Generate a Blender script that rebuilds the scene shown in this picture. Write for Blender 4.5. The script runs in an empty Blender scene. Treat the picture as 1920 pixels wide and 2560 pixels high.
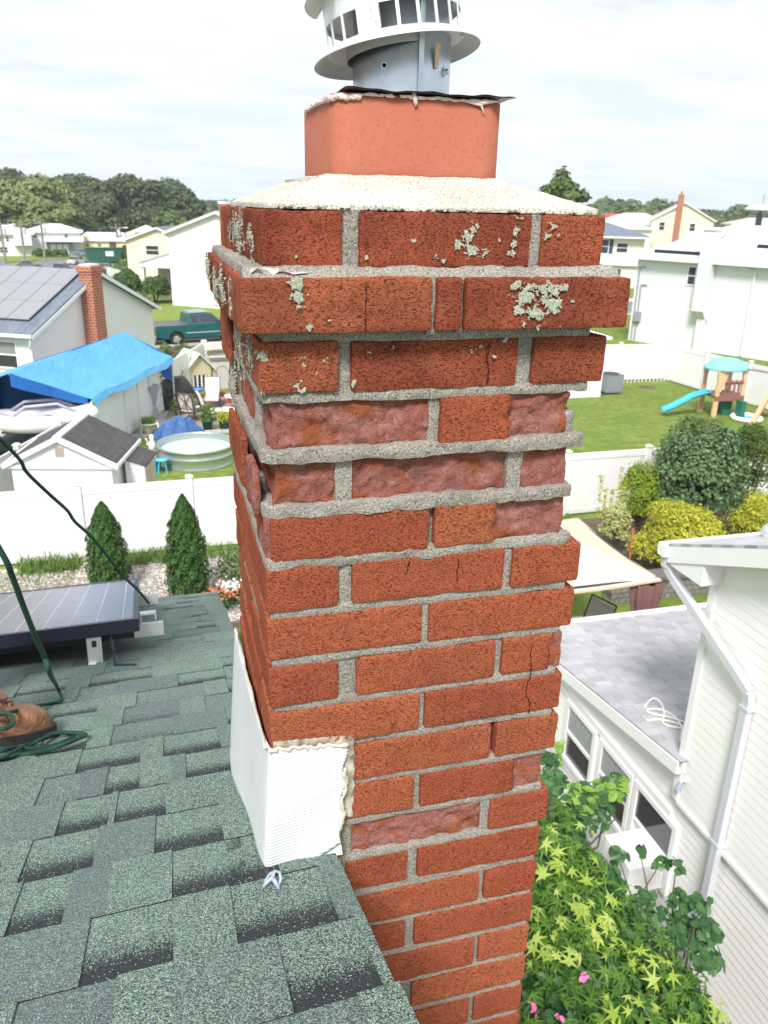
import bpy, math, random
import numpy as np
from mathutils import Vector, Matrix
PI = math.pi; R = math.radians
random.seed(7)
scene = bpy.context.scene
col = scene.collection
G = -8.0                      # ground level; z = 0 is the top of the chimney's brickwork

# ---------------------------------------------------------------- camera
CAM = Vector((-0.10587, -0.88704, 0.00754)); HEAD, PITCH, ROLL = 0.27626, 0.36598, 0.02275; FPX = 2008.7
_f = Vector((math.sin(HEAD)*math.cos(PITCH), math.cos(HEAD)*math.cos(PITCH), -math.sin(PITCH)))
_r = Vector((math.cos(HEAD), -math.sin(HEAD), 0)); _u = _r.cross(_f)
CR = _r*math.cos(ROLL) + _u*math.sin(ROLL); CU = _u*math.cos(ROLL) - _r*math.sin(ROLL); CF = _f
cd = bpy.data.cameras.new('camera'); cam = bpy.data.objects.new('camera', cd); col.objects.link(cam)
cam.matrix_world = Matrix((( CR.x, CU.x, -CF.x, CAM.x), (CR.y, CU.y, -CF.y, CAM.y), (CR.z, CU.z, -CF.z, CAM.z), (0,0,0,1)))
cd.sensor_fit = 'VERTICAL'; cd.sensor_height = 36.0; cd.lens = 36.0*FPX/2560
cd.clip_start = 0.02; cd.clip_end = 3000
cd.dof.use_dof = True; cd.dof.focus_distance = 1.05; cd.dof.aperture_fstop = 14.0
scene.camera = cam
# ---------------------------------------------------------------- world, sun, exposure
SUN_EL, SUN_AZ = R(50), R(208)     # azimuth from +y clockwise (toward +x)
w = bpy.data.worlds.new('World'); scene.world = w; w.use_nodes = True
nt = w.node_tree; N = nt.nodes; Lk = nt.links; N.clear()
out = N.new('ShaderNodeOutputWorld'); bg = N.new('ShaderNodeBackground'); Lk.new(bg.outputs[0], out.inputs[0])
sky = N.new('ShaderNodeTexSky'); sky.sky_type = 'NISHITA'; sky.sun_disc = False; sky.sun_elevation = SUN_EL; sky.sun_rotation = SUN_AZ
sky.air_density = 1.2; sky.dust_density = 2.5
bg.inputs[1].default_value = 0.1
tc = N.new('ShaderNodeTexCoord'); sep = N.new('ShaderNodeSeparateXYZ'); Lk.new(tc.outputs['Generated'], sep.inputs[0])
zz = N.new('ShaderNodeMath'); zz.operation = 'MAXIMUM'; Lk.new(sep.outputs[2], zz.inputs[0]); zz.inputs[1].default_value = 0
za = N.new('ShaderNodeMath'); za.operation = 'ADD'; Lk.new(zz.outputs[0], za.inputs[0]); za.inputs[1].default_value = 0.11
dv = N.new('ShaderNodeVectorMath'); dv.operation = 'DIVIDE'; Lk.new(tc.outputs['Generated'], dv.inputs[0])
cb = N.new('ShaderNodeCombineXYZ'); [Lk.new(za.outputs[0], cb.inputs[i]) for i in range(3)]; Lk.new(cb.outputs[0], dv.inputs[1])
mp = N.new('ShaderNodeMapping'); Lk.new(dv.outputs[0], mp.inputs[0]); mp.inputs['Scale'].default_value = (0.75, 1.15, 0.2); mp.inputs['Rotation'].default_value = (0, 0, R(24))
ns = N.new('ShaderNodeTexNoise'); Lk.new(mp.outputs[0], ns.inputs[0]); ns.inputs['Scale'].default_value = 1.7; ns.inputs['Detail'].default_value = 7; ns.inputs['Roughness'].default_value = 0.55; ns.inputs['Distortion'].default_value = 0.15
cr = N.new('ShaderNodeValToRGB'); Lk.new(ns.outputs[0], cr.inputs[0])
for e, p, c in ((0, .38, (5.7, 5.95, 6.6)), (1, .63, (8.9, 9.15, 9.3))):
    cr.color_ramp.elements[e].position = p; cr.color_ramp.elements[e].color = (*[v/10 for v in c], 1)
m1 = cr.color_ramp.elements.new(.5); m1.color = (.74, .765, .81, 1)
# thin cyan-ish air low on the sky
hz = N.new('ShaderNodeMapRange'); Lk.new(zz.outputs[0], hz.inputs[0]); hz.inputs[1].default_value = 0.0; hz.inputs[2].default_value = 0.30; hz.inputs[3].default_value = 0.75; hz.inputs[4].default_value = 0.0
mh = N.new('ShaderNodeMix'); mh.data_type = 'RGBA'; Lk.new(hz.outputs[0], mh.inputs[0]); Lk.new(cr.outputs[0], mh.inputs[6]); mh.inputs[7].default_value = (.74, .86, .90, 1)
sc = N.new('ShaderNodeVectorMath'); sc.operation = 'SCALE'; Lk.new(mh.outputs[2], sc.inputs[0]); sc.inputs[3].default_value = 6.6
mx = N.new('ShaderNodeMix'); mx.data_type = 'RGBA'; mx.inputs[0].default_value = 0.93; Lk.new(sky.outputs[0], mx.inputs[6]); Lk.new(sc.outputs[0], mx.inputs[7])
Lk.new(mx.outputs[2], bg.inputs[0])
sd = bpy.data.lights.new('sun', 'SUN'); sun = bpy.data.objects.new('sun', sd); col.objects.link(sun)
sd.energy = 2.4; sd.angle = R(14); sd.color = (1, .97, .93)
sv = Vector((math.sin(SUN_AZ)*math.cos(SUN_EL), math.cos(SUN_AZ)*math.cos(SUN_EL), math.sin(SUN_EL)))
sun.rotation_euler = sv.to_track_quat('Z', 'Y').to_euler(); sun.location = (0, -20, 30)
scene.view_settings.view_transform = 'Standard'; scene.view_settings.look = 'None'; scene.view_settings.exposure = 1.04; scene.view_settings.gamma = 1
scene.render.engine = 'CYCLES'
# ---------------------------------------------------------------- where a photo point meets a real surface
def ray(px, py): return CF + CR*((px-960)/FPX) - CU*((py-1280)/FPX)
def plane_hit(px, py, n, c):
    d = ray(px, py); n = Vector(n); return CAM + d*((c - n.dot(CAM))/n.dot(d))
def GP(px, py, z=G): return plane_hit(px, py, (0,0,1), z)
def YP(px, py, y): return plane_hit(px, py, (0,1,0), y)
# ---------------------------------------------------------------- numpy value noise
def _h(ix, iy, iz, s):
    n = (ix*374761393 + iy*668265263 + iz*2147483647 + s*974711) & 0xffffffff
    n = ((n ^ (n >> 13))*1274126177) & 0xffffffff
    n = ((n ^ (n >> 16))*2246822519) & 0xffffffff
    return ((n ^ (n >> 15)) & 0xffffff)/float(0xffffff)
def vnoise(p, sc=1.0, s=0):
    p = np.asarray(p, float)*sc; i = np.floor(p).astype(np.int64); f = p - i; f = f*f*(3-2*f); r = 0
    for a in (0,1):
        for b in (0,1):
            for c in (0,1):
                r = r + _h(i[:,0]+a, i[:,1]+b, i[:,2]+c, s)*(f[:,0] if a else 1-f[:,0])*(f[:,1] if b else 1-f[:,1])*(f[:,2] if c else 1-f[:,2])
    return r*2-1
def fbm(p, sc=1.0, o=3, s=0, g=.5):
    r = 0; a = 1; t = 0
    for k in range(o): r = r + a*vnoise(p, sc*2**k, s+k*17); t += a; a *= g
    return r/t
# ---------------------------------------------------------------- mesh builder
class MB:
    def __init__(s): s.v = []; s.f = []; s.m = []; s.n = 0; s.at = []
    def add(s, vs, fs, m=0, tone=None):
        vs = np.asarray(vs, float).reshape(-1, 3); s.v.append(vs)
        for f in fs: s.f.append(tuple(int(i)+s.n for i in f)); s.m.append(m)
        s.at.append(np.tile((0,0,0), (len(vs),1)) if tone is None else (np.tile(tone, (len(vs),1)) if np.ndim(tone) == 1 else np.asarray(tone)))
        s.n += len(vs); return s
    def box(s, x0, x1, y0, y1, z0, z1, m=0, M=None, tone=None):
        v = np.array([(x,y,z) for z in (z0,z1) for y in (y0,y1) for x in (x0,x1)], float)
        if M is not None: v = np.array([tuple(M @ Vector(p)) for p in v])
        return s.add(v, [(0,2,3,1),(4,5,7,6),(0,1,5,4),(2,6,7,3),(0,4,6,2),(1,3,7,5)], m, tone)
    def bar(s, a, b, w, h, m=0, up=(0,0,1)):
        a = Vector(a); b = Vector(b); d = (b-a); L = d.length; d.normalize(); u = Vector(up)
        x = d.cross(u)
        if x.length < 1e-4: x = d.cross(Vector((0,1,0)))
        x.normalize(); u = x.cross(d); M = Matrix(((x.x,d.x,u.x,a.x),(x.y,d.y,u.y,a.y),(x.z,d.z,u.z,a.z),(0,0,0,1)))
        return s.box(-w/2, w/2, 0, L, -h/2, h/2, m, M)
    def quad(s, a, b, c, d, m=0, tone=None): return s.add([a,b,c,d], [(0,1,2,3)], m, tone)
    def poly(s, pts, m=0): return s.add(pts, [tuple(range(len(pts)))], m)
    def prism(s, pts, off, m=0):
        pts = [Vector(p) for p in pts]; off = Vector(off); k = len(pts)
        v = pts + [p+off for p in pts]
        f = [tuple(range(k-1,-1,-1)), tuple(range(k,2*k))] + [(i,(i+1)%k,(i+1)%k+k,i+k) for i in range(k)]
        return s.add([tuple(p) for p in v], f, m)
    def tube(s, pts, r, n=8, m=0, cap=True, closed=False):
        pts = [Vector(p) for p in pts]; k = len(pts); rr = r if hasattr(r, '__len__') else [r]*k
        V = []; pu = None
        for i, p in enumerate(pts):
            if closed: d = pts[(i+1)%k] - pts[i-1]
            else: d = pts[min(i+1,k-1)] - pts[max(i-1,0)]
            d.normalize()
            if pu is None:
                pu = d.orthogonal().normalized() if abs(d.z) > .9 else d.cross(Vector((0,0,1))).normalized()
            u = (pu - d*pu.dot(d)).normalized(); pu = u; w_ = d.cross(u)
            for j in range(n):
                a = 2*PI*j/n; V.append(tuple(p + (u*math.cos(a) + w_*math.sin(a))*rr[i]))
        F = []
        for i in range(k if closed else k-1):
            for j in range(n):
                a = i*n+j; b = i*n+(j+1)%n; c = ((i+1)%k)*n; F.append((a, b, c+(j+1)%n, c+j))
        if cap and not closed: F += [tuple(range(n-1,-1,-1)), tuple((k-1)*n+j for j in range(n))]
        return s.add(V, F, m)
    def lathe(s, prof, c=(0,0,0), n=24, m=0, M=None, a0=0, a1=2*PI, sx=1, sy=1):
        full = abs(a1-a0-2*PI) < 1e-6; k = n if full else n+1; V = []
        for r, z in prof:
            for j in range(k):
                a = a0 + (a1-a0)*j/n; p = Vector((r*math.cos(a)*sx, r*math.sin(a)*sy, z))
                if M is not None: p = M @ p
                V.append((p.x+c[0], p.y+c[1], p.z+c[2]))
        F = []
        for i in range(len(prof)-1):
            for j in range(n):
                a = i*k+j; b = i*k+(j+1)%k; F.append((a, b, b+k, a+k))
        return s.add(V, F, m)
    def grid(s, nu, nv, fn, m=0, tone=None):
        V = [tuple(fn(i/nu, j/nv)) for j in range(nv+1) for i in range(nu+1)]
        return s.add(V, [(j*(nu+1)+i, j*(nu+1)+i+1, (j+1)*(nu+1)+i+1, (j+1)*(nu+1)+i) for j in range(nv) for i in range(nu)], m, tone)
    def arrays(s):
        return np.concatenate(s.v) if s.v else np.zeros((0,3))
def smooth(me, on=True): me.polygons.foreach_set('use_smooth', [on]*len(me.polygons))
def obj(name, mb, mats, parent=None, sm=False, tone=False, world=False):
    me = bpy.data.meshes.new(name)
    V = mb.arrays()
    o = bpy.data.objects.new(name, me)
    if parent is not None:
        o.parent = parent
        if world:
            chain = Matrix.Identity(4); p = parent
            while p is not None: chain = (Matrix.Translation(p.location) @ p.rotation_euler.to_matrix().to_4x4()) @ chain; p = p.parent
            iv = np.array(chain.inverted()); V = V @ iv[:3,:3].T + iv[:3,3]
    me.from_pydata(V.tolist(), [], mb.f)
    if not isinstance(mats, (list, tuple)): mats = [mats]
    for m in mats: me.materials.append(m)
    if len(mats) > 1: me.polygons.foreach_set('material_index', mb.m)
    if tone:
        ca = me.color_attributes.new('tone', 'FLOAT_COLOR', 'POINT'); t = np.concatenate(mb.at); t = np.hstack([t, np.ones((len(t),1))])
        ca.data.foreach_set('color', t.astype(np.float32).ravel())
    if sm: smooth(me)
    me.update(); me.validate(clean_customdata=False)
    col.objects.link(o); return o
def tag(o, label=None, cat=None, group=None, kind=None):
    if label: o['label'] = label
    if cat: o['category'] = cat
    if group: o['group'] = group
    if kind: o['kind'] = kind
    return o
def thing(name, label, cat, loc=(0,0,0), rz=0, group=None):
    o = bpy.data.objects.new(name, None); o.empty_display_size = .2; col.objects.link(o)
    o.location = loc; o.rotation_euler = (0,0,rz); return tag(o, label, cat, group)
def lab(o, label): o['label'] = label; return o
def dup(root, loc, rz=0, label=None, scale=None):
    r = root.copy(); col.objects.link(r); r.location = loc; r.rotation_euler = (0,0,rz)
    if label: r['label'] = label
    if scale: r.scale = (scale,)*3
    def rec(a, b):
        for ch in [c for c in bpy.data.objects if c.parent == a]:
            c = ch.copy(); col.objects.link(c); c.parent = b; rec(ch, c)
    rec(root, r); return r
# ---------------------------------------------------------------- materials
class NT:
    def __init__(s, name, rough=.6, spec=.5, metal=0):
        s.m = bpy.data.materials.new(name); s.m.use_nodes = True; s.t = s.m.node_tree; s.b = s.t.nodes['Principled BSDF']
        s.b.inputs['Roughness'].default_value = rough; s.b.inputs['Specular IOR Level'].default_value = spec; s.b.inputs['Metallic'].default_value = metal
        s.tc = None
    def n(s, ty, **k):
        x = s.t.nodes.new(ty)
        for a, b in k.items(): setattr(x, a, b)
        return x
    def l(s, a, b): s.t.links.new(a, b)
    def co(s, sc=(1,1,1), rot=(0,0,0), kind='Object'):
        if s.tc is None: s.tc = s.n('ShaderNodeTexCoord')
        m = s.n('ShaderNodeMapping'); m.inputs['Scale'].default_value = sc; m.inputs['Rotation'].default_value = rot; s.l(s.tc.outputs[kind], m.inputs[0]); return m.outputs[0]
    def noise(s, co, sc=5, det=3, ro=.5, dist=0):
        x = s.n('ShaderNodeTexNoise'); s.l(co, x.inputs[0]); x.inputs['Scale'].default_value = sc; x.inputs['Detail'].default_value = det; x.inputs['Roughness'].default_value = ro; x.inputs['Distortion'].default_value = dist; return x.outputs[0]
    def ramp(s, fac, st, interp='LINEAR'):
        x = s.n('ShaderNodeValToRGB'); s.l(fac, x.inputs[0]); r = x.color_ramp; r.interpolation = interp
        while len(r.elements) < len(st): r.elements.new(.5)
        for e, (p, c) in zip(r.elements, st):
            e.position = p; e.color = (c, c, c, 1) if not hasattr(c, '__len__') else (*c, 1)
        return x.outputs[0]
    def mix(s, f, a, b, mode='MIX'):
        x = s.n('ShaderNodeMix', data_type='RGBA', blend_type=mode)
        for v, i in ((f, 0), (a, 6), (b, 7)):
            if hasattr(v, 'links'): s.l(v, x.inputs[i])
            elif i == 0: x.inputs[0].default_value = v
            else: x.inputs[i].default_value = (*v, 1) if hasattr(v, '__len__') else (v, v, v, 1)
        return x.outputs[2]
    def math(s, op, a, b=0, c=None):
        x = s.n('ShaderNodeMath', operation=op)
        for i, v in enumerate((a, b) if c is None else (a, b, c)):
            if hasattr(v, 'links'): s.l(v, x.inputs[i])
            else: x.inputs[i].default_value = v
        return x.outputs[0]
    def color(s, c):
        if hasattr(c, 'links'): s.l(c, s.b.inputs['Base Color'])
        else: s.b.inputs['Base Color'].default_value = (*c, 1)
        return s
    def bump(s, h, st=.3, dist=.01, inv=False):
        x = s.n('ShaderNodeBump'); x.invert = inv; x.inputs['Strength'].default_value = st; x.inputs['Distance'].default_value = dist; s.l(h, x.inputs['Height'])
        if s.b.inputs['Normal'].is_linked: s.l(s.b.inputs['Normal'].links[0].from_socket, x.inputs['Normal'])
        s.l(x.outputs[0], s.b.inputs['Normal']); return s
_mc = {}
def plain(name, c, rough=.6, metal=0, var=.12, sc=3, spec=.4, bump=0, bsc=60, bd=.004):
    k = name
    if k in _mc: return _mc[k]
    t = NT(name, rough, spec, metal); co = t.co()
    f = t.noise(co, sc, 5, .6)
    t.color(t.mix(f, tuple(v*(1-var) for v in c), tuple(min(1, v*(1+var)) for v in c)))
    if bump: t.bump(t.noise(co, bsc, 3), bump, bd)
    _mc[k] = t.m; return t.m
# ================================================================ chimney
def brick_material():
    t = NT('rug_faced_brick', .95, spec=.05); at = t.n('ShaderNodeAttribute', attribute_name='tone'); sp = t.n('ShaderNodeSeparateColor'); t.l(at.outputs['Color'], sp.inputs[0])
    tint, spall, dirt = sp.outputs[0], sp.outputs[1], sp.outputs[2]
    co = t.co(); st = t.co((1, 1, 2.4))
    fine = t.noise(st, 340, 3, .6, .8)
    crev = t.ramp(fine, [(.39, 1.0), (.445, 0.0)])
    grit = t.noise(co, 900, 2, .6)
    face = t.mix(tint, (.37, .100, .046), (.32, .074, .036))
    face = t.mix(t.noise(co, 16, 4), face, t.mix(tint, (.43, .128, .060), (.29, .062, .032)))
    face = t.mix(t.math('MULTIPLY', t.ramp(grit, [(.3, 0), (.7, 1)]), .35), face, (.42, .15, .09))
    face = t.mix(t.ramp(t.noise(t.co((1,1,.45)), 11, 5, .65), [(.50,0),(.75,.40)]), face, (.15,.045,.028))
    face = t.mix(t.ramp(t.noise(co, 23, 5, .7), [(.60,0),(.78,.35)]), face, (.50,.24,.16))
    dk = t.ramp(t.noise(co, 9, 4, .6), [(.35, 0), (.72, 1)])
    face = t.mix(t.math('MULTIPLY', dirt, dk), face, (.105, .030, .022))
    face = t.mix(t.math('MULTIPLY', crev, .68), face, (.045, .014, .010))
    # broken face: paler pink and orange, ragged
    rn = t.noise(co, 38, 7, .7, 1.2); rr = t.noise(co, 24, 3)
    br = t.mix(t.ramp(rn, [(.32, 0), (.62, 1)]), (.46, .135, .100), (.66, .31, .265))
    br = t.mix(t.ramp(t.noise(co, 260, 4, .8), [(.38,.30),(.52,0)]), br, (.16,.045,.032)); br = t.mix(t.ramp(t.noise(co, 55, 6, .8), [(.55,0),(.7,.5)]), br, (.66,.36,.31)); br = t.mix(t.ramp(rr, [(.50, 0), (.62, .8)]), br, (.52, .15, .055))
    br = t.mix(t.ramp(t.noise(co, 95, 6, .75, 2), [(.33, .6), (.41, 0)]), br, (.10, .028, .022))
    sm_ = t.ramp(t.math('ADD', spall, t.math('MULTIPLY', t.math('SUBTRACT', t.noise(co, 60, 3), .5), .5)), [(.42, 0), (.58, 1)])
    t.color(t.mix(sm_, face, br))
    h1 = t.math('SUBTRACT', t.math('MULTIPLY', grit, .25), t.math('MULTIPLY', crev, 1.0))
    t.bump(h1, .9, .0022)
    h2 = t.math('MULTIPLY', sm_, t.noise(co, 190, 8, .85, .4)); t.bump(h2, 1.0, .010)
    vq = t.n('ShaderNodeTexVoronoi', feature='DISTANCE_TO_EDGE'); wq = t.n('ShaderNodeVectorMath', operation='ADD'); t.l(t.co((1,1,1.5)), wq.inputs[0]); nz = t.n('ShaderNodeTexNoise'); nz.inputs['Scale'].default_value = 60; t.l(co, nz.inputs[0]); sz = t.n('ShaderNodeVectorMath', operation='SCALE'); t.l(nz.outputs[1], sz.inputs[0]); sz.inputs[3].default_value = .03; t.l(sz.outputs[0], wq.inputs[1]); t.l(wq.outputs[0], vq.inputs[0]); vq.inputs['Scale'].default_value = 48
    t.bump(t.math('MULTIPLY', sm_, t.ramp(vq.outputs[0], [(0,0),(.07,1)])), .6, .003)
    return t.m
def mortar_material(name, a, b, k=1):
    t = NT(name, .95, spec=.15); co = t.co()
    n1 = t.noise(co, 14, 5, .6); gr = t.noise(co, 420, 3, .7)
    c = t.mix(t.ramp(n1, [(.3, 0), (.7, 1)]), a, b)
    c = t.mix(t.ramp(gr, [(.38, .8), (.5, 0)]), c, tuple(v*.35 for v in a))
    vr = t.n('ShaderNodeTexVoronoi'); t.l(co, vr.inputs[0]); vr.inputs['Scale'].default_value = 260
    peb = t.ramp(vr.outputs['Distance'], [(.16, 1), (.24, 0)])
    c = t.mix(t.math('MULTIPLY', peb, .55*k), c, (.78, .74, .68))
    t.color(c); t.bump(gr, .8, .0022); t.bump(t.noise(co, 120, 4, .7), .7, .004); return t.m
M_brick = brick_material()
M_mortar = mortar_material('sandy_mortar', (.27, .250, .215), (.39, .365, .32))
M_crown = mortar_material('weathered_cement_wash', (.56, .52, .44), (.74, .70, .62), .6)
CP = .0686; BH = .0575

def rbox(mb, x0, x1, y0, y1, z0, z1, res=.0045, rad=.003, amp=.0009, seed=0, tone=(0,0,0), spall=None, m=0):
    """subdivided rounded box with a noisy skin; spall(P, N01) -> (new P, spall mask)"""
    L = np.array([x1-x0, y1-y0, z1-z0]); n = np.maximum(1, np.round(L/res).astype(int))
    o = np.array([x0, y0, z0]); V = []; F = []; base = 0
    for ax in range(3):
        a, b = [i for i in range(3) if i != ax]
        for side in (0, 1):
            nu, nv = n[a], n[b]; uu, vv = np.meshgrid(np.linspace(0,1,nu+1), np.linspace(0,1,nv+1)); P = np.zeros((uu.size, 3))
            P[:,a] = uu.ravel(); P[:,b] = vv.ravel(); P[:,ax] = side; V.append(P)
            ids = np.arange((nu+1)*(nv+1)).reshape(nv+1, nu+1) + base
            q = np.stack([ids[:-1,:-1], ids[:-1,1:], ids[1:,1:], ids[1:,:-1]], -1).reshape(-1, 4)
            flip = (side == 1) == (ax == 1)
            if flip: q = q[:, ::-1]
            F += q.tolist(); base += (nu+1)*(nv+1)
    U = np.concatenate(V); P = o + U*L
    lo = o+rad; hi = o+L-rad; c = np.clip(P, lo, hi); d = P-c; ln = np.linalg.norm(d, axis=1, keepdims=True); ln[ln < 1e-9] = 1
    Nn = d/ln; P = c + Nn*rad
    disp = amp*fbm(P, 90, 3, seed) + amp*1.2*fbm(P, 22, 2, seed+5)
    P = P + Nn*disp[:,None]
    T = np.tile(np.array(tone, float), (len(P), 1))
    if spall is not None:
        P, s = spall(P, U); T[:,1] = np.maximum(T[:,1], s)
    mb.add(P, F, m, T)
def spaller(y0, D, depth=.016, amp=.012, xr=None, xs=None, seed=0, endx=None, endamt=0, leftx=None, leftamt=0):
    def f(P, U):
        w_ = np.ones(len(P))
        if xs is not None: w_ = np.clip((P[:,0] + .006*fbm(P, 60, 2, seed+3) - xs)/.008, 0, 1)
        if xr is not None: w_ = w_*np.clip((xr - P[:,0])/.006, 0, 1)
        rag = np.abs(fbm(P, 34, 5, seed, .62)); ter = np.round(fbm(P*[1,1,1.6], 34, 3, seed+9)*4)/4
        dd = w_*(depth + amp*(rag*1.3 - .3) + amp*.55*ter)
        t_ = np.clip(1-(P[:,1]-y0)/D, 0, 1); P[:,1] += np.clip(dd, 0, D*.7)*t_
        s = w_*np.clip(t_*1.4, 0, 1)
        if endx is not None:
            te = np.clip((P[:,0]-(endx-.08))/.08, 0, 1); e = endamt*(.7+.7*fbm(P, 22, 3, seed+31)); P[:,0] -= e*te**1.5; s = np.maximum(s, te*(te > .85))
        if leftx is not None:
            te = np.clip(((leftx+.05)-P[:,0])/.05, 0, 1); e = leftamt*(.7+.8*fbm(P, 24, 3, seed+37)); P[:,0] += e*te**1.5; s = np.maximum(s, te*(te > .8))
        return P, s
    return f
chim = thing('brick_chimney', 'tall red brick chimney with crumbling faces rising beside the green shingle roof', 'chimney', (.206, .206, G))
bk = MB(); mo = MB()
zt = lambda k: -(k-1)*CP
rng = random.Random(3)
D1 = .094
front = {  # course: [(x0, x1, kind)]
 1: [(.005,.093,0),(.111,.313,0),(.326,.406,0)],
 3: [(-.001,.088,0),(.104,.309,0),(.329,.426,0)],
 4: [(.001,.202,'s'),(.214,.400,'r')],
 5: [(.001,.088,'s'),(.105,.310,'s'),(.327,.402,'e')],
 6: [(.000,.205,'l'),(.213,.400,'h')],
 7: [(-.002,.089,0),(.106,.312,0),(.324,.424,0)],
 8: [(-.002,.202,0),(.211,.423,0)],
 9: [(-.002,.089,0),(.113,.311,0),(.321,.417,'c')],
 10: [(-.003,.203,0),(.211,.419,0)],
 11: [(-.002,.094,0),(.109,.314,0),(.322,.419,0)],
 12: [(-.002,.200,0),(.210,.405,'p')],
 13: [(-.002,.094,0),(.107,.310,'s'),(.323,.419,0)],
}
def tone_for(k, x, r):
    d = {1:.85, 2:.8, 3:.75, 4:.45, 5:.35, 6:.2}.get(k, .12 if k < 12 else .08)
    d *= 1.0 if x < .25 else (.8 if k < 4 else .6)
    return (r.random(), 0, min(1, d + r.uniform(-.08, .1)))
KMAX = 24
for k in range(1, 118):
    z1 = zt(k); z0 = z1-BH; near = k <= KMAX; res = .0042 if k <= 13 else (.006 if near else 1)
    if k == 2: continue
    if k in front: row = front[k]
    elif k % 2 == 0: row = [(0,.2,0),(.211,.412,0)]
    else: row = [(0,.199 if k > 13 and k % 4 < 0 else .094,0),(.106,.3155,0),(.3225,.412,0)]
    if k > 13: row = [(0,.198,0),(.210,.412,0)] if k % 2 == 0 else [(0,.0965,0),(.108,.314,0),(.3225,.411,0)]
    if 14 <= k < 24: row = [(a, b, c) for a, b, c in ([(0,.0965,0),(.1,.196,0),(.211,.412,0)] if k % 2 == 0 else [(0,.0965,0),(.110,.315,0),(.323,.411,0)])]
    for i, (a, b, kd) in enumerate(row):
        jz = rng.uniform(-.0012, .0012); jy = rng.uniform(-.0012, .0018); sd_ = rng.randrange(1000)
        first, last = i == 0, i == len(row)-1
        long_front = (b-a) > .15
        dep = D1 if (long_front or not (first or last)) else .198
        sp = None
        if kd == 's': sp = spaller(0, dep, .011 if k != 13 else .009, .009, seed=sd_, leftx=0 if first else None, leftamt=.014 if first else 0)
        elif kd == 'r': sp = spaller(0, dep, .010, .008, xs=.300, seed=sd_, endx=.400, endamt=.022)
        elif kd == 'e': sp = spaller(0, dep, .010, .008, seed=sd_, endx=.402, endamt=.014)
        elif kd == 'h': sp = spaller(0, dep, .010, .007, xs=.291, seed=sd_, endx=.400, endamt=.010)
        elif kd == 'l': sp = spaller(0, dep, .010, .008, xr=.009, seed=sd_)
        elif kd == 'c': sp = spaller(0, dep, .004, .008, xs=.394, seed=sd_, endx=.417, endamt=.006)
        elif kd == 'p': sp = spaller(0, dep, .008, .008, xs=.354, seed=sd_)
        rbox(bk, a, b, jy, dep, z0+jz, z1+jz, res, .0028, .0010, sd_, tone_for(k, a, rng), sp)
    # left side (x = 0): stretchers and headers between the corner bricks
    ys = [(.104,.302),(.313,.412)] if (row[0][1]-row[0][0]) > .15 else [(.209,.303),(.313,.412)]
    for a, b in ys:
        sd_ = rng.randrange(1000); jx = rng.uniform(-.003, .002); sh = .012*(k in (4,5,6))*rng.random()
        rbox(bk, jx+sh, .094, a, b, z0, z1, res if k > 13 else .0055, .0028, .0012 + .002*(k in (4,5,6)), sd_, (rng.random(), .9 if k in (4,5) and a < .2 else 0, tone_for(k, 0, rng)[2]))
    for a, b in ([(.104,.302),(.313,.412)] if k % 2 == 0 else [(.209,.303),(.313,.412)]):
        rbox(bk, .318, .412, a, b, z0, z1, .02 if near else 1, .0028, .001, rng.randrange(1000), tone_for(k, .3, rng))
    rbox(bk, .104, .204, .318, .412, z0, z1, .03 if near else 1, .003, .001, rng.randrange(1000), tone_for(k, .2, rng))
    rbox(bk, .214, .308, .318, .412, z0, z1, .03 if near else 1, .003, .001, rng.randrange(1000), tone_for(k, .2, rng))
# corbelled course, 25 mm proud all round
z1 = zt(2)+.002; z0 = z1-BH
for a, b in ((-.021,.188),(.194,.224),(.228,.434)):
    rbox(bk, a, b, -.025+rng.uniform(-.001,.001), .075, z0, z1, .0042, .003, .0011, rng.randrange(999), tone_for(2, a, rng))
for a, b in ((.083,.180),(.188,.286),(.296,.392),(.399,.438)):
    rbox(bk, -.024+rng.uniform(-.002,.002), .07, a, b, z0, z1, .0055, .003, .0012, rng.randrange(999), tone_for(2, 0, rng))
for a, b in ((.083,.285),(.295,.438)): rbox(bk, .34, .436, a, b, z0, z1, .02, .003, .001, rng.randrange(999), tone_for(2, .3, rng))
for a, b in ((.08,.23),(.24,.335)): rbox(bk, a, b, .34, .437, z0, z1, .02, .003, .001, 5, tone_for(2, .3, rng))
# two loose splinters of brick standing off the left face and the right end
rbox(bk, -.016, -.006, .10, .28, zt(5)-.062, zt(5)+.002, .006, .004, .002, 77, (.3, .3, .5))
rbox(bk, -.012, -.002, .02, .09, zt(5)-.07, zt(5)-.012, .006, .004, .002, 78, (.3, .6, .6))
rbox(bk, -.010, -.001, .30, .41, zt(3)-.075, zt(3)-.005, .006, .004, .002, 79, (.3, .2, .7))
rbox(bk, .391, .400, .03, .10, zt(5)-.052, zt(5)-.002, .005, .003, .002, 80, (.9, .7, .9))
bricks = obj('bricks', bk, M_brick, chim, sm=True, tone=True, world=True)
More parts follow.
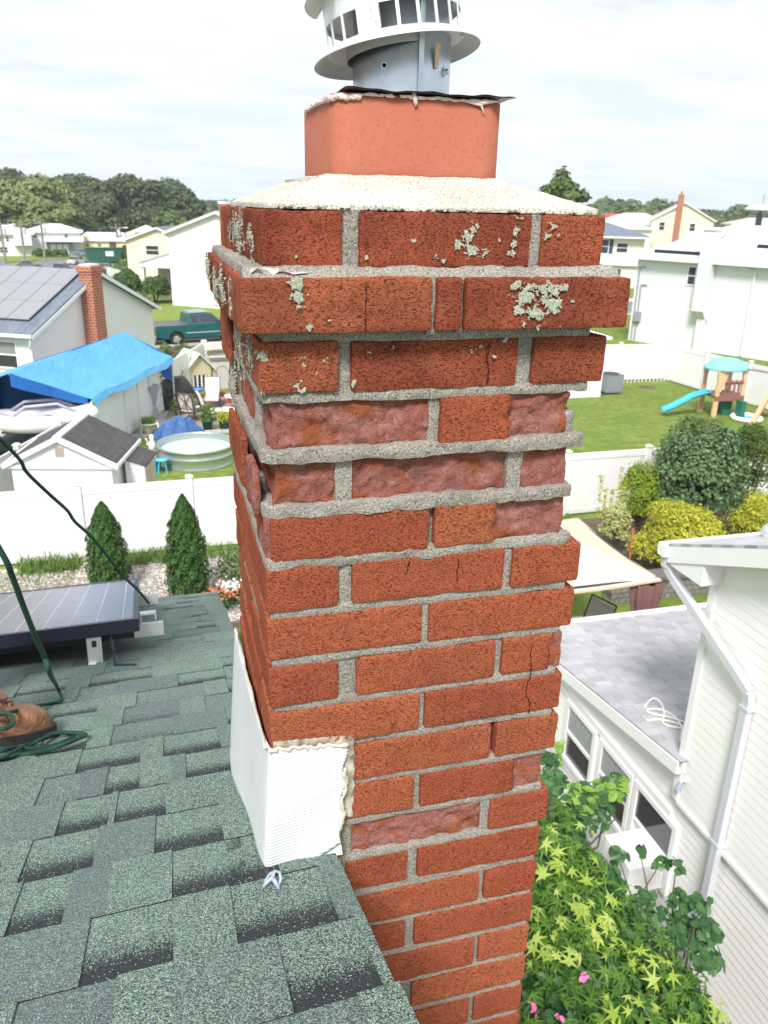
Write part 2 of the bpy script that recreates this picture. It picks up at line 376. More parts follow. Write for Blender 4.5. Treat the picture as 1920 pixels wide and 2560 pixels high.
# mortar beds
def bed(k, x0, x1, y0, y1, t=0, b=0, amp=.0016, seed=0, res=.005, taper=0, ragr=0, lr=0):
    """bed joint under course k"""
    z1 = zt(k)-BH+.0015+t; z0 = zt(k+1)-.0015-b
    def f(P, U):
        if ragr: te = np.clip((P[:,0]-(x1-.04))/.04, 0, 1); P[:,0] -= ragr*te*(.5+fbm(P, 30, 3, seed+4)); P[:,1] += np.clip(te,0,1)**6*.004; P[:,1] += .0035*fbm(P, 75, 4, seed+8, .6)*np.clip(1-(P[:,1]-y0)/.03, 0, 1); P[:,2] += .0016*fbm(P*[1,1,.2], 55, 3, seed+12)
        if lr:
            cx, cy = x0+lr, y0+lr; m_ = (P[:,0] < cx) & (P[:,1] < cy); d = P[m_][:,:2]-[cx,cy]; l = np.linalg.norm(d, axis=1); l2 = np.where(l > lr, lr/np.maximum(l,1e-6), 1); P[m_, :2] = np.array([cx,cy]) + d*l2[:,None]
        if taper: P[:,1] += taper*np.clip((P[:,2]-z0)/(z1-z0), 0, 1)*np.clip(1-(P[:,1]-y0)/.06, 0, 1)
        return P, np.zeros(len(P))
    rbox(mo, x0, x1, y0, y1, z0, z1, res, .003, amp, seed, (0,0,0), f)
for k in range(1, 118):
    near = k <= KMAX
    if k == 1: bed(1, -.016, .424, -.016, .43, amp=.0025, seed=1, taper=.012)
    elif k == 2: bed(2, .004, .402, .003, .41, t=.002, seed=2)
    elif k == 3: bed(3, .000, .412, .003, .41, seed=3, ragr=.006, amp=.0018)
    elif k == 4: bed(4, -.004, .413, -.003, .41, t=.0015, b=.0015, seed=4, ragr=.008, amp=.0022, lr=.02)
    elif k == 5: bed(5, -.003, .409, -.002, .41, t=.0015, b=.0015, seed=5, ragr=.010, amp=.0022, lr=.025)
    elif k == 6: bed(6, .000, .407, .001, .41, t=.001, seed=6, ragr=.006, amp=.002)
    else: bed(k, .003, .408, .0035, .409, seed=k, amp=.0016 if near else 0, res=.005 if k < 14 else (.01 if near else 9))
# head joints
for k in range(1, KMAX+1):
    row = front.get(k) or ([(0,.0965),(.1,.196),(.211,.412)] if k % 2 == 0 else [(0,.0965),(.110,.315),(.323,.411)])
    if k == 2: row = [(-.02,.188),(.194,.224),(.228,.434)]
    for i in range(len(row)-1):
        a, b = row[i][1]-.002, row[i+1][0]+.002; y = .006 if k != 2 else -.016
        if k in (4, 5): y = .007
        if k == 6: y = .012
        if k == 11 and i == 1: y = .02
        rbox(mo, a, b, y+rng.uniform(-.001,.002), .09, zt(k)-BH-.003, zt(k)+.003, .0045, .002, .0018, 50+k*3+i)
for k in range(1, KMAX+1):
    for a in (.199, .3075) if k % 2 else (.098, .3065):
        rbox(mo, .004, .06, a-.003, a+.012, zt(k)-BH-.003, zt(k)+.003, .006, .002, .002, 150+k)
mo.box(.02, .392, .03, .39, G-.3, -.004)
# a broken lump of mortar left standing on the fourth course's right end
rbox(mo, .383, .400, .012, .05, zt(5)-.002, zt(5)+.040, .004, .007, .0035, 91)
rbox(mo, .372, .388, .010, .05, zt(5)-.002, zt(5)+.014, .004, .005, .0025, 92)
rbox(mo, .374, .392, .004, .03, zt(5)-.002, zt(5)+.005, .004, .002, .002, 93)
obj('mortar', mo, M_mortar, chim, sm=True, world=True)
# old moss and soot in the shaded joints under the cement wash
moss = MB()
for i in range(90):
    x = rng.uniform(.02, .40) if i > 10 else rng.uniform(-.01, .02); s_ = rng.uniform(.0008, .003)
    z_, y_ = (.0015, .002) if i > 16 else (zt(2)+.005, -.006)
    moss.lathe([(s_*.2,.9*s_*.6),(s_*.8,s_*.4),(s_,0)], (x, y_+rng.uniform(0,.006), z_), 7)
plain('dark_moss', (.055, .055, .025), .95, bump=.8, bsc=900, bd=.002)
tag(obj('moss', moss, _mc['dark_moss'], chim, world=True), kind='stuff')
# cement wash: low pyramid with a rough skin
cw = MB()
def crown_fn(u, v):
    a = u*2*PI
    c, s = math.cos(a), math.sin(a); q = max(abs(c), abs(s)); sx, sy = c/q, s/q          # square ring
    r = 1-v
    ox, oy = .205+sx*.194, .200+sy*.194
    lx, ly = .2055+sx*.108, .202+sy*.110
    cx, cy = lx, ly
    if v < .08: t = v/.08; return (ox+sx*.0, oy, .001+.005*t)
    t = (v-.08)/.92
    return (ox+(cx-ox)*t, oy+(cy-oy)*t, .006+.0325*t)
V = []; nu, nv = 300, 46
for j in range(nv+1):
    for i in range(nu+1): V.append(crown_fn(i/nu, j/nv))
V = np.array(V); z_ = V[:,2].copy()
V[:,2] += .0022*fbm(V, 60, 4, 11)*np.clip(z_/.01, 0, 1) + .0022*fbm(V, 16, 3, 12)*np.clip(z_/.01, 0, 1)
V[:,0] += .002*fbm(V, 50, 3, 13); V[:,1] += .003*fbm(V, 40, 3, 14)
cw.add(V, [(j*(nu+1)+i, j*(nu+1)+i+1, (j+1)*(nu+1)+i+1, (j+1)*(nu+1)+i) for j in range(nv) for i in range(nu)])
cw.box(.0815, .305, .0945, .319, .03, .036)
crown = obj('cement_wash', cw, M_crown, chim, sm=True, world=True)
# clay flue liner: rounded square tube
t = NT('fired_clay', .75, spec=.3); co = t.co()
c = t.mix(t.ramp(t.noise(co, 5, 4), [(.3, 0), (.7, 1)]), (.36, .104, .060), (.43, .140, .088))
c = t.mix(t.ramp(t.noise(co, 160, 4, .7), [(.35, .5), (.5, 0)]), c, (.36, .085, .042))
vr = t.n('ShaderNodeTexVoronoi'); t.l(co, vr.inputs[0]); vr.inputs['Scale'].default_value = 90
c = t.mix(t.ramp(vr.outputs['Distance'], [(.07, .7), (.11, 0)]), c, (.16, .04, .03))
t.color(c); t.bump(t.noise(co, 240, 4, .6), .35, .002); t.bump(t.noise(co, 45, 3), .3, .003); M_clay = t.m
def rsq(cx, cy, hx, hy, r, n=8):
    o = []
    for qx, qy, a0 in ((1,1,0),(-1,1,90),(-1,-1,180),(1,-1,270)):
        for i in range(n+1):
            a = R(a0+90*i/n); o.append((cx+qx*(hx-r)+r*math.cos(a), cy+qy*(hy-r)+r*math.sin(a)))
    return o
fl = MB(); K = 36
lx, ly = .2085, .202
rings = [(.1055,.106,.03,.026),(.1055,.106,.03,.122),(.1035,.1035,.03,.124),(.090,.091,.02,.124),(.088,.089,.02,.122),(.086,.089,.02,.02)]
Vs = []
for hx, hy, r, z in rings: Vs += [(x, y, z) for x, y in rsq(lx, ly, hx, hy, r)]
fl.add(Vs, [(i*K+j, i*K+(j+1)%K, (i+1)*K+(j+1)%K, (i+1)*K+j) for i in range(len(rings)-1) for j in range(K)])
obj('flue_liner', fl, M_clay, chim, sm=True, world=True)
# ragged sealant smeared round the liner's top edge
M_seal = plain('clear_silicone_sealant', (.62, .50, .46), .25, spec=.6, var=.2, sc=60)
sl = MB()
def blob(mb, x, y, z, sx, sy, sz, seed=0, n=9):
    V = []; 
    for i in range(n+1):
        for j in range(n*2):
            th = PI*i/n; ph = 2*PI*j/(2*n); V.append((math.sin(th)*math.cos(ph), math.sin(th)*math.sin(ph), math.cos(th)))
    V = np.array(V); V *= (1+.35*fbm(V+seed*3.1, 1.6, 2, seed))[:,None]
    V = V*[sx,sy,sz]+[x,y,z]; m = 2*n
    mb.add(V, [(i*m+j, (i+1)*m+j, (i+1)*m+(j+1)%m, i*m+(j+1)%m) for i in range(n) for j in range(m)])
r2 = random.Random(8)
for i in range(70):
    x = r2.uniform(.13, .30)
    blob(sl, x, .0945, .1222+r2.uniform(-.0014,.001), r2.uniform(.003,.008), .0014, r2.uniform(.0006,.0016), i, 5)
for i in range(60):
    a_ = R(180+90*i/40) if i < 40 else None
    if a_ is not None: X, Y = .133+.0303*math.cos(a_), .126+.0303*math.sin(a_)
    else: X, Y = .1028, .126+.007*(i-40)
    blob(sl, X, Y, .1205-.003*r2.random(), .0045, .0035, r2.uniform(.0015,.0035), 80+i, 6)
sl.tube([(.196,.0945,.127),(.1975,.0940,.121),(.199,.0938,.116),(.1985,.0940,.1125)], [.0022,.003,.0026,.0008], 7)
sl.tube([(.258,.0945,.121),(.268,.0942,.1195),(.279,.0940,.118),(.2815,.0940,.113),(.282,.0942,.1085)], [.0008,.0015,.002,.0012,.0005], 6)
sl.tube([(.27,.0945,.1215),(.282,.0942,.1205),(.292,.0942,.1215)], [.001,.0026,.001], 6)
obj('sealant', sl, M_seal, chim, sm=True, world=True)
# galvanised plate over the liner, its edges bent a little
def metal(name, c, ro, var=.1, sc=20, m=1.0, bump=.1):
    t = NT(name, ro, .5, m); co = t.co(); f = t.noise(co, sc, 5, .6)
    vr = t.n('ShaderNodeTexVoronoi'); t.l(co, vr.inputs[0]); vr.inputs['Scale'].default_value = sc*4
    f2 = t.mix(.35, f, vr.outputs['Color'])
    t.color(t.mix(f2, tuple(v*(1-var) for v in c), tuple(min(1, v*(1+var)) for v in c)))
    x = t.n('ShaderNodeMapRange'); t.l(f, x.inputs[0]); x.inputs[3].default_value = ro*.75; x.inputs[4].default_value = min(1, ro*1.3); t.l(x.outputs[0], t.b.inputs['Roughness'])
    t.bump(f, bump, .002); return t.m
M_galv = metal('galvanised_steel', (.56, .62, .68), .38, .16, 18)
M_galv2 = metal('dull_steel_edge', (.30, .30, .32), .5, .3, 30)
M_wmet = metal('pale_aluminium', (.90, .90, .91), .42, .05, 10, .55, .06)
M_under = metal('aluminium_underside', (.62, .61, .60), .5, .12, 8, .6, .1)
pl = MB()
def plate(u, v):
    x = .116+.206*u; y = .088+.226*v
    e = max(0, 1-min(u, 1-u)*12)*.0015*math.sin(v*9+1) + max(0, 1-v*10)*(.0009*math.sin(u*17)+.0005*math.sin(u*41)) - .0028
    return (x, y, .1292+e+.0010*(1-v))
pl.grid(60, 30, plate); b_ = MB(); pl.grid(60, 30, lambda u, v: tuple(np.array(plate(u, v))-[0,0,.0012]))
obj('cover_plate', pl, M_galv2, chim, sm=True, world=True)
# pipe collar with seam, hole and a hex screw
PX, PY = .212, .200; pr_ = .0605
pp = MB(); pp.lathe([(pr_,.129),(pr_,.24),(pr_-.0012,.24),(pr_-.0012,.134)], (PX,PY,0), 72)
pipe = obj('flue_pipe', pp, M_galv, chim, sm=True, world=True)
def on_pipe(a, z, off=0):   # a measured from -y toward +x
    return Vector((PX+(pr_+off)*math.sin(a), PY-(pr_+off)*math.cos(a), z))
sm_ = MB(); aS = R(4)
for da, w_, h_ in ((-.018,.0016,.003),(.035,.006,.0012)):
    p = on_pipe(aS+da, .134, h_/2); q = on_pipe(aS+da, .235, h_/2); sm_.bar(p, q, w_, h_, up=on_pipe(aS+da,.134,1)-on_pipe(aS+da,.134))
obj('seam', sm_, M_galv, pipe, world=True)
# (the screw is a sub-part; the punched hole is a black disc on a pressed ring, its inner shade painted)
def disc_on(mb, a, z, r, th, n=6, off=0.0):
    c = on_pipe(a, z, off); nrm = (on_pipe(a, z, 1)-on_pipe(a, z)).normalized(); mb.tube([c, c+nrm*th], r, n)
sw = MB(); disc_on(sw, R(43), .1585, .0055, .0012, 20); disc_on(sw, R(43), .1585, .0036, .005, 6, .001)
obj('hex_screw', sw, M_galv, pipe, world=True)
hr = MB(); disc_on(hr, R(-36), .1605, .0038, .0008, 18); obj('pressed_ring', hr, M_galv, pipe, world=True)
hh = MB(); disc_on(hh, R(-36), .1605, .0026, .0012, 18); obj('screw_hole', hh, plain('black_hole', (.004,.004,.004), 1), pipe, world=True)
tb = MB(); 
tb.grid(3, 8, lambda u, v: tuple(on_pipe(R(24)+(u-.5)*.13*(1-.25*v)+.03*v, .186-.026*v, .0015+.004*(1-v)))); tb.grid(3, 8, lambda u, v: tuple(on_pipe(R(24)+(u-.5)*.13*(1-.25*v)+.03*v, .186-.026*v, .0009+.004*(1-v))))
obj('brass_tab', tb, plain('tan_lacquered_tab', (.62,.45,.27), .4), pipe, sm=True, world=True)
# the vent cap: leaning drum with slots, two conical skirts and a top
cap = bpy.data.objects.new('vent_cap', None)
capM = Matrix.Translation((.2055, .2, .1785)) @ Matrix.Rotation(R(-7.6), 4, 'Y') @ Matrix.Rotation(R(-6.5), 4, 'X')
def capL(mb): 
    o = MB(); o.v = [np.array([tuple(capM @ Vector(p)) for p in V]) for V in mb.v]; o.f = mb.f; o.m = mb.m; o.at = mb.at; o.n = mb.n; return o
sk = MB(); sk.lathe([(.0835,.0125),(.0862,.0115),(.100,.0015),(.1030,.0),(.1036,-.0012),(.1030,-.0016)], n=96)
skirt = obj('vent_skirt', capL(sk), M_wmet, chim, sm=True, world=True)
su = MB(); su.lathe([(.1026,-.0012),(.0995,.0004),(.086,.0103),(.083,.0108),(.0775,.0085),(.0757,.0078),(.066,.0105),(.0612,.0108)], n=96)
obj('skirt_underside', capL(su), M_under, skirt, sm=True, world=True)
for a in (R(205), R(335), R(90)): rv = MB(); rv.lathe([(.0001,-.002),(.003,-.0015),(.004,.001)], (math.cos(a)*.083, math.sin(a)*.083, .009), 10); obj('rivet', capL(rv), M_under, skirt, world=True)
dr = MB(); RD = .0835; n = 264; z0_, z1_, zt_ = .0125, .0385, .10
slots = []          # angles (degrees from +x) of slots; a solid strip is left at the lapped seam
a = -90-2.5
for k_ in range(22):
    c_ = k_*360/22+4
    if k_ in (14,): continue
    slots.append(c_)
def in_slot(ad): return any(abs((ad-c_+180) % 360-180) < 6.3 for c_ in slots)
def drum(z0, z1, solid, r0=RD, r1=RD-.0011):
    for i in range(n):
        a0, a1 = 2*PI*i/n, 2*PI*(i+1)/n; ad = math.degrees((a0+a1)/2)
        if not solid and in_slot(ad): continue
        c0, s0, c1, s1 = math.cos(a0), math.sin(a0), math.cos(a1), math.sin(a1)
        dr.add([(r0*c0,r0*s0,z0),(r0*c1,r0*s1,z0),(r0*c1,r0*s1,z1),(r0*c0,r0*s0,z1),(r1*c0,r1*s0,z0),(r1*c1,r1*s1,z0),(r1*c1,r1*s1,z1),(r1*c0,r1*s0,z1)],
               [(0,1,2,3),(7,6,5,4)]+([(3,2,6,7),(0,4,5,1)] if solid else [(1,5,6,2),(0,3,7,4)]))
drum(.0105, z0_, True); drum(z0_, z1_, False); drum(z1_, zt_, True)
obj('slotted_drum', capL(dr), M_wmet, chim, world=True)
st_ = MB(); aS2 = R(240)
for z_a, z_b in ((.014,.08),): 
    for da in (-.055, .055): st_.bar((math.cos(aS2+da)*(RD+.0006), math.sin(aS2+da)*(RD+.0006), z_a), (math.cos(aS2+da)*(RD+.0006), math.sin(aS2+da)*(RD+.0006), z_b+.015), .0012, .0016, up=(math.cos(aS2),math.sin(aS2),0))
for z_ in (.022, .052): st_.tube([(math.cos(aS2)*RD, math.sin(aS2)*RD, z_), (math.cos(aS2)*(RD+.0022), math.sin(aS2)*(RD+.0022), z_)], [.003,.0018], 12)
obj('drum_seam', capL(st_), M_wmet, chim, sm=True, world=True)
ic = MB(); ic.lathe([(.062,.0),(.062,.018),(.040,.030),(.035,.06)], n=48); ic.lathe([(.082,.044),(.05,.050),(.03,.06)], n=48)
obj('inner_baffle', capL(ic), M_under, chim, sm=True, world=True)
s2 = MB(); s2.lathe([(.0838,.066),(.086,.064),(.1015,.0455),(.104,.0448),(.104,.0438),(.1008,.0445),(.085,.061),(.0838,.061)], n=96)
# only a part of the upper skirt clears the drum: it is a partial wind baffle on the left and right
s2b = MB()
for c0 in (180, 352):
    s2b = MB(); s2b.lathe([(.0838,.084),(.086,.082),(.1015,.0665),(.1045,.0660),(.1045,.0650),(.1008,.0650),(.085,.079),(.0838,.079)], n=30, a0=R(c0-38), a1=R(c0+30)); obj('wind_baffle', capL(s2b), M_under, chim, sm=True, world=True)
tp = MB(); tp.lathe([(.088,.098),(.110,.096),(.112,.099),(.06,.123),(.001,.133)], n=64); obj('cap_lid', capL(tp), M_wmet, chim, sm=True, world=True)
bpy.data.objects.remove(cap)
# ---- lichen crusts on the upper bricks (each crust a cluster of tiny lobes)
li = MB(); r3 = random.Random(21)
def crust_patch(cx, cz, rx, ry, y, seed, thr=.12, axis=0, stretch=1.0):
    """a thin crust: a fine grid whose lobes stand a millimetre off the brick; axis 0 = front face, 1 = left face"""
    c_ = .00085; nx, nz = int(rx*2.6/c_), int(ry*2.6/c_)
    xs, zs = np.meshgrid((np.arange(nx+1)-nx/2)*c_, (np.arange(nz+1)-nz/2)*c_); X, Z = xs.ravel(), zs.ravel(); Q = np.c_[X+cx, Z*stretch+cz, np.full(X.size, seed*.37)]
    m_ = .95 - ((X/rx)**2+(Z/ry)**2)**.7*.9 + 1.6*fbm(Q, 240, 4, seed, .6) + .6*fbm(Q, 60, 2, seed+3) - .38
    lob = np.abs(fbm(Q, 520, 3, seed+7)); h_ = np.where(m_ > thr, .0009+.0010*lob+.0004*np.clip(m_, 0, 1), -.001)
    keep = (m_ > thr-.10).reshape(nz+1, nx+1); k4 = keep[:-1,:-1] & keep[:-1,1:] & keep[1:,1:] & keep[1:,:-1]; jj, ii = np.nonzero(k4)
    if len(ii) == 0: return
    a = jj*(nx+1)+ii; F = np.c_[a, a+1, a+nx+2, a+nx+1]; used, inv = np.unique(F, return_inverse=True); F = inv.reshape(F.shape)
    V = np.c_[X+cx, y-h_, Z+cz] if axis == 0 else np.c_[y-h_, X+cx, Z+cz]; li.add(V[used], F.tolist())
def crust(px, py, rx, ry, n, y=0.0):
    c = YP(px*1.15732, py*1.15732, y); crust_patch(c.x, c.z, rx*1.12+.001, ry*1.12+.001, y, r3.randrange(900))
for a in ((1020,492,.007,.008,26),(1018,515,.006,.006,22),(1008,510,.006,.006,12),(1028,540,.013,.009,46),(1045,552,.006,.005,14),(996,530,.006,.006,8),
          (1122,475,.006,.006,20),(1108,520,.007,.010,36),(1114,500,.005,.008,20),(1100,545,.005,.005,12),(1190,488,.005,.006,16),(1182,510,.004,.004,8),(1206,511,.002,.002,5),
          (945,555,.005,.004,12),(958,562,.003,.003,5),(892,520,.002,.002,3),(790,555,.002,.002,3),(640,555,.003,.003,4),(1078,520,.002,.002,3)): crust(*a)
for a in ((642,612,.009,.006,30),(645,635,.009,.009,40),(650,655,.005,.005,12),(668,708,.003,.003,6),(715,690,.003,.002,4),
          (1115,615,.006,.004,14),(1140,622,.011,.008,36),(1135,645,.011,.007,40),(1150,660,.011,.010,52),(1180,625,.011,.010,44),(1200,625,.006,.006,18),(1188,650,.011,.010,40),(1165,680,.012,.006,34),(1200,660,.008,.008,26),
          (1120,670,.006,.006,14),(1217,622,.007,.003,16),(1240,655,.004,.004,10),(1212,698,.004,.004,9),(1165,705,.004,.004,10),(1130,700,.004,.003,8),(1100,640,.003,.003,6)): crust(*a, y=-.026)
for a in ((652,775,.007,.007,30),(645,830,.011,.006,36),(648,842,.006,.004,14),(565,765,.005,.005,12),(572,778,.004,.003,8),(708,782,.004,.004,12),(712,798,.004,.003,9),(570,848,.004,.004,8),(600,800,.002,.002,4),(684,805,.002,.002,4),
          (1022,757,.005,.004,14),(1040,748,.003,.003,6),(1092,735,.003,.004,8),(1070,770,.003,.002,5),(795,760,.003,.002,5),(765,828,.003,.004,8),(850,750,.002,.002,4)): crust(*a)
def side_crust(y, z, ry, rz, n, x=-.025):
    crust_patch(y, z, ry*1.1, rz*1.05, x-.0006, r3.randrange(900), thr=.42, axis=1, stretch=.45)
for y, z, a, b, n_ in ((.05,-.03,.03,.025,50),(.2,-.03,.09,.026,230),(.34,-.03,.06,.026,170)): side_crust(y, z, a, b, n_, .001)
for y, z, a, b, n_ in ((.02,-.095,.02,.025,20),(.13,-.09,.05,.025,110),(.25,-.10,.05,.026,150),(.38,-.09,.05,.024,120)): side_crust(y, z, a, b, n_, -.026)
for y, z, a, b, n_ in ((.08,-.16,.05,.03,60),(.2,-.17,.1,.05,90),(.33,-.24,.05,.06,60)): side_crust(y, z, a, b, n_, -.001)
t = NT('grey_lichen', .95, spec=.1); co = t.co(); t.color(t.mix(t.ramp(t.noise(co, 500, 3, .7), [(.35,0),(.65,1)]), (.24,.26,.20), (.50,.51,.42))); t.bump(t.noise(co, 900, 2), .8, .001)
tag(obj('lichen', li, t.m, chim, world=True), kind='stuff')
# hairline cracks: thin near-black tubes let into the faces, their colour painting the shade
def crack(pts, y=-.0004, w_=.0011):
    P = [YP(a*1.15732, b*1.15732, y) for a, b in pts]; Q = []
    r4 = random.Random(int(pts[0][0]))
    for i in range(len(P)-1):
        for s_ in range(6): 
            p = P[i].lerp(P[i+1], s_/6); Q.append((p.x+r4.uniform(-.0012,.0012), y+.0006, p.z))
    ck = MB(); ck.tube(Q, [w_*r4.uniform(.3, 1) for _ in Q], 4); obj('crack', ck, plain('crack_shadow_clay', (.02,.008,.006), 1), chim, world=True)
for c_ in ([(886,1212),(878,1240),(882,1260),(876,1298)],[(990,1200),(992,1220),(986,1240),(992,1282)],[(1150,1395),(1146,1425),(1149,1440),(1143,1478)],[(1142,1470),(1136,1500),(1146,1520),(1143,1545)],[(1060,740),(1052,770),(1056,800),(1052,836)]): crack(c_)
crack([(790,608),(792,650),(790,700),(791,718)], -.0262, .0006)
# loose clear caulk and a cobwebby scrap of foil at the left of the first ledge
fo = MB(); fo.grid(8, 4, lambda u, v: (-.008+.06*u, -.012+.010*v, zt(2)+.006+.006*math.sin(u*14+v*5)*(1-u)+.002*v)); obj('sealant_scrap', fo, M_seal, chim, sm=True, world=True)
# ================================================================ our house: green shingle roof, gable wall
SL = math.tan(R(18.9)); CS, SN = math.cos(R(18.9)), math.sin(R(18.9)); Z0 = -.862; RX = .083
def rz_(y): return Z0 - SL*y
house = thing('green_roof_house', 'house under the camera with green laminated shingle roof beside the chimney', 'house', (-3, 0, G))
ROT = R(-4.5)      # the shingle courses run a little out of square with the chimney
def RP(u, v, h=0):          # u along the courses, v down the slope, h above the deck
    x = u*math.cos(ROT) + v*CS*math.sin(ROT)*0; y = v*CS - u*math.tan(ROT)*-1*-1
    y = v*CS + u*math.tan(-ROT)*-1*-1
    return (u, y + h*SN, rz_(y) + h*CS)
def shingle_material(name, cols, band, sc=620, sat=1.0):
    t = NT(name, .92, spec=.25); at = t.n('ShaderNodeAttribute', attribute_name='tone'); sp = t.n('ShaderNodeSeparateColor'); t.l(at.outputs['Color'], sp.inputs[0])
    co = t.co(); vr = t.n('ShaderNodeTexVoronoi'); t.l(co, vr.inputs[0]); vr.inputs['Scale'].default_value = sc
    vs = t.n('ShaderNodeSeparateColor'); t.l(vr.outputs['Color'], vs.inputs[0])
    g0 = t.ramp(vs.outputs[0], cols, 'CONSTANT')
    lowf = t.ramp(t.noise(co, 2.4, 4, .6), [(.3,.0),(.7,1)])
    g1 = t.mix(t.math('MULTIPLY', lowf, .30), g0, (.22,.32,.27))
    g1 = t.mix(t.math('MULTIPLY', sp.outputs[1], .6), g1, (.105,.125,.14))
    bd = t.math('ADD', sp.outputs[0], t.math('MULTIPLY', t.math('SUBTRACT', vs.outputs[1], .5), .55))
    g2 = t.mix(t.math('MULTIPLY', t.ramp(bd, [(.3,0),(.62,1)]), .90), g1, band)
    g2 = t.mix(t.ramp(vs.outputs[2], [(.975,0),(.98,1)], 'CONSTANT'), g2, (.40,.50,.43))
    t.color(g2); t.bump(vr.outputs['Distance'], .6, .0016, True); return t.m
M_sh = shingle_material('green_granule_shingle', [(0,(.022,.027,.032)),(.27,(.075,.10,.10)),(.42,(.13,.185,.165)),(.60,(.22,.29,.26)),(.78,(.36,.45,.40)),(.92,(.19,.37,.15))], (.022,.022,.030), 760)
ro = MB(); r5 = random.Random(12); EXP = .1435
v0 = -2.63; nrow = int((2.94+2.6)/EXP)+1; uL = -4.2
def roofp0(px, py): return plane_hit(px*1.15732, py*1.15732, (0, SN, CS), Z0*CS)
FORCED = []
for x0, y0, x1, y1 in ((516,2055,735,1995),(165,2163,375,2090),(372,1958,540,1915),(240,1815,358,1782),(332,1875,486,1825),(20,1955,190,1922),(0,2050,130,2012),(640,2212,840,2160),(497,1895,600,1868),(150,1710,300,1668),(120,1800,235,1768),(75,1640,187,1612),(220,1735,300,1715),(405,1722,515,1692),(352,1652,480,1625)):
    p0, p1 = roofp0(x0, y0), roofp0(x1, y1); v_ = ((p0.y-p0.x*.0787)+(p1.y-p1.x*.0787))/2/CS
    FORCED.append((p0.x, p1.x, v_))
def clipu(u, v): return min(u, RX + .006*math.sin(v*23) )
for r_ in range(nrow):
    va = v0+r_*EXP; vb = va+EXP
    off = r5.uniform(0, .3)
    # base sheet of this course: butt raised on the one below, shadow band printed along its top
    u = uL-r5.uniform(0,.3); h0, h1 = .001, .0042
    segs = []
    while u < RX+.3:
        wd = r5.choice((.07,.10,.13,.17)); segs.append((u, min(u+wd, RX+.02), False)); u += wd
        wt = r5.choice((.06,.09,.12,.16,.2)); segs.append((u, min(u+wt, RX+.02), True)); u += wt
    fz = [(a_, b_) for a_, b_, v_ in FORCED if abs(v_-va) < .072]
    if fz:
        out_ = []
        for a, b, tooth in segs:
            parts = [(a, b)]
            for fa_, fb_ in fz:
                nx_ = []
                for p_, q_ in parts:
                    if q_ <= fa_ or p_ >= fb_: nx_.append((p_, q_))
                    else:
                        if p_ < fa_-.0005: nx_.append((p_, fa_))
                        if q_ > fb_+.0005: nx_.append((fb_, q_))
                parts = nx_
            for p_, q_ in parts:
                near_ = any(abs(p_-fb_) < .02 or abs(q_-fa_) < .02 for fa_, fb_ in fz)
                out_.append((p_, q_, True if near_ else tooth))
        segs = out_ + [(fa_, fb_, 'f') for fa_, fb_ in fz]
    for a, b, tooth in segs:
        if a >= RX: continue
        b = min(b, RX + r5.uniform(-.003,.004)); grey = r5.random()**1.6; bk_ = 1 if (tooth == 'f' or r5.random() < .22) else r5.uniform(.0,.5); tooth = tooth is True; grey = 0 if bk_ == 1 else grey
        fine = va > -1.0 and a > -2.4
        nb = 8
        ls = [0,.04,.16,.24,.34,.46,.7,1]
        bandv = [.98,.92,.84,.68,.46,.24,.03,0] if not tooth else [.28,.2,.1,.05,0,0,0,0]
        h = .0034 if tooth else .0006; hb = .0052 if tooth else .0022
        V = []; T = []
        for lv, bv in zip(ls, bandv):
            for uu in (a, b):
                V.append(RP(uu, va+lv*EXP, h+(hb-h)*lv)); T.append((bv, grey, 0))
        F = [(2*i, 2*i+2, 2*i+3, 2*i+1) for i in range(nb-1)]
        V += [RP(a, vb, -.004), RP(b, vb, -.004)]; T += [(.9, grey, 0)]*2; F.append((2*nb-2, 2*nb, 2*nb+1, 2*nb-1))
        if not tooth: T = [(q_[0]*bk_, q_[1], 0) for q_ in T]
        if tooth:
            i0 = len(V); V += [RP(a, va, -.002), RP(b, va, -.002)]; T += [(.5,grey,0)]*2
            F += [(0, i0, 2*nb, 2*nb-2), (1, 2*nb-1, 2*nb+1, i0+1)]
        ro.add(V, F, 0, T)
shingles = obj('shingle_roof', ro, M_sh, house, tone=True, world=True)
# deck, rake and eave edges, far slope
M_white = plain('white_vinyl', (.80,.80,.79), .5, var=.03, sc=2)
de = MB()
yb = -2.6*CS; ye = 2.93*CS
E_ = lambda x, y, h=0: (x, y, rz_(y)+h)
def yrow(x, v): return RP(x, v)[1]
de.add([E_(-9,yb,-.008),E_(RX-.006,yb,-.008),E_(RX-.006,yrow(RX,2.93),-.008),E_(-9,yrow(-9,2.93),-.008),E_(-9,yb,-.03),E_(RX-.006,yb,-.03),E_(RX-.006,yrow(RX,2.93),-.03),E_(-9,yrow(-9,2.93),-.03)],
       [(0,1,2,3),(7,6,5,4),(1,5,6,2),(2,6,7,3)])
obj('roof_deck', de, plain('sun_greyed_plywood', (.30,.25,.19), .8), house, world=True)
bs = MB(); bs.add([E_(-9,yb,0),E_(RX,yb,0),(RX,yb-4.2,rz_(yb)-4.2*SL),(-9,yb-4.2,rz_(yb)-4.2*SL)], [(0,3,2,1)]); bs.add([E_(-9,yb,.002),(-4.1,yb,rz_(yb)+.002),E_(-4.1,yrow(-4.1,2.93),.002),E_(-9,yrow(-9,2.93),.002)], [(0,1,2,3)])
obj('shingle_field', bs, M_sh, house, world=True)
wl = MB()
wl.prism([(-.012,yb-3.9,G),(-.012,2.45,G),(-.012,2.45,rz_(2.45)-.03),(-.012,yb,rz_(yb)-.03),(-.012,yb-3.9,rz_(yb)-3.9*SL-.03)], (-.16,0,0))
wl.box(-9,-.17,2.29,2.45,G,rz_(2.45)-.06); obj('wall', wl, M_white, house, world=True)
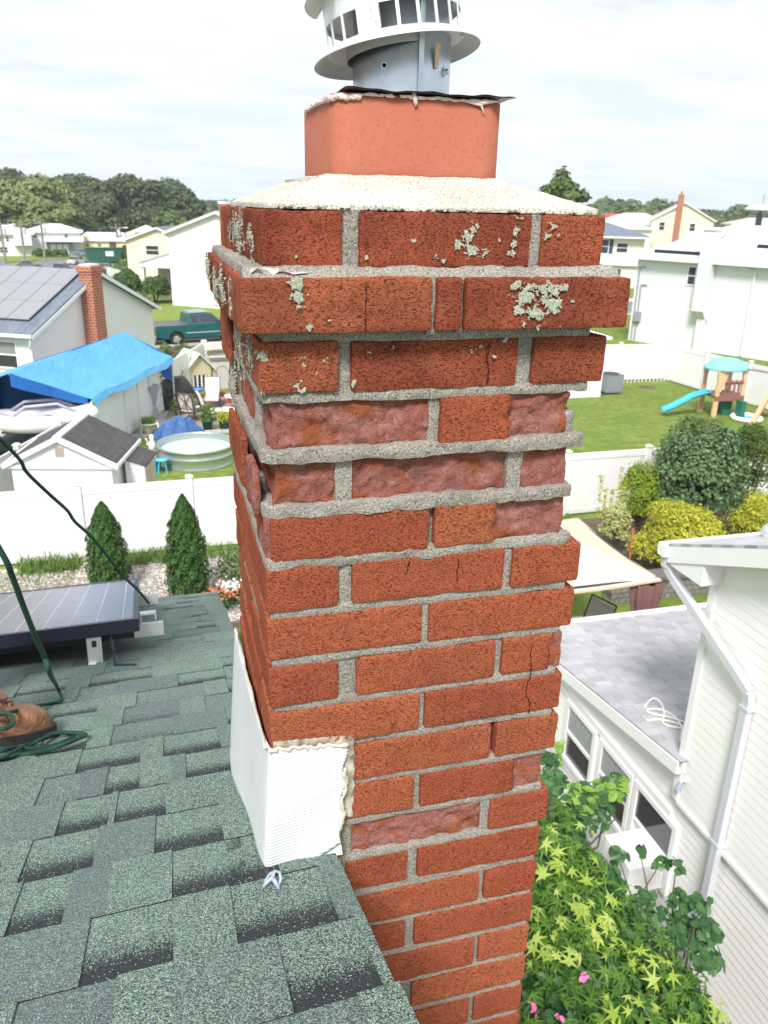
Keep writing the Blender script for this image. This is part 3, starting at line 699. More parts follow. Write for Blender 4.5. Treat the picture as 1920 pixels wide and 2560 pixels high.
fa = MB(); fa.add([E_(RX-.012,yb,-.030),E_(RX-.012,2.70,-.030),E_(RX-.012,2.70,-.15),E_(RX-.012,yb,-.15),E_(-.012,yb,-.15),E_(-.012,2.70,-.15)], [(0,1,2,3),(3,2,5,4)])
obj('rake_board', fa, M_white, house, world=True)
# ---------------------------------------------------------------- membrane flashing wrapped on the chimney
t = NT('ribbed_white_membrane', .38, spec=.5); co = t.co()
wv = t.n('ShaderNodeTexWave', wave_type='BANDS', bands_direction='Z'); t.l(t.co((1,1,1), (0,R(5),0)), wv.inputs[0]); wv.inputs['Scale'].default_value = 62; wv.inputs['Distortion'].default_value = 1.2; wv.inputs['Detail'].default_value = 1; wv.inputs['Detail Scale'].default_value = .1
t.color(t.mix(t.noise(co, 12, 4), (.70,.71,.73), (.80,.81,.82))); t.bump(wv.outputs['Fac'], .35, .0013); t.bump(t.noise(co, 30, 3), .25, .004); M_memb = t.m
fs = MB()
def fr(u, v):   # front sheet: v 0 top .. 1 bottom
    xl = -.004 - .014*v; xr = .0985 - .010*v + .0025*math.sin(v*19) + (.005 if .33 < v < .42 else 0)
    x = xl+(xr-xl)*u; zt_ = -.668-.010*u; zb = -.857 + .002*u + (.020*max(0,(u-.68)/.32)**1.2)
    bulge = .006+.014*v**1.5*(1-.5*u) + .004*math.sin(u*3+v*4)*v
    if u < .06: bulge -= .003*(1-u/.06)
    return (x, -bulge, zt_+(zb-zt_)*v)
fs.grid(28, 36, fr)
def sd2(u, v):  # left sheet: u 0 back .. 1 front corner
    y = .425*(1-u)-.003; z1 = -.716+.05*u**1.5; xb, yb_, zb = -.03, y, rz_(y)+.004
    f_ = fr(0, v)
    x = (-.012 - .022*v*(1-.35*u) - .004*math.sin(u*7)*v)*(1-u**6) + f_[0]*u**6
    yy = y*(1-u**8) + f_[1]*u**8
    z = z1 + (zb-z1)*v
    if u > .7: q = (u-.7)/.3; z = z*(1-q**3)+f_[2]*q**3
    return (x, yy, z)
fs.grid(36, 30, lambda u, v: sd2(u, v))
# thickness backing towards the wall
flsh = obj('membrane_flashing', fs, M_memb, chim, sm=True, world=True)
sdm = flsh.modifiers.new('thick', 'SOLIDIFY'); sdm.thickness = .0022; sdm.offset = 1
ap = MB(); ap.grid(6, 3, lambda u, v: (.035+.056*u, -.004-.014*v+.001*u, -.862+.012*(1-v)*u+.0065)); ap.grid(6,2,lambda u,v:(.045+.046*u,-.0045,-.862+.03*v*u+.006)); obj('step_flashing', ap, M_galv, chim, sm=True, world=True)
# caulk bead along the membrane's top and right edges, and the clear smear beyond it
cb_ = MB(); r6 = random.Random(4)
P = [Vector((x, -.006+r6.uniform(-.002,.001), -.667-.010*(x/.1)+r6.uniform(-.0025,.0025))) for x in np.linspace(-.006,.100,26)]
cb_.tube(P, [r6.uniform(.0016,.0036) for _ in P], 8)
P = [Vector((.0985-.010*v+.001+.002*math.sin(v*19)+r6.uniform(-.001,.0015), -.007-.002*v, -.680-.155*v)) for v in np.linspace(.22,.9,22)]
cb_.tube(P, [r6.uniform(.0018,.0042) for _ in P], 8)
P = [Vector((-.010+.001*math.sin(k_), .002+k_*.021, -.668-.0027*k_+r6.uniform(-.002,.002))) for k_ in range(21)]
cb_.tube(P, [r6.uniform(.0012,.0030) for _ in P], 8)
for i in range(0): blob(cb_, -.004+r6.uniform(-.003,.006), -.008, -.675-.004*i, .004, .002, .005, i, 5)
obj('caulk_bead', cb_, plain('aged_clear_caulk', (.58,.53,.45), .3, var=.15, sc=40, spec=.6), chim, sm=True, world=True)
sm2 = MB()
sm2.grid(8, 22, lambda u, v: (.095+.0155*u-.006*max(0,v-.6)+.0012*math.sin(v*31+u*3), -.0015-.0014*math.sin(u*3)-.0008*math.sin(v*40+u*9), -.668-.012*u-.130*v+.004*u*v))
sm2.grid(30, 5, lambda u, v: (.0+.11*u, -.0018-.001*math.sin(u*60+v*4), -.658-.008*u-.016*v))
t = NT('clear_caulk_smear', .12, spec=.7); co = t.co(); t.color(t.mix(t.ramp(t.noise(co, 60, 4), [(.35,0),(.65,1)]), (.22,.17,.13), (.58,.52,.45))); t.bump(t.noise(co, 70, 3), .6, .004)
obj('caulk_smear', sm2, t.m, chim, sm=True, world=True)
# ---------------------------------------------------------------- grey plastic scrap on the shingles
sc_ = thing('plastic_scrap', 'small curled blue-grey plastic scrap lying on the green shingles below the chimney', 'scrap', RP(-.015, -.075, .008))
q = MB(); q.tube([(-.014,-.006,.002),(-.008,-.002,.005),(0,0,.009),(.004,.006,.014),(.010,.004,.012),(.011,-.002,.006),(.006,-.010,.002)], [.0012,.0028,.003,.0022,.002,.0024,.0012], 8)
q.tube([(0,0,.009),(.003,-.006,.007),(.007,-.013,.001)], [.003,.0032,.0022], 8); q.tube([(-.010,.001,.004),(-.002,.010,.006),(.004,.006,.013)], [.0016,.0022,.002], 8)
M_scr = plain('blue_grey_plastic', (.34,.38,.48), .35); obj('curl', q, M_scr, sc_, sm=True)
# ---------------------------------------------------------------- solar panel on rails
slope = math.atan(SL)
OFF = .130
PM = Matrix.Translation(RP(-.232, 1.475/CS-.018, OFF)) @ Matrix.Rotation(R(2.2), 4, 'Z') @ Matrix.Rotation(-slope, 4, 'X')  # origin near right corner, +y down the slope
pan = thing('solar_panel', 'dark blue solar panel on silver rails near the eave of the green roof', 'solar panel', (0,0,0))
pan.matrix_world = PM
_pm = PM.decompose(); pan.location = _pm[0]; pan.rotation_euler = _pm[1].to_euler()
W_, L_ = 3.3, 1.22; W1 = 1.62
M_frame = plain('dark_anodised_frame', (.012,.014,.03), .35, spec=.6, var=.2)
M_alu = metal('mill_aluminium', (.78,.78,.78), .35, .08, 10, .8)
t = NT('solar_cells', .35, spec=.5); co = t.co(); 
cc = t.mix(t.ramp(t.noise(t.co((1,6,1)), 2.2, 4), [(.3,0),(.7,1)]), (.12,.115,.155), (.21,.195,.225)); vr = t.n('ShaderNodeTexVoronoi'); t.l(co, vr.inputs[0]); vr.inputs['Scale'].default_value = 60
cc = t.mix(.25, cc, t.mix(vr.outputs['Color'], (.11,.11,.16), (.17,.16,.21))); t.color(cc); t.b.inputs['Coat Weight'].default_value = 1; t.b.inputs['Coat Roughness'].default_value = .22; M_cell = t.m
t = NT('panel_ribbon', .4); t.color((.75,.76,.80)); M_rib = t.m
for k_, xo in enumerate((0, -W1-.02)):
    f = MB(); f.box(xo-W1, xo, 0, .03, -.04, 0); f.box(xo-W1, xo, L_-.03, L_, -.04, 0); f.box(xo-.018, xo, .03, L_-.03, -.04, 0); f.box(xo-W1, xo-W1+.018, .03, L_-.03, -.04, 0)
    obj('frame', f, [plain('grey_frame_top', (.10,.11,.16), .3), M_frame][1], pan)
    g_ = MB(); g_.box(xo-W1+.018, xo-.018, .03, L_-.03, -.036, -.002); gl = obj('glass', g_, M_cell, pan)
    rb = MB()
    for i in range(20):
        x_ = xo-.05-i*.079
        if x_ > xo-W1+.03: rb.box(x_-.0008, x_+.0008, .034, L_-.034, -.003, -.0012)
    obj('ribbon', rb, M_rib, gl)
for y_ in (.16, .92):
    rl = MB(); rl.box(-3.2, -.02, y_-.022, y_+.022, -.082, -.042, 1); rl.box(-.02, .075, y_-.022, y_+.022, -.085, -.082); rl.box(-.02, .075, y_-.022, y_-.019, -.082, -.045); rl.box(-.02, .075, y_+.019, y_+.022, -.082, -.045); rl.box(-.02, .075, y_-.015, y_+.015, -.048, -.043); obj('rail', rl, [M_alu, M_frame], pan)  # rail coloured dark beneath the panel to deepen its shade, bare end aluminium
    cl = MB(); cl.box(.003, .055, y_-.03, y_+.03, -.012, -.006); cl.box(.003, .007, y_-.03, y_+.03, -.045, -.012); cl.box(.05, .055, y_-.03, y_+.03, -.03, -.012); obj('end_clamp', cl, M_alu, pan)
for x_ in (-.14, -1.3):
    for y_ in (.02, .86):
        br = MB(); br.box(x_-.022, x_+.022, y_-.006, y_-.002, -.125, -.045); br.box(x_-.022, x_+.022, y_-.05, y_, -.129, -.125); br.box(x_-.007, x_+.007, y_-.0075, y_-.006, -.075, -.055, 1)
        obj('foot_bracket', br, [M_alu, M_frame], pan)
cbx = MB(); cbx.tube([(-.09,.02,-.05),(-.085,.0,-.09),(-.08,-.06,-.125),(-.02,-.09,-.128)], .005, 6); obj('cable', cbx, M_frame, pan)
# ---------------------------------------------------------------- green cords
t = NT('green_braided_cord', .7, spec=.3); co = t.co(); wv = t.n('ShaderNodeTexWave'); t.l(t.co((1,1,1),(R(30),R(40),0)), wv.inputs[0]); wv.inputs['Scale'].default_value = 110
t.color(t.mix(t.noise(co, 30, 4), (.008,.040,.026), (.022,.085,.056))); t.bump(wv.outputs['Fac'], .5, .002); M_cord = t.m
def spline(pts, n=14):
    P = [Vector(p) for p in pts]; P = [P[0]*2-P[1]] + P + [P[-1]*2-P[-2]]; o = []
    for i in range(1, len(P)-2):
        for k_ in range(n):
            t_ = k_/n; a, b, c_, d = P[i-1], P[i], P[i+1], P[i+2]
            o.append(.5*((2*b)+(c_-a)*t_+(2*a-5*b+4*c_-d)*t_*t_+(3*b-a-3*c_+d)*t_**3))
    return o + [P[-2]]
def at_d(px, py, d): r_ = ray(px, py); return CAM + r_*(d)
def S3(x, y): return (x/2.676, 1150+y/2.676)
def roofp(px, py, off): 
    n_ = Vector((0, SN, CS)); return plane_hit(px, py, n_, Z0*CS+off)
# taut line: from the far left in the air to the panel's corner
pe = PM @ Vector((.012, .62, -.03)); 
P = [at_d(-400,760,1.15), at_d(0,1087,1.55), at_d(120,1200,1.75), at_d(165,1262,1.9), at_d(200,1335-70,2.0)]
P = [at_d(-560,560,1.2), at_d(-160,935,1.45)] + [at_d(x_, y_, d_) for x_, y_, d_ in ((0,1097,1.62),(50,1150,1.70),(68,1182,1.74),(125,1237,1.84),(168,1276,1.92),(188,1305,1.97),(232,1345,2.06),(275,1398,2.16),(308,1440,2.26),(345,1475,2.36),(372,1508,2.43))]
ln = MB(); ln.tube(spline(P, 8), .0042, 8); o = obj('rope', ln, M_cord, sm=True); tag(o, 'thin dark green braided cord running taut from the upper left down to the solar panel', 'cord')
P = [at_d(-420,820,.95), at_d(-160,1120,1.0)] + [at_d(x_, y_, d_) for x_, y_, d_ in ((0,1375,1.06),(30,1440,1.09),(60,1520,1.14),(88,1590,1.19),(110,1640,1.25),(128,1690,1.32))] + \
    [roofp(142,1715,.05), roofp(154,1742,.012), roofp(150,1752,.010), roofp(128,1758,.008), roofp(85,1766,.03), roofp(45,1775,.075), roofp(0,1787,.09), roofp(-60,1805,.05), roofp(-120,1830,.01)]
ln = MB(); ln.tube(spline(P, 8), .0042, 10); o = obj('rope', ln, M_cord, sm=True); tag(o, 'thicker green cord hanging in a bend in front of the brown boot', 'cord')
P = [roofp(x_, y_, h_) for x_, y_, h_ in ((-80,1860,.006),(0,1898,.006),(60,1886,.006),(140,1868,.018),(195,1846,.018),(214,1838,.018),(200,1833,.018),(140,1832,.018),(90,1850,.006),(40,1876,.018),(0,1893,.018),(-90,1905,.006),(-150,1880,.006),(-90,1858,.006),(0,1872,.018),(60,1868,.006),(100,1850,.018),(150,1833,.006),(176,1834,.006),(184,1841,.006),(150,1858,.006),(90,1872,.006),(40,1868,.018),(0,1878,.03),(-70,1895,.02),(-120,1880,.02))]
ln = MB(); ln.tube(spline(P, 8), .0045, 10); o = obj('rope', ln, M_cord, sm=True); tag(o, 'green cord lying coiled in flat loops on the shingles below the boot', 'cord')
P = [roofp(-120,1800,.02), roofp(-40,1818,.05), roofp(0,1822,.10), roofp(22,1818,.10), roofp(33,1805,.10), roofp(30,1790,.10), roofp(12,1782,.105), roofp(-30,1790,.1)]
ln = MB(); ln.tube(spline(P, 6), .0043, 8); o = obj('rope', ln, M_cord, sm=True); tag(o, 'short loop of green cord curling over the laces of the brown boot', 'cord')
# ================================================================ ground, road, fences
def ground_mat(name, a, b, c, sc=.5, fine=9, bump=.5):
    t = NT(name, .95, spec=.15); co = t.co()
    x = t.mix(t.ramp(t.noise(co, sc, 5, .6), [(.32,0),(.68,1)]), a, b); x = t.mix(t.ramp(t.noise(co, fine, 5, .7), [(.35,0),(.65,1)]), x, c)
    t.color(x); t.bump(t.noise(co, fine*3, 3, .7), bump, .05); return t.m
M_lawn = ground_mat('mown_lawn', (.14,.205,.036), (.24,.30,.070), (.10,.155,.028), .45, 3)
M_lawn2 = ground_mat('bright_lawn', (.19,.26,.055), (.27,.33,.085), (.14,.20,.04), .3, 2)
M_asph = ground_mat('asphalt', (.20,.20,.21), (.25,.25,.26), (.17,.17,.18), .4, 8, .2)
M_conc = ground_mat('concrete', (.50,.48,.44), (.58,.56,.52), (.45,.43,.40), .5, 6, .2)
M_soil = ground_mat('bare_soil', (.13,.10,.07), (.19,.15,.10), (.10,.08,.05), 1, 12)
def sheet(name, pts, m, h=0.0, kind='structure'):
    b = MB(); b.poly([(p[0], p[1], G+h) for p in pts]); o = obj(name, b, m); tag(o, kind=kind); return o
g_ = MB(); Rg = 1500
g_.grid(60, 60, lambda u, v: ((u-.5)*2*Rg*abs((u-.5)*2)**1.5 if True else 0, 200+(v-.5)*2*Rg*abs((v-.5)*2)**1.5, G))
tag(obj('ground', g_, M_lawn), kind='structure')
gp = lambda x, y: tuple(GP(x, y))[:2]
d_ = Vector((.96,.28)).normalized()
def strip(name, p, d, L0, L1, w0, w1, m, h):
    n_ = Vector((-d.y, d.x)); p = Vector(p); sheet(name, [p+d*L0+n_*w0, p+d*L1+n_*w0, p+d*L1+n_*w1, p+d*L0+n_*w1], m, h)
strip('road', (-.2,48.2), d_, -26, 60, -.6, 6.0, M_asph, .004)
def kerb(name, p, d, L0, L1, w0, w1, m, h=.12):
    n_ = Vector((-d.y, d.x)); p = Vector(p); b = MB(); b.prism([(*(p+d*L0+n_*w0),G-.05),(*(p+d*L1+n_*w0),G-.05),(*(p+d*L1+n_*w1),G-.05),(*(p+d*L0+n_*w1),G-.05)], (0,0,.05+h)); tag(obj(name, b, m), kind='structure')
kerb('kerb', (-.2,48.2), d_, -26, 60, 6.0, 6.2, M_conc); kerb('kerb', (-.2,48.2), d_, -26, 60, -.8, -.6, M_conc)
strip('pavement', (-.2,48.2), d_, -26, 60, 6.9, 8.1, M_conc, .012)
sheet('verge', [(-5,43),(12,46),(12,49.5),(-5,46.4)], M_soil, .006)
# front lawns across the road are lusher
sheet('front_lawn', [(-4,57.5),(10,61),(12,72),(-6,74)], M_lawn2, .006)
sheet('road', [gp(20,704), gp(176,704), gp(196,668), gp(182,650), gp(112,646), gp(60,668)], M_asph, .006)
sheet('driveway', [gp(196,672), gp(236,668), gp(262,650), gp(240,648), gp(190,655)], M_conc, .010)
sheet('front_lawn', [gp(-80,664), gp(108,645), gp(112,635), gp(-80,641)], M_lawn2, .008)
sheet('front_lawn', [gp(205,700), gp(318,712), gp(330,676), gp(300,660), gp(240,672)], M_lawn2, .012)
# gravel bed behind our house with loose stones on it
t = NT('river_gravel', .8, spec=.3); co = t.co(); vr = t.n('ShaderNodeTexVoronoi'); t.l(co, vr.inputs[0]); vr.inputs['Scale'].default_value = 20
vs = t.n('ShaderNodeSeparateColor'); t.l(vr.outputs['Color'], vs.inputs[0])
c = t.ramp(vs.outputs[0], [(0,(.28,.25,.22)),(.2,(.50,.46,.42)),(.5,(.66,.61,.55)),(.75,(.45,.36,.29)),(.88,(.78,.75,.71))], 'CONSTANT')
t.color(t.mix(t.ramp(vr.outputs['Distance'], [(.5,0),(.75,.8)]), c, (.10,.085,.07))); t.bump(vr.outputs['Distance'], 1, .03, True); M_grav = t.m
sheet('gravel_bed', [(-9,13.6),(1.9,13.6),(2.3,17.45),(-9,17.45)], M_grav, .02)
rg = random.Random(5); st = MB()
for i in range(2600):
    x, y = rg.uniform(-6.5,2.0), rg.uniform(14.0,17.3); s_ = rg.uniform(.018,.04)
    a = rg.uniform(0,PI); V = []
    for z in (-.3,.45):
        for j in range(6): V.append((x+s_*math.cos(a+j*PI/3)*rg.uniform(.8,1.2)*(1 if z < 0 else .75), y+s_*math.sin(a+j*PI/3)*.8*(1 if z < 0 else .75), G+.03+s_*z))
    V.append((x, y, G+.03+s_*.75)); st.add(V, [(j,(j+1)%6,6+(j+1)%6,6+j) for j in range(6)]+[(6+j,6+(j+1)%6,12) for j in range(6)])
t = NT('pebble', .75); gi = t.n('ShaderNodeNewGeometry'); t.color(t.ramp(gi.outputs['Random Per Island'], [(0,(.20,.17,.15)),(.3,(.40,.35,.30)),(.6,(.52,.46,.40)),(.8,(.33,.24,.18)),(1,(.70,.66,.61))])); 
o = obj('loose_gravel', st, t.m); tag(o, 'pale river pebbles scattered over the bed along the white fence', 'gravel', kind='stuff')
# edging board along the gravel
b = MB(); b.box(.2, 3.2, 13.55, 13.62, G, G+.14); o = obj('edging_board', b, plain('weathered_timber', (.16,.12,.09), .9)); tag(o, 'dark timber edging board between gravel and planting', 'edging')
# ---------------------------------------------------------------- white vinyl fences
t = NT('fence_vinyl', .45, spec=.4); co = t.co(); sp = t.n('ShaderNodeSeparateXYZ'); t.l(t.tc.outputs['Object'], sp.inputs[0])
top = t.ramp(sp.outputs[2], [(.0,1),(1,1)])
mz = t.math('MULTIPLY', t.ramp(t.math('SUBTRACT', sp.outputs[2], 1.62), [(0,0),(.03,1)]), t.ramp(t.noise(t.co((1,1,.4)), 7, 6, .75), [(.52,0),(.66,.45)]))
lowz = t.math('MULTIPLY', t.ramp(sp.outputs[2], [(.0,1),(.35,0)]), t.ramp(t.noise(co, 3, 5, .7), [(.4,0),(.7,.7)]))
c = t.mix(mz, (.82,.82,.82), (.50,.48,.36)); c = t.mix(lowz, c, (.42,.42,.32)); t.color(c); M_fence = t.m
def fence(name, label, A, B, npan, group=None, skip_first=False):
    A, B = Vector(A), Vector(B); L = (B-A).length; d = (B-A)/L
    f = thing(name, label, 'fence', (A.x, A.y, G), math.atan2(d.y, d.x), group); s_ = L/npan
    for i in range(npan+1):
        b = MB(); x = i*s_; b.box(x-.065, x+.065, -.065, .065, 0, 1.86); po = obj('post', b, M_fence, f)
        c_ = MB(); c_.box(x-.085, x+.085, -.085, .085, 1.86, 1.895); c_.add([(x-.075,-.075,1.895),(x+.075,-.075,1.895),(x+.075,.075,1.895),(x-.075,.075,1.895),(x,0,1.935)], [(0,1,4),(1,2,4),(2,3,4),(3,0,4)]); obj('post_cap', c_, M_fence, po)
        if i < npan:
            b = MB(); x0, x1 = x+.065, x+s_-.065
            b.box(x0, x1, -.025, .025, 1.62, 1.80); b.box(x0, x1, -.025, .025, .06, .2)
            n = int((x1-x0)/.16); w_ = (x1-x0)/n
            for j in range(n): b.box(x0+j*w_+.0015, x0+(j+1)*w_-.0015, -.011, .011, .2, 1.62)
            b.box(x0, x1, -.006, .006, .19, 1.63); obj('panel', b, M_fence, f)
    return f
fence('vinyl_fence', 'long white vinyl privacy fence running behind the gravel bed and the arborvitaes', (-9.65,17.62), (17.85,17.95), 11)
fence('vinyl_fence', 'white vinyl fence running away beside the blue tarp and the covered grill', (-4.75,19.0), (1.9,37.75), 8)
fence('vinyl_fence', 'white vinyl fence closing the far end of the yard with the small playhouse', (1.98,37.75), (11.5,37.7), 4)
fence('vinyl_fence', 'white vinyl fence at the back of the lawn behind the play tower', (19.3,34.7), (24.4,34.2), 2)
fence('vinyl_fence', 'white vinyl fence along the right side of the lawn beyond the play tower', (24.4,34.2), (25.9,21.0), 5)
# weeds at the foot of the near fence
# ================================================================ foliage tools
def leaf_mat(name, cols, trans=.3, rough=.6):
    t = NT(name, rough, spec=.3); gi = t.n('ShaderNodeNewGeometry')
    k = len(cols); c = t.ramp(gi.outputs['Random Per Island'], [(i/(k-1), c_) for i, c_ in enumerate(cols)])
    c = t.mix(t.ramp(t.noise(t.co(), 1.1, 3), [(.35,0),(.65,.35)]), c, cols[0])
    t.color(c); tr = t.n('ShaderNodeBsdfTranslucent'); t.l(c, tr.inputs[0]); ms = t.n('ShaderNodeMixShader'); ms.inputs[0].default_value = trans
    o = [n for n in t.t.nodes if n.type == 'OUTPUT_MATERIAL'][0]; t.l(t.b.outputs[0], ms.inputs[1]); t.l(tr.outputs[0], ms.inputs[2]); t.l(ms.outputs[0], o.inputs[0]); return t.m
SH = {
 'quad': ([(-.5,-.5,0),(.5,-.5,0),(.5,.5,0),(-.5,.5,0)], [(0,1,2,3)]),
 'tri': ([(-.35,-.5,0),(.35,-.5,0),(0,.7,0)], [(0,1,2)]),
 'oval': ([(0,-.5,0),(.33,-.2,.03),(.36,.15,.03),(0,.55,-.05),(-.36,.15,.03),(-.33,-.2,.03),(0,0,-.04)], [(0,1,6),(1,2,6),(2,3,6),(3,4,6),(4,5,6),(5,0,6)]),
 'blade': ([(-.06,-.5,0),(.06,-.5,0),(.03,.3,.1),(0,.6,.25),(-.03,.3,.1)], [(0,1,2,4),(4,2,3)]),
}
def _star():
    V = [(0,0,0)]; tips = [(-90,.22),(-28,.44),(28,.58),(90,.66),(152,.58),(208,.44)]
    tips = [(90,.68,.0),(38,.60,0),(-15,.48,0),(142,.60,0),(195,.48,0),(-90,.2,0)]
    tips = sorted([(a % 360, r) for a, r, _ in tips]); k = len(tips); ring = []
    for i, (a, r) in enumerate(tips):
        b = tips[(i+1)%k][0]; b = b+360 if b < a else b
        V.append((r*math.cos(R(a)), r*math.sin(R(a)), -.10)); ring.append(len(V)-1)
        # two shoulders give each lobe its pointed body
        V.append((.17*math.cos(R((a+b)/2)), .17*math.sin(R((a+b)/2)), .03)); ring.append(len(V)-1)
    return V, [(0, ring[i], ring[(i+1) % len(ring)]) for i in range(len(ring))]
SH['star'] = _star()
def leaves(name, P, Nn, size, m, parent, shape='quad', seed=0, up=None, world=True, gravity=0, sm=False):
    rs = np.random.RandomState(seed); P = np.asarray(P, float); Nn = np.asarray(Nn, float); n = len(P)
    Nn = Nn/np.maximum(np.linalg.norm(Nn, axis=1, keepdims=True), 1e-6)
    if up is None: rv = rs.normal(size=(n,3)); rv[:,2] -= gravity
    else: rv = np.tile(np.array(up, float), (n,1)) + rs.normal(size=(n,3))*.35
    Y = rv - Nn*np.sum(rv*Nn, 1, keepdims=True); Y /= np.maximum(np.linalg.norm(Y, axis=1, keepdims=True), 1e-6); X = np.cross(Y, Nn)
    S = size if np.ndim(size) else size*rs.uniform(.65, 1.35, n)
    v, f = SH[shape]; v = np.array(v); k = len(v)
    V = P[:,None,:] + S[:,None,None]*(v[None,:,0:1]*X[:,None,:] + v[None,:,1:2]*Y[:,None,:] + v[None,:,2:3]*Nn[:,None,:])
    mb = MB(); mb.v = [V.reshape(-1,3)]; mb.n = n*k
    base = np.arange(n)*k; F = []
    for q in f: F.append(base[:,None] + np.array(q)[None,:])
    mb.f = [tuple(r_) for q in F for r_ in q.tolist()]; mb.m = [0]*len(mb.f); mb.at = [np.zeros((n*k,3))]
    return obj(name, mb, m, parent, sm=sm, world=world)
def blob_pts(blobs, n, seed=0, depth=.35, upbias=.25, jit=.45):
    rs = np.random.RandomState(seed); B = np.array(blobs, float); w_ = (B[:,3]*B[:,4]*B[:,5])**(2/3); idx = rs.choice(len(B), n, p=w_/w_.sum())
    d = rs.normal(size=(n,3)); d /= np.linalg.norm(d, axis=1, keepdims=True); d[:,2] = np.where(d[:,2] < -.3, -d[:,2], d[:,2])
    r_ = 1 - depth*rs.random(n)**1.6 + .06*rs.normal(size=n)
    P = B[idx,:3] + d*B[idx,3:6]*r_[:,None]; Nn = d + rs.normal(size=(n,3))*jit; Nn[:,2] += upbias
    return P, Nn
def limb(mb, a, b, r0, r1, seed, seg=5, wob=.05):
    rs = random.Random(seed); a, b = Vector(a), Vector(b); L = (b-a).length
    P = [a.lerp(b, i/seg)+Vector((rs.uniform(-1,1), rs.uniform(-1,1), 0))*wob*L*(0 < i < seg) for i in range(seg+1)]
    mb.tube(P, [r0+(r1-r0)*i/seg for i in range(seg+1)], 7); return P
M_bark = plain('grey_brown_bark', (.12,.09,.065), .95, bump=.8, bsc=30, bd=.02)
def tree(label, x, y, h, r, m, seed, n=5000, leaf=.55, group=None, nb=16, z0=.18, cat='tree', shape='quad', squash=1.0, name='broadleaf_tree'):
    t_ = thing(name, label, cat, (x, y, G), 0, group); rs = random.Random(seed); blobs = []
    for i in range(nb):
        a = rs.uniform(0, 2*PI); q = rs.random()**.5; zz_ = z0+(.9-z0)*rs.random()**.9; env = math.sin(PI*min(1, max(.12, (zz_-z0*.6)/(1.02-z0*.6))))**.6
        br = r*rs.uniform(.30,.52); blobs.append((q*env*r*.72*math.cos(a), q*env*r*.72*math.sin(a), h*zz_, br, br, br*.75*squash))
    blobs.append((0,0,h*.86,r*.34,r*.34,h*.14)); blobs.append((0,0,h*.55,r*.6,r*.6,h*.3))
    P, Nn = blob_pts(blobs, n, seed); leaves('crown', P, Nn, leaf, m, t_, shape, seed, world=False)
    b = MB(); limb(b, (0,0,-.1), (0,0,h*.7), h*.028, h*.01, seed, 6, .02)
    for i in range(7):
        bb = blobs[i]; limb(b, (0,0,h*rs.uniform(.22,.5)), bb[:3], h*.012, h*.004, seed+i, 4, .06)
    obj('trunk', b, M_bark, t_, sm=True); return t_
def bush(label, x, y, w_, h, m, seed, n=2500, leaf=.06, shape='oval', group=None, nb=9, d=None, cat='shrub', name='shrub', zb=0, upb=.3, rough=1.0):
    t_ = thing(name, label, cat, (x, y, G+zb), 0, group); rs = random.Random(seed); d = d or w_; blobs = [(0,0,h*.48,w_*.40,d*.40,h*.44)]
    for i in range(nb):
        a = rs.uniform(0,2*PI); q = rs.uniform(.3,1); zz_ = rs.uniform(.25,.85); k = .8-.45*abs(zz_-.45); br = w_*rs.uniform(.13,.22)*rough
        blobs.append((q*k*.42*w_*math.cos(a), q*k*.42*d*math.sin(a), h*zz_, br, br*d/w_, br*.9))
    P, Nn = blob_pts(blobs, n, seed, .3, upb); P[:,2] = np.maximum(P[:,2], .02); leaves('foliage', P, Nn, leaf, m, t_, shape, seed, world=False)
    b = MB()
    for i in range(6): limb(b, (rs.uniform(-.05,.05)*w_, rs.uniform(-.05,.05)*d, 0), (rs.uniform(-.3,.3)*w_, rs.uniform(-.3,.3)*d, h*.7), .02*h, .006*h, seed+i, 3)
    obj('stem', b, M_bark, t_); return t_
L_far = leaf_mat('far_tree_leaf', [(.05,.085,.035),(.085,.125,.05),(.12,.165,.065)], .2)
L_far2 = leaf_mat('far_light_leaf', [(.14,.20,.065),(.21,.27,.095),(.27,.34,.13)], .25)
L_far3 = leaf_mat('far_mid_leaf', [(.08,.13,.04),(.12,.18,.055),(.15,.22,.065)], .2)
L_arb = leaf_mat('arborvitae_leaf', [(.030,.085,.018),(.055,.125,.026),(.085,.17,.035)], .15)
L_round = leaf_mat('clipped_bush_leaf', [(.035,.085,.018),(.065,.125,.028),(.11,.18,.04)], .15)
L_dark = leaf_mat('dark_shrub_leaf', [(.05,.10,.045),(.095,.165,.07),(.15,.24,.10),(.23,.33,.14)], .2)
L_lime = leaf_mat('lime_leaf', [(.15,.24,.02),(.24,.34,.03),(.33,.43,.05)], .3)
L_gold = leaf_mat('golden_leaf', [(.28,.33,.03),(.50,.50,.05),(.72,.66,.09)], .3)
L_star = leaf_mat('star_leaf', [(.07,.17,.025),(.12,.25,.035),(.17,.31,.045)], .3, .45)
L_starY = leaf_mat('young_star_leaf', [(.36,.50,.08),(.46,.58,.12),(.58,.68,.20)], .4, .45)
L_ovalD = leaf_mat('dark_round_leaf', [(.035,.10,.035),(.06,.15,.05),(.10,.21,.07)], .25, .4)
L_ovalL = leaf_mat('light_round_leaf', [(.20,.36,.06),(.28,.46,.09),(.34,.52,.11)], .35, .45)
L_grass = leaf_mat('weed_blade', [(.10,.19,.04),(.17,.27,.06),(.24,.33,.10)], .3)
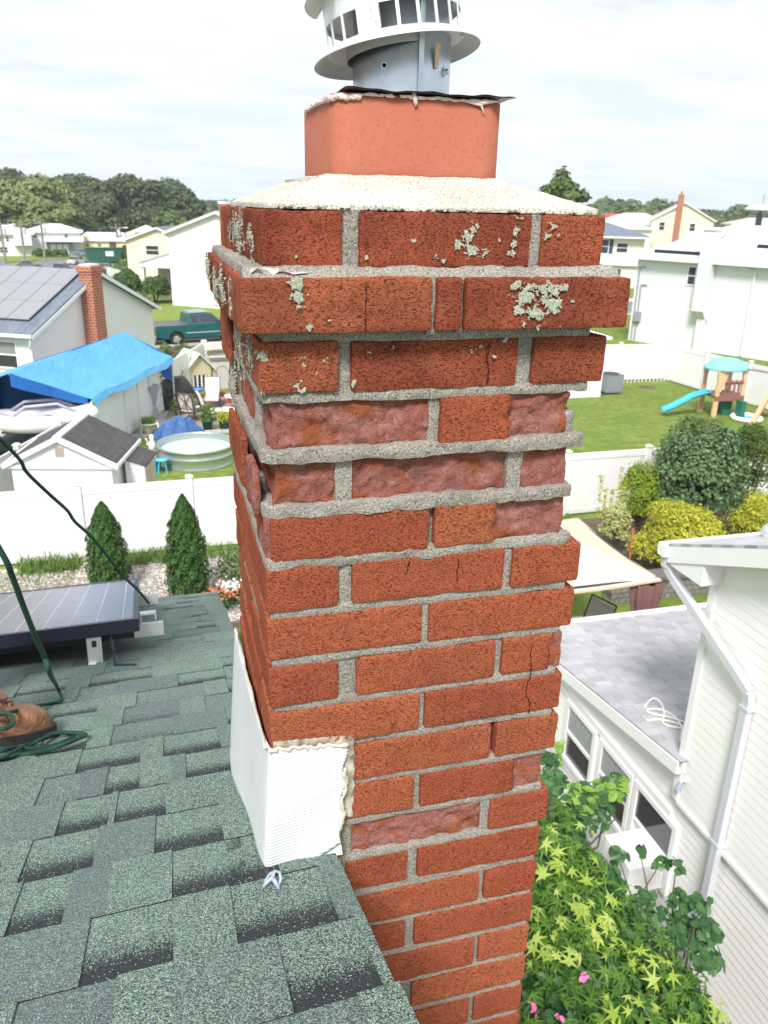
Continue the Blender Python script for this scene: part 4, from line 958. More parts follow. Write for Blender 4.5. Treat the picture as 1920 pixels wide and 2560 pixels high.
# ---- distant wooded ridge
for nm, pts, hh, m in (('far_woodland', [(-60,420),(30,400),(120,430),(260,400),(420,380)], 8, L_far),):
    rs = np.random.RandomState(3); P = []; 
    for i in range(len(pts)-1):
        a, b_ = np.array(pts[i]), np.array(pts[i+1]); k = 5000; t_ = rs.random((k,1)); xy = a+(b_-a)*t_+rs.normal(size=(k,2))*[6,8]; h_ = hh*(.65+.45*vnoise(np.c_[xy*.03, np.zeros(k)])) + .8
        P.append(np.c_[xy, G+h_*(rs.random(k)**.6)])
    P = np.concatenate(P); o = leaves(nm, P, rs.normal(size=P.shape)+[0,0,.3], 2.0, m, None, 'quad', 1); tag(o, 'low far-off woodland along the horizon behind the houses', 'woodland', kind='stuff')
# tree line behind the left houses: crown top from the photograph, each at its own distance
TL = [(-6,440,170,6.5,L_far),(35,446,160,5.5,L_far),(78,452,148,6.2,L_far2),(118,500,142,4.6,L_far2),(122,452,165,4.5,L_far3),(160,520,146,4.0,L_far3),(196,448,172,6.5,L_far),(232,447,166,6.0,L_far),(250,500,156,4.6,L_far),(283,450,176,5.2,L_far),(330,452,170,6.5,L_far),(378,448,174,7.0,L_far),(425,462,170,6.0,L_far),(462,490,166,4.5,L_far),(415,540,152,4.2,L_far3),(350,535,160,4.5,L_far),(205,545,150,3.6,L_far),(10,520,150,4.8,L_far)]
names = {id(L_far):'dark green', id(L_far2):'pale yellow-green', id(L_far3):'mid green'}
places = ['at the far left edge of the wood','second from the left in the wood, dull and dark','tall and bushy above the white hipped house','low and spreading right of the tall pale one','small round top showing between pale crowns','low beside the yellow house roof','broad crown in the middle of the wood','tallest rounded crown in the middle','lower dark crown in front of the middle gap','narrow crown beside the gap of sky','thick crown left of the big one','largest dome right of the sky gap','sloping down towards the white gabled house','last of the wood on the right','lighter low crown above the grey hip roof','dark low mass behind the peach roof','small dark crown at the end of the hipped roof','low dark crown behind the left white house']
for i, (px, py, y, r_, m) in enumerate(TL):
    P = YP(px, py, y); tree(f'{names[id(m)]} broadleaf tree, {places[i]}', P.x, y, P.z-G, r_, m, 30+i, n=8500 if r_ > 5 else 6000, leaf=.46, group='trees of the wood behind the houses', nb=20)
P = YP(1412, 418, 60); tree('single mid green tree showing just right of the cement wash', P.x-.2, 60, P.z-G, 2.2, L_far3, 77, n=5000, leaf=.26, nb=26, z0=.45, squash=.8)
for i, (px, py, y, r_) in enumerate(((1528,507,250,7),(1575,512,240,8),(1655,512,260,9),(1610,522,250,6),(1840,520,240,6),(1502,520,235,7))):
    P = YP(px, py, y); tree(['round grey-green tree above the dark blue roof','wider grey-green tree beside the red roof','far tree over the white hipped roof','low far tree between two crowns','far tree peeping over the pink roof','far green tree nearest the chimney on the right'][i], P.x, y, P.z-G, r_, L_far3, 90+i, n=2200, leaf=1.1, group='far trees right of the chimney')
# clipped bushes across the road
bush('large clipped round bush left of its twin before the white house', -2.25, 71.5, 2.9, 2.35, L_round, 5, 7000, .14, 'quad', 'clipped round bushes', name='round_bush')
bush('clipped round bush nearest the white house wall', -.05, 69.5, 2.75, 2.25, L_round, 6, 7000, .14, 'quad', 'clipped round bushes', name='round_bush')
for i, (px, py, w_, h_) in enumerate(((283,695,1.6,1.5),(252,690,3,1.8))): pass
bush('dark evergreen shrub at the corner of the low white fence', *gp(262,702), 1.2, 1.2, L_round, 9, 1200, .12, 'quad'); bush('wide green bush beside the green skip', *gp(297,655), 2.6, 1.7, L_far3, 8, 1500, .25, 'quad'); bush('narrow dark conifer beside the yellow house', *gp(316,658), 1.1, 2.4, L_round, 10, 1500, .2, 'quad')
bush('low green hedge in front of the pale slope', *gp(318,682), 3.2, .9, L_far3, 11, 1600, .18, 'quad')
for i in range(4): bush(['clipped hedge ball, first from the left before the hipped house','clipped hedge ball, second from the left before the hipped house','clipped hedge ball, third from the left before the hipped house','clipped hedge ball, last on the right before the hipped house'][i], *gp((95,118,140,158)[i],642), (2,1.9,1.8,1.6)[i], 1.0, L_round, 40+i, 600, .2, 'quad', 'clipped hedge balls')
bush('dark green tree bush between the two white houses', *gp(98,636), 2.8, 3.4, L_far, 61, 2000, .3, 'quad')
# arborvitaes
def arbor(label, x, y, h, r, seed):
    t_ = thing('arborvitae', label, 'conifer', (x, y, G), 0, 'arborvitaes on the gravel'); rs = np.random.RandomState(seed); n = 9000
    z = rs.random(n)**.85; a = rs.random(n)*2*PI; env = np.where(z < .12, .80+z*1.1, np.clip(1-((z-.12)/.88)**2.6, 0, 1)**.85)
    rr = r*env*(.86+.10*np.sin(a*5+z*22+seed)+.10*np.sin(a*9-z*35)) * (1-.22*rs.random(n)**2) + .01
    P = np.c_[rr*np.cos(a), rr*np.sin(a), z*h+.02]; Nn = np.c_[np.cos(a), np.sin(a), .25+0*a] + rs.normal(size=(n,3))*.55
    leaves('foliage', P, Nn, .055, L_arb, t_, 'tri', seed, up=(0,0,1), world=False)
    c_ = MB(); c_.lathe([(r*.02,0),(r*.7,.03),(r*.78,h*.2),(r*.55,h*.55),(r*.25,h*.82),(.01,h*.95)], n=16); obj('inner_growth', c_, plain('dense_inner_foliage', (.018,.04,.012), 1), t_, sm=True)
    b = MB(); b.tube([(0,0,-.1),(0,0,.3)], [.04,.03], 8); obj('trunk', b, M_bark, t_)
arbor('shorter conical arborvitae behind the solar panel', -1.52, 15.9, 2.02, .47, 3); arbor('taller pointed arborvitae beside the chimney', .12, 15.0, 2.38, .48, 8)
# weeds and grass along the fence
def tuft(label, x, y, w_, h, n, seed, m=None, cat='weeds', name='weed_clump', d=.3):
    t_ = thing(name, label, cat, (x, y, G)); rs = np.random.RandomState(seed); P = np.c_[rs.uniform(-w_/2,w_/2,n), rs.uniform(-d,d,n), h*.38*rs.random(n)]; leaves('blades', P, rs.normal(size=(n,3))*[1,1,.3], h, m or L_grass, t_, 'blade', seed, up=(0,0,1), world=False)
tuft('weeds at the fence foot left of the fence post', -2.9, 17.3, 1.3, .34, 420, 1); tuft('long grass at the fence foot between the arborvitaes', -.55, 17.3, 1.3, .30, 420, 2); tuft('thin weeds at the fence foot behind the taller arborvitae', 1.0, 17.3, .9, .3, 160, 3); tuft('low grass on the gravel at the left', -3.2, 16.7, 1.8, .16, 420, 4, d=.5)
# flower bed near the corner
def flowers(label, px, py, m, w_, seed, n=60):
    x, y = gp(px, py); t_ = thing('flowering_plant', label, 'flowers', (x, y, G)); rs = np.random.RandomState(seed)
    P = np.c_[rs.normal(size=(700,2))*w_*.4, rs.uniform(.02,.34,700)]; leaves('foliage', P, rs.normal(size=(700,3))+[0,0,.8], .055, L_ovalD, t_, 'oval', seed, world=False)
    P = np.c_[rs.normal(size=(n,2))*w_*.4, rs.uniform(.30,.44,n)]; leaves('blossom', P, rs.normal(size=(n,3))*.4+[-.1,-.6,.8], .075, m, t_, 'star', seed+1, world=False)
flowers('orange-red blossoms in the bed between the shingle roof and chimney', 549, 1520, plain('orange_petal', (.85,.20,.10), .6), .42, 1, 75); flowers('white blossoms beside the orange ones left of the chimney', 578, 1500, plain('white_petal', (.85,.85,.85), .6), .40, 2, 90)
bush('small loose green shrub behind the white blossoms', *gp(585,1470), 1.0, .8, L_far3, 71, 900, .06)
tuft('grass and seedlings left of the flower bed', *gp(560,1600), 1.6, .2, 400, 9)
# ---- planting by the stone wall, right
bush('lime green clipped globe conifer against the white fence', 11.55, 16.1, 1.36, 2.25, L_lime, 12, 9000, .055, 'tri', None, 12, name='globe_conifer')
bush('brown-tinged lower conifer right of the lime globe', 12.0, 15.7, 1.3, 1.3, leaf_mat('browned_leaf', [(.10,.09,.03),(.10,.16,.03),(.16,.22,.04)]), 13, 3500, .055, 'tri')
bush('big dark green broadleaf shrub towering over the yellow one', 12.95, 15.7, 3.0, 3.0, L_dark, 14, 14000, .085, 'oval', None, 22, name='broadleaf_shrub', rough=.9)
bush('paler green sprawling top growth behind the dark shrub', 13.5, 16.7, 2.6, 3.2, L_far3, 15, 7000, .07, 'oval', None, 14)
bush('soft dark conifer at the right edge behind the shrubs', 14.9, 16.2, 1.8, 3.0, leaf_mat('olive_conifer_leaf', [(.06,.10,.02),(.10,.16,.03),(.14,.21,.04)]), 16, 8000, .06, 'tri')
bush('large bright yellow mop cypress above the stone wall', 11.25, 13.75, 2.35, 1.75, L_gold, 17, 13000, .06, 'tri', None, 16, name='golden_shrub', zb=.1)
bush('second yellow cypress at the right edge of the photo', 13.9, 14.5, 2.0, 1.5, L_gold, 18, 7000, .06, 'tri', None, 12, name='golden_shrub')
bush('pale variegated shrub with yellow leaves beside the canopy', 10.45, 15.3, .95, 1.35, leaf_mat('variegated_leaf', [(.28,.33,.10),(.52,.52,.22),(.66,.64,.32)]), 19, 3000, .05, 'oval', None, 9)
t_ = thing('spire_plant', 'tall yellow-green flower spires rising above the pale shrub', 'plant', (10.35,15.5,G)); rs = np.random.RandomState(4)
for i, (dx, hh) in enumerate(((-.32,2.0),(-.18,1.65),(.0,1.6),(.16,2.15),(.28,1.9))):
    n = 130; zz_ = rs.uniform(.9, hh, n); P = np.c_[dx+rs.normal(size=n)*.03+(zz_-1)*.05*(i-2)*.3, rs.normal(size=n)*.03, zz_]; leaves('spire', P, rs.normal(size=(n,3)), .05, L_gold, t_, 'tri', i, world=False)
tuft('thin grass along the fence foot left of the pale shrub', 9.9, 17.4, .9, .3, 160, 12)
tuft('grey seed-head grass rising before the lawn near the fence', 11.2, 18.6, .6, .9, 60, 13)
# ================================================================ houses
def siding(name, c, lap=.115, d=.5, vert=False):
    t = NT(name, .5, spec=.35); co = t.co(); sp = t.n('ShaderNodeSeparateXYZ'); t.l(t.tc.outputs['Object'], sp.inputs[0])
    fr_ = t.math('FRACT', t.math('DIVIDE', sp.outputs[2], lap)); h = t.ramp(fr_, [(0,0),(.06,1),(.95,.15),(1,.1)])
    t.color(t.mix(t.noise(co, .8, 4), tuple(v*.95 for v in c), c)); t.bump(h, d, .012); return t.m
M_sw = siding('white_lap_siding', (.84,.84,.84)); M_sg = siding('pale_grey_lap_siding', (.74,.76,.77), .15, 1.0); M_sy = siding('cream_lap_siding', (.82,.76,.58)); M_sb = siding('beige_lap_siding', (.74,.70,.62))
def roofm(name, a, b, sc=3):
    t = NT(name, .9, spec=.2); co = t.co(); br = t.n('ShaderNodeTexBrick'); t.l(t.co((1,1,2.2)), br.inputs[0]); br.inputs['Scale'].default_value = sc; br.offset = .4
    br.inputs['Color1'].default_value = (*a,1); br.inputs['Color2'].default_value = (*b,1); br.inputs['Mortar'].default_value = (*[v*.55 for v in a],1); br.inputs['Mortar Size'].default_value = .012; br.inputs['Brick Width'].default_value = .9; br.inputs['Row Height'].default_value = .42
    t.color(t.mix(t.ramp(t.noise(co, 1.5, 5, .6), [(.35,0),(.7,.35)]), br.outputs[0], tuple(v*1.15 for v in b))); t.bump(t.noise(co, 50, 3), .4, .01); return t.m
M_rblue = roofm('slate_blue_shingle', (.13,.155,.20), (.19,.22,.27)); M_rgrey = roofm('grey_shingle', (.40,.40,.42), (.52,.52,.54)); M_rpale = roofm('bleached_shingle', (.64,.66,.68), (.72,.74,.76)); M_rlil = roofm('lilac_grey_shingle', (.52,.52,.58), (.60,.60,.66)); M_rpink = roofm('dusty_pink_shingle', (.52,.42,.44), (.60,.50,.52)); M_rpeach = roofm('peach_shingle', (.62,.42,.34), (.68,.48,.40))
t = NT('window_glass', .06, spec=.8); t.color((.035,.04,.05)); M_gls = t.m
t = NT('window_glass_pale', .1, spec=.8); t.color(t.mix(t.noise(t.co((1,1,.2)), 3, 2), (.18,.20,.22), (.30,.32,.34))); M_glsp = t.m
M_trim = plain('white_trim', (.84,.84,.84), .45, var=.02)
t = NT('dull_red_chimney_brick', .9, spec=.15); br = t.n('ShaderNodeTexBrick'); t.l(t.co(), br.inputs[0])
mpn = [n for n in t.t.nodes if n.type == 'MAPPING'][-1]; cx_ = t.n('ShaderNodeSeparateXYZ'); t.l(t.tc.outputs['Object'], cx_.inputs[0]); cc_ = t.n('ShaderNodeCombineXYZ'); t.l(t.math('ADD', cx_.outputs[0], cx_.outputs[1]), cc_.inputs[0]); t.l(cx_.outputs[2], cc_.inputs[1]); t.l(cc_.outputs[0], br.inputs[0])
br.inputs['Scale'].default_value = 2.1; br.inputs['Color1'].default_value = (.42,.12,.065,1); br.inputs['Color2'].default_value = (.33,.085,.05,1); br.inputs['Mortar'].default_value = (.50,.34,.26,1); br.inputs['Mortar Size'].default_value = .03; t.color(br.outputs[0]); t.bump(br.outputs['Fac'], .4, .01, True); M_fbr = t.m
def window(parent, x0, x1, z0, z1, y=0, n=(0,-1,0), pale=False, shutters=None, axis='x'):
    """window in a wall: axis 'x' -> wall along local x at y, facing -y ; axis 'y' -> wall along local y at x=y-arg, facing -x"""
    def bx(b, a0, a1, d0, d1, c0, c1):
        if axis == 'x': b.box(a0, a1, y-d1, y-d0, c0, c1)
        else: b.box(y-d1, y-d0, a0, a1, c0, c1)
    w_ = (x1-x0); t_ = .07; f = MB()
    bx(f, x0-t_, x1+t_, .0, .05, z1, z1+t_); bx(f, x0-t_, x1+t_, .0, .06, z0-t_, z0); bx(f, x0-t_, x0, .0, .05, z0, z1); bx(f, x1, x1+t_, .0, .05, z0, z1); zm = (z0+z1)/2; bx(f, x0, x1, .0, .04, zm-.03, zm+.03)
    fr_ = obj('window', f, M_trim, parent); g_ = MB(); bx(g_, x0, x1, .002, .015, z0, zm-.03); obj('pane', g_, M_gls, fr_); g_ = MB(); bx(g_, x0, x1, .002, .025, zm+.03, z1); obj('pane', g_, M_glsp if pale else M_gls, fr_)
    if shutters:
        for s0, s1 in ((x0-t_-.42, x0-t_-.02), (x1+t_+.02, x1+t_+.42)): b = MB(); bx(b, s0, s1, .0, .04, z0-.03, z1+.03); obj('shutter', b, shutters, parent)
    return fr_
def gable_house(label, A, rz, w_, l, he, rise, wall, roof, ov=.3, name='gabled_house', rt=.14):
    """gable wall along local x at y=0 (w_ wide), ridge along local y"""
    t_ = thing(name, label, 'house', (A[0], A[1], G), rz)
    b = MB(); b.prism([(0,0,-.3),(w_,0,-.3),(w_,0,he),(w_/2,0,he+rise),(0,0,he)], (0,l,0)); obj('wall', b, wall, t_)
    r_ = MB(); k = rise/(w_/2)
    for s in (0, 1):
        X = (lambda x: x) if s == 0 else (lambda x: w_-x)
        p = [(X(-ov), -ov, he-ov*k+.02), (X(w_/2), -ov, he+rise+.02), (X(w_/2), l+ov, he+rise+.02), (X(-ov), l+ov, he-ov*k+.02)]
        r_.prism(p if s else p[::-1], (0,0,rt))
    rf = obj('roof', r_, roof, t_)
    tr = MB()
    for s in (0, 1):
        X = (lambda x: x) if s == 0 else (lambda x: w_-x)
        tr.prism([(X(-ov),-ov-.02,he-ov*k-.06),(X(w_/2),-ov-.02,he+rise-.06),(X(w_/2),-ov-.02,he+rise+.1),(X(-ov),-ov-.02,he-ov*k+.1)][::1 if s else -1], (0,-.025,0))
    obj('rake_trim', tr, M_trim, t_)
    for s in (-ov-.10, w_+ov):
        gt = MB(); gt.box(s, s+.10, -ov, l+ov, he-ov*k+.0, he-ov*k+.12); obj('gutter', gt, M_trim, t_)
    return t_
def hip_house(label, A, rz, w_, l, he, rise, wall, roof, ov=.4, name='hipped_house'):
    t_ = thing(name, label, 'house', (A[0], A[1], G), rz); b = MB(); b.box(0, w_, 0, l, -.3, he); obj('wall', b, wall, t_)
    m_ = min(w_, l)/2; r_ = MB(); x0, x1, y0, y1 = -ov, w_+ov, -ov, l+ov; a_, c_ = ((m_, l/2), (w_-m_, l/2)) if w_ >= l else ((w_/2, m_), (w_/2, l-m_)); zt_ = he+rise
    V = [(x0,y0,he),(x1,y0,he),(x1,y1,he),(x0,y1,he),(*a_,zt_),(*c_,zt_)]
    F = [(0,1,5,4),(2,3,4,5),(1,2,5),(3,0,4),(3,2,1,0)] if w_ >= l else [(1,2,5,4),(3,0,4,5),(0,1,4),(2,3,5),(3,2,1,0)]
    r_.add(V, F); obj('roof', r_, roof, t_); e = MB(); e.box(x0-.05,x1+.05,y0-.05,y1+.05,he-.16,he-.004); obj('fascia', e, M_trim, t_); return t_
# ---- left: white house with solar roof and brick chimney
w_ = 9.34; LH = gable_house('white gabled house with a solar roof and a brick chimney on its end wall, left', (-5.05+.1,33.7), R(60), w_, 13, 2.95, 1.95, M_sw, M_rblue)
b = MB(); b.box(3.55, 4.3, -.62, -.03, 0, 5.05); ch = obj('chimney', b, M_fbr, LH); b = MB(); b.box(3.48, 4.37, -.69, .04, 5.05, 5.28); b.box(3.52,4.33,-.65,0,4.93,5.05); obj('chimney_crown', b, M_fbr, ch); b = MB(); b.box(3.6,4.25,-.57,-.08,5.28,5.36); obj('cement_top', b, M_trim, ch)
window(LH, .75, 1.75, 1.55, 2.55, y=0, axis='y', pale=True)
b = MB(); b.tube([(-.3,-.2,2.75),(-.25,-.12,2.5),(-.08,.0,2.35),(-.07,.0,0.2)], .045, 8); obj('downspout', b, M_trim, LH)
t = NT('solar_array_glass', .15, spec=.7); br = t.n('ShaderNodeTexBrick'); t.l(t.co(kind='UV'), br.inputs[0]); M_arr0 = t.m
t = NT('solar_array', .3, spec=.5); gi = t.n('ShaderNodeTexVoronoi'); t.color((.27,.27,.30)); M_arr = t.m; M_arrL = plain('array_grid_line', (.85,.85,.88), .4)
arr = bpy.data.objects.new('solar_array', None); col.objects.link(arr); arr.parent = LH; k = 1.95/(w_/2)
for r_ in range(3):
    for c_ in range(9):
        if (r_, c_) in ((1,5),(0,6),(1,6),(0,7),(0,8),(1,7),(1,8)): continue
        x0 = .45+r_*1.33; y0 = .35+c_*1.02 - .0; xs = [x0, x0+1.30]; Z = lambda x: 2.95+k*x+.02+.14+.10
        p = MB(); p.prism([(x0,y0,Z(x0)),(x0+1.3,y0,Z(x0+1.3)),(x0+1.3,y0+.99,Z(x0+1.3)),(x0,y0+.99,Z(x0))], (0,0,.035)); po = obj('panel', p, M_arr, arr)
        q = MB()
        for i in range(9): xx = x0+i*1.3/8; q.add([(xx-.022,y0,Z(xx-.022)+.039),(xx+.022,y0,Z(xx+.022)+.039),(xx+.022,y0+.99,Z(xx+.022)+.039),(xx-.022,y0+.99,Z(xx-.022)+.039)], [(0,1,2,3)])
        for j in range(7): yy = y0+j*.99/6; q.add([(x0,yy-.022,Z(x0)+.041),(x0+1.3,yy-.022,Z(x0+1.3)+.041),(x0+1.3,yy+.022,Z(x0+1.3)+.041),(x0,yy+.022,Z(x0)+.041)], [(0,1,2,3)])
# second dark roof behind it
hip_house('low house with a slate blue hipped roof behind the solar house', (-23,52), R(25), 17, 10, 3.2, 1.75, M_sw, M_rblue)
# ---- white two-storey house with brick chimney
WH = gable_house('white two-storey gabled house with a slim brick chimney behind the round bushes', (1.25,67.9), R(-37), 9.2, 13, 5.55, 1.55, M_sw, M_rgrey)
b = MB(); b.box(5.15, 5.75, -.55, -.03, 3.2, 7.75); ch = obj('chimney', b, M_fbr, WH); b = MB(); b.box(5.1,5.8,-.6,.02,7.75,7.95); obj('chimney_crown', b, M_trim, ch)
window(WH, 6.4, 7.3, 4.45, 5.5)
window(WH, -.9, -.1, 2.4, 4.0, y=-.06) if False else None
pch = MB(); pch.prism([(-4.6,2.0,2.9),(-.0,2.0,4.2),(-.0,2.0,4.35),(-4.6,2.0,3.05)], (0,6,0)); prf = obj('porch_roof', pch, M_rgrey, WH)
b = MB(); b.prism([(-4.5,2.02,2.65),(-.0,2.02,2.65),(-.0,2.02,4.15),(-4.5,2.02,2.88)], (0,.1,0)); b.box(-4.5,-4.2,2.1,2.4,0,2.7); b.box(-.5,-.2,2.1,2.4,0,2.7); obj('porch_front', b, M_trim, WH)
b = MB(); b.box(-4.5,-.02,4.4,4.5,0,2.66); obj('porch_back_wall', b, plain('shaded_tan_wall', (.50,.46,.42), .8), WH)
b = MB(); b.box(-.55,-.05,1.2,1.9,2.6,4.9); obj('bay', b, M_sw, WH)
# low white yard fence before the bushes
o = MB(); a_, b2 = gp(268,714), gp(300,722); A_, B_ = Vector((*gp(270,705),G)), Vector((*gp(315,720),G)); o.bar(A_+Vector((0,0,.75)), B_+Vector((0,0,.75)), .06, 1.5); o = obj('yard_fence', o, M_fence); tag(o, 'short white fence panel left of the clipped bushes', 'fence')
# ---- pale yellow house with dark hip roof
Y2 = gable_house('cream house with a dark grey gabled roof left of the white two-storey house', (-2.6,92.4), R(-25), 7.2, 10, 3.9, 1.25, M_sy, M_rblue); window(Y2, 2.2, 3.6, 2.5, 3.4)
# ---- far left houses
W2 = hip_house('white two-storey house with a bleached hipped roof under the wood', (-17.3,130), R(3), 7.4, 5.5, 3.3, 1.0, M_sg, M_rpale, .35)
b = MB(); b.prism([(2.4,-1.4,1.9),(7.8,-1.4,1.9),(7.8,0,2.35),(2.4,0,2.35)], (0,0,.1)); obj('porch_roof', b, M_rpale, W2); b = MB(); b.box(2.6,6.2,-.4,-.05,0,1.8); obj('garage_shade_block', b, plain('shaded_grey_doorway', (.30,.32,.36), .8), W2)  # solid grey block; the garage opening's shade is put into its colour
for i in range(3): b = MB(); b.box(3.2+i*.85,3.9+i*.85,-.46,-.42,.1,1.55); obj('garage_door', b, M_trim, W2)
for x_ in (1.0, 5.2): window(W2, x_, x_+.5, 2.45, 2.95)
Y1 = gable_house('long pale yellow house with a lilac-grey roof in the far middle', (-11.1,137.5), R(0), 3.2, 4, 1.9, 1.0, M_sy, M_rlil, .1) if False else thing('yellow_house', 'long pale yellow house with a lilac-grey roof in the far middle', 'house', (-11,137,G))
b = MB(); b.prism([(0,0,0),(7.2,0,0),(7.2,0,1.75),(0,0,1.75)], (0,5,0)); b.prism([(-.02,0,1.75),(-.02,5,1.75),(1.35,2.5,2.85)], (.05,0,0)); obj('wall', b, plain('pale_yellow_siding', (.82,.74,.48), .6), Y1)
b = MB(); b.add([(2.4,-.3,1.7),(7.5,-.3,1.7),(6.9,2.5,2.95),(1.35,2.5,2.95),(0,5.2,1.7),(7.5,5.2,1.7),(-.2,-.3,1.7)], [(0,1,2,3),(3,2,5,4)]); b.add([(-.2,-.3,1.75),(2.4,-.32,1.75),(1.38,2.5,3.0)], [(0,1,2)]); obj('roof', b, M_rlil, Y1)
b = MB(); b.add([(-.1,-.05,1.68),(2.4,-.05,1.68),(1.36,.0,2.8)], [(0,1,2)]); obj('gable_wall', b, plain('pale_yellow_siding', (.82,.74,.48), .6), Y1)
for x_ in (1.2,3.0): window(Y1, x_, x_+.5, .9, 1.35)
b = MB(); b.box(4.7,5.7,-.1,-.02,.1,1.55); obj('dark_doorway', b, plain('dark_doorway', (.10,.08,.08), .8), Y1)
W1 = hip_house('white two-storey house with a lilac hipped roof at the left edge', (-23.5,127.5), R(6), 7.3, 6, 3.05, 1.1, M_sg, M_rlil, .35)
b = MB(); b.box(4.9,7.2,-.9,-.02,1.45,2.85); obj('bay', b, M_sg, W1)
for x_, z_ in ((3.0,2.0),(3.9,2.0),(1.5,2.0)): window(W1, x_, x_+.35, z_, z_+.6)
window(W1, 2.9, 3.9, .5, 1.2)
b = MB(); b.box(-.1,1.6,-3,-2.2,0,.4); 
hip_house('house with a peach roof behind the cream house', (-5.2,150), R(0), 4.5, 5, 1.9, .95, M_sw, M_rpeach); hip_house('house with a bleached roof behind the grey gabled roof', (-2.4,141), R(0), 3.6, 4, 3.1, .9, M_sw, M_rpale)
hip_house('far grey-roofed house showing between the wood and the tall chimney', (7.6,150), R(0), 6, 6, 4.2, 1.2, M_sg, M_rgrey)
# ---- utility poles with wires
M_pole = plain('weathered_pole', (.26,.23,.21), .9)
def pole(label, x, y, h, lamp=False):
    t_ = thing('utility_pole', label, 'pole', (x, y, G), 0, 'utility poles across the road'); b = MB(); b.tube([(0,0,0),(0,0,h)], [.16,.11], 10); obj('shaft', b, M_pole, t_); b = MB(); b.box(-.9,.9,-.06,.06,h-.55,h-.42); obj('crossarm', b, M_pole, t_)
    b = MB(); b.lathe([(.001,-.4),(.24,-.38),(.24,.3),(.18,.4),(.001,.4)], (.35,0,h-1.3), 12); obj('transformer', b, plain('pale_transformer', (.6,.6,.62), .5), t_)
    if lamp: b = MB(); b.tube([(0,0,h-1),(.8,0,h-.5),(1.3,0,h-.5)], .05, 6); b.lathe([(.001,.1),(.35,.05),(.3,-.08),(.001,-.1)], (1.5,0,h-.5), 10, sy=.5); obj('lamp_head', b, M_trim, t_)
pole('utility pole nearest the left edge of the photo', -18.1, 115, 5.1, True); pole('utility pole with a pale transformer left of the hipped house', -15.9, 116, 5.1); pole('utility pole in front of the hipped house', -13.7, 118, 5.2); pole('utility pole with a street lamp beside the yellow house', -5.1, 138, 4.2, True)
wr = MB()
for za in (4.6, 4.3): wr.tube(spline([(-30,112,G+za+.3),(-18.1,115,G+za),(-15.9,116,G+za-.05),(-13.7,118,G+za),(-9.4,128,G+za-.9),(-5.1,138,G+za-1)], 5), .03, 4)
o = obj('overhead_wire', wr, plain('black_wire', (.03,.03,.03), .6)); tag(o, 'thin dark overhead wires strung between the utility poles', 'wires')
# ---- right background houses
C0 = (29.6,46.2); BH = thing('grey_white_house', 'large pale grey two-storey house with a white siding chimney and solar roof, right', 'house', (*C0,G), math.atan2(-.89,.45))
he = 5.25; Lb = 17; b = MB(); b.box(0,Lb,0,9,-.2,he); obj('wall', b, M_sg, BH)
rr = MB(); rr.add([(-.4,-.45,he+.0),(Lb+.4,-.45,he),(Lb-3,4.5,he+2.0),(3.6,4.5,he+2.0),(-.4,9.4,he),(Lb+.4,9.4,he)], [(0,1,2,3),(3,2,5,4),(4,0,3),(1,5,2),(4,5,1,0)]); obj('roof', rr, M_rpale, BH); e = MB(); e.box(-.5,Lb+.5,-.57,-.45,he-.12,he+.05); obj('gutter', e, M_trim, BH)
Kx = 10.0
def bh(px, py): return None
ch = MB(); ch.box(4.45,5.2,-.75,-.02,2.4,he+1.75); chm = obj('siding_chimney', ch, M_sg, BH); q = MB(); q.prism([(4.45,-.75,2.4),(4.45,-.02,2.4),(4.45,-.02,1.5)], (.75,0,0)); q.box(4.7,5.2,-.38,-.02,-.1,1.9); obj('chimney_foot', q, M_sg, chm); q = MB(); q.box(4.38,5.27,-.82,.05,he+1.75,he+1.9); obj('chimney_cover', q, M_trim, chm)
window(BH, 3.55, 4.0, 3.85, 4.85)
for x_, nm in ((7.6,'downspout'),): b = MB(); b.tube([(x_-.9,-.5,he),(x_-.6,-.2,he-.25),(x_,-.08,he-.4),(x_,-.08,.1)], .06, 8); obj(nm, b, M_trim, BH)
b = MB()
for x_, z1 in ((.25,he-.6),(.5,3.6)): b.tube([(x_,-.08,.1),(x_,-.08,z1),(x_+.4,-.08,z1)], .045, 6)
b.box(.35,.75,-.25,-.02,1.3,1.9); obj('meter_conduit', b, plain('grey_conduit', (.30,.31,.33), .5), BH)
for a0, a1, y0, y1 in ((.8,4.1,.25,3.0),(5.9,8.4,1.6,3.8)):
    kk = 2.0/4.95; Z = lambda y: he+kk*(y+.45)+.14; b = MB(); b.prism([(a0+y0*.5,y0,Z(y0)),(a1,y0,Z(y0)),(a1,y1,Z(y1)),(a0+y1*.5,y1,Z(y1))], (0,0,.05)); obj('solar_array', b, plain('pale_reflecting_panel', (.55,.58,.64), .12, spec=.9, var=.03), BH)
    b = MB(); b.prism([(a0+y0*.5,y0-.01,Z(y0)-.16),(a1,y0-.01,Z(y0)-.16),(a1,y0-.01,Z(y0)+.055),(a0+y0*.5,y0-.01,Z(y0)+.055)], (0,-.02,0)); obj('array_skirt', b, M_frame, BH)
HB = hip_house('beige two-storey house with a slate blue hipped roof and navy shutters', (43.6,82.5), R(-28), 8.0, 9, 5.3, 1.35, M_sb, M_rblue, .7); nav = plain('navy_shutter', (.02,.06,.11), .6)
window(HB, 3.4, 4.3, 3.55, 4.95, shutters=nav); window(HB, 5.2, 6.3, 3.7, 4.6); window(HB, 3.6, 5.4, .9, 1.9, shutters=nav); b = MB(); b.box(-.02,7.6,-.35,-.03,2.35,3.2); obj('band', b, M_trim, HB)
hip_house('white house with a bleached hipped roof beyond the blue-roofed one', (88.5,151), R(-8), 14, 10, 5.3, 2.1, M_sg, M_rpale, .7)
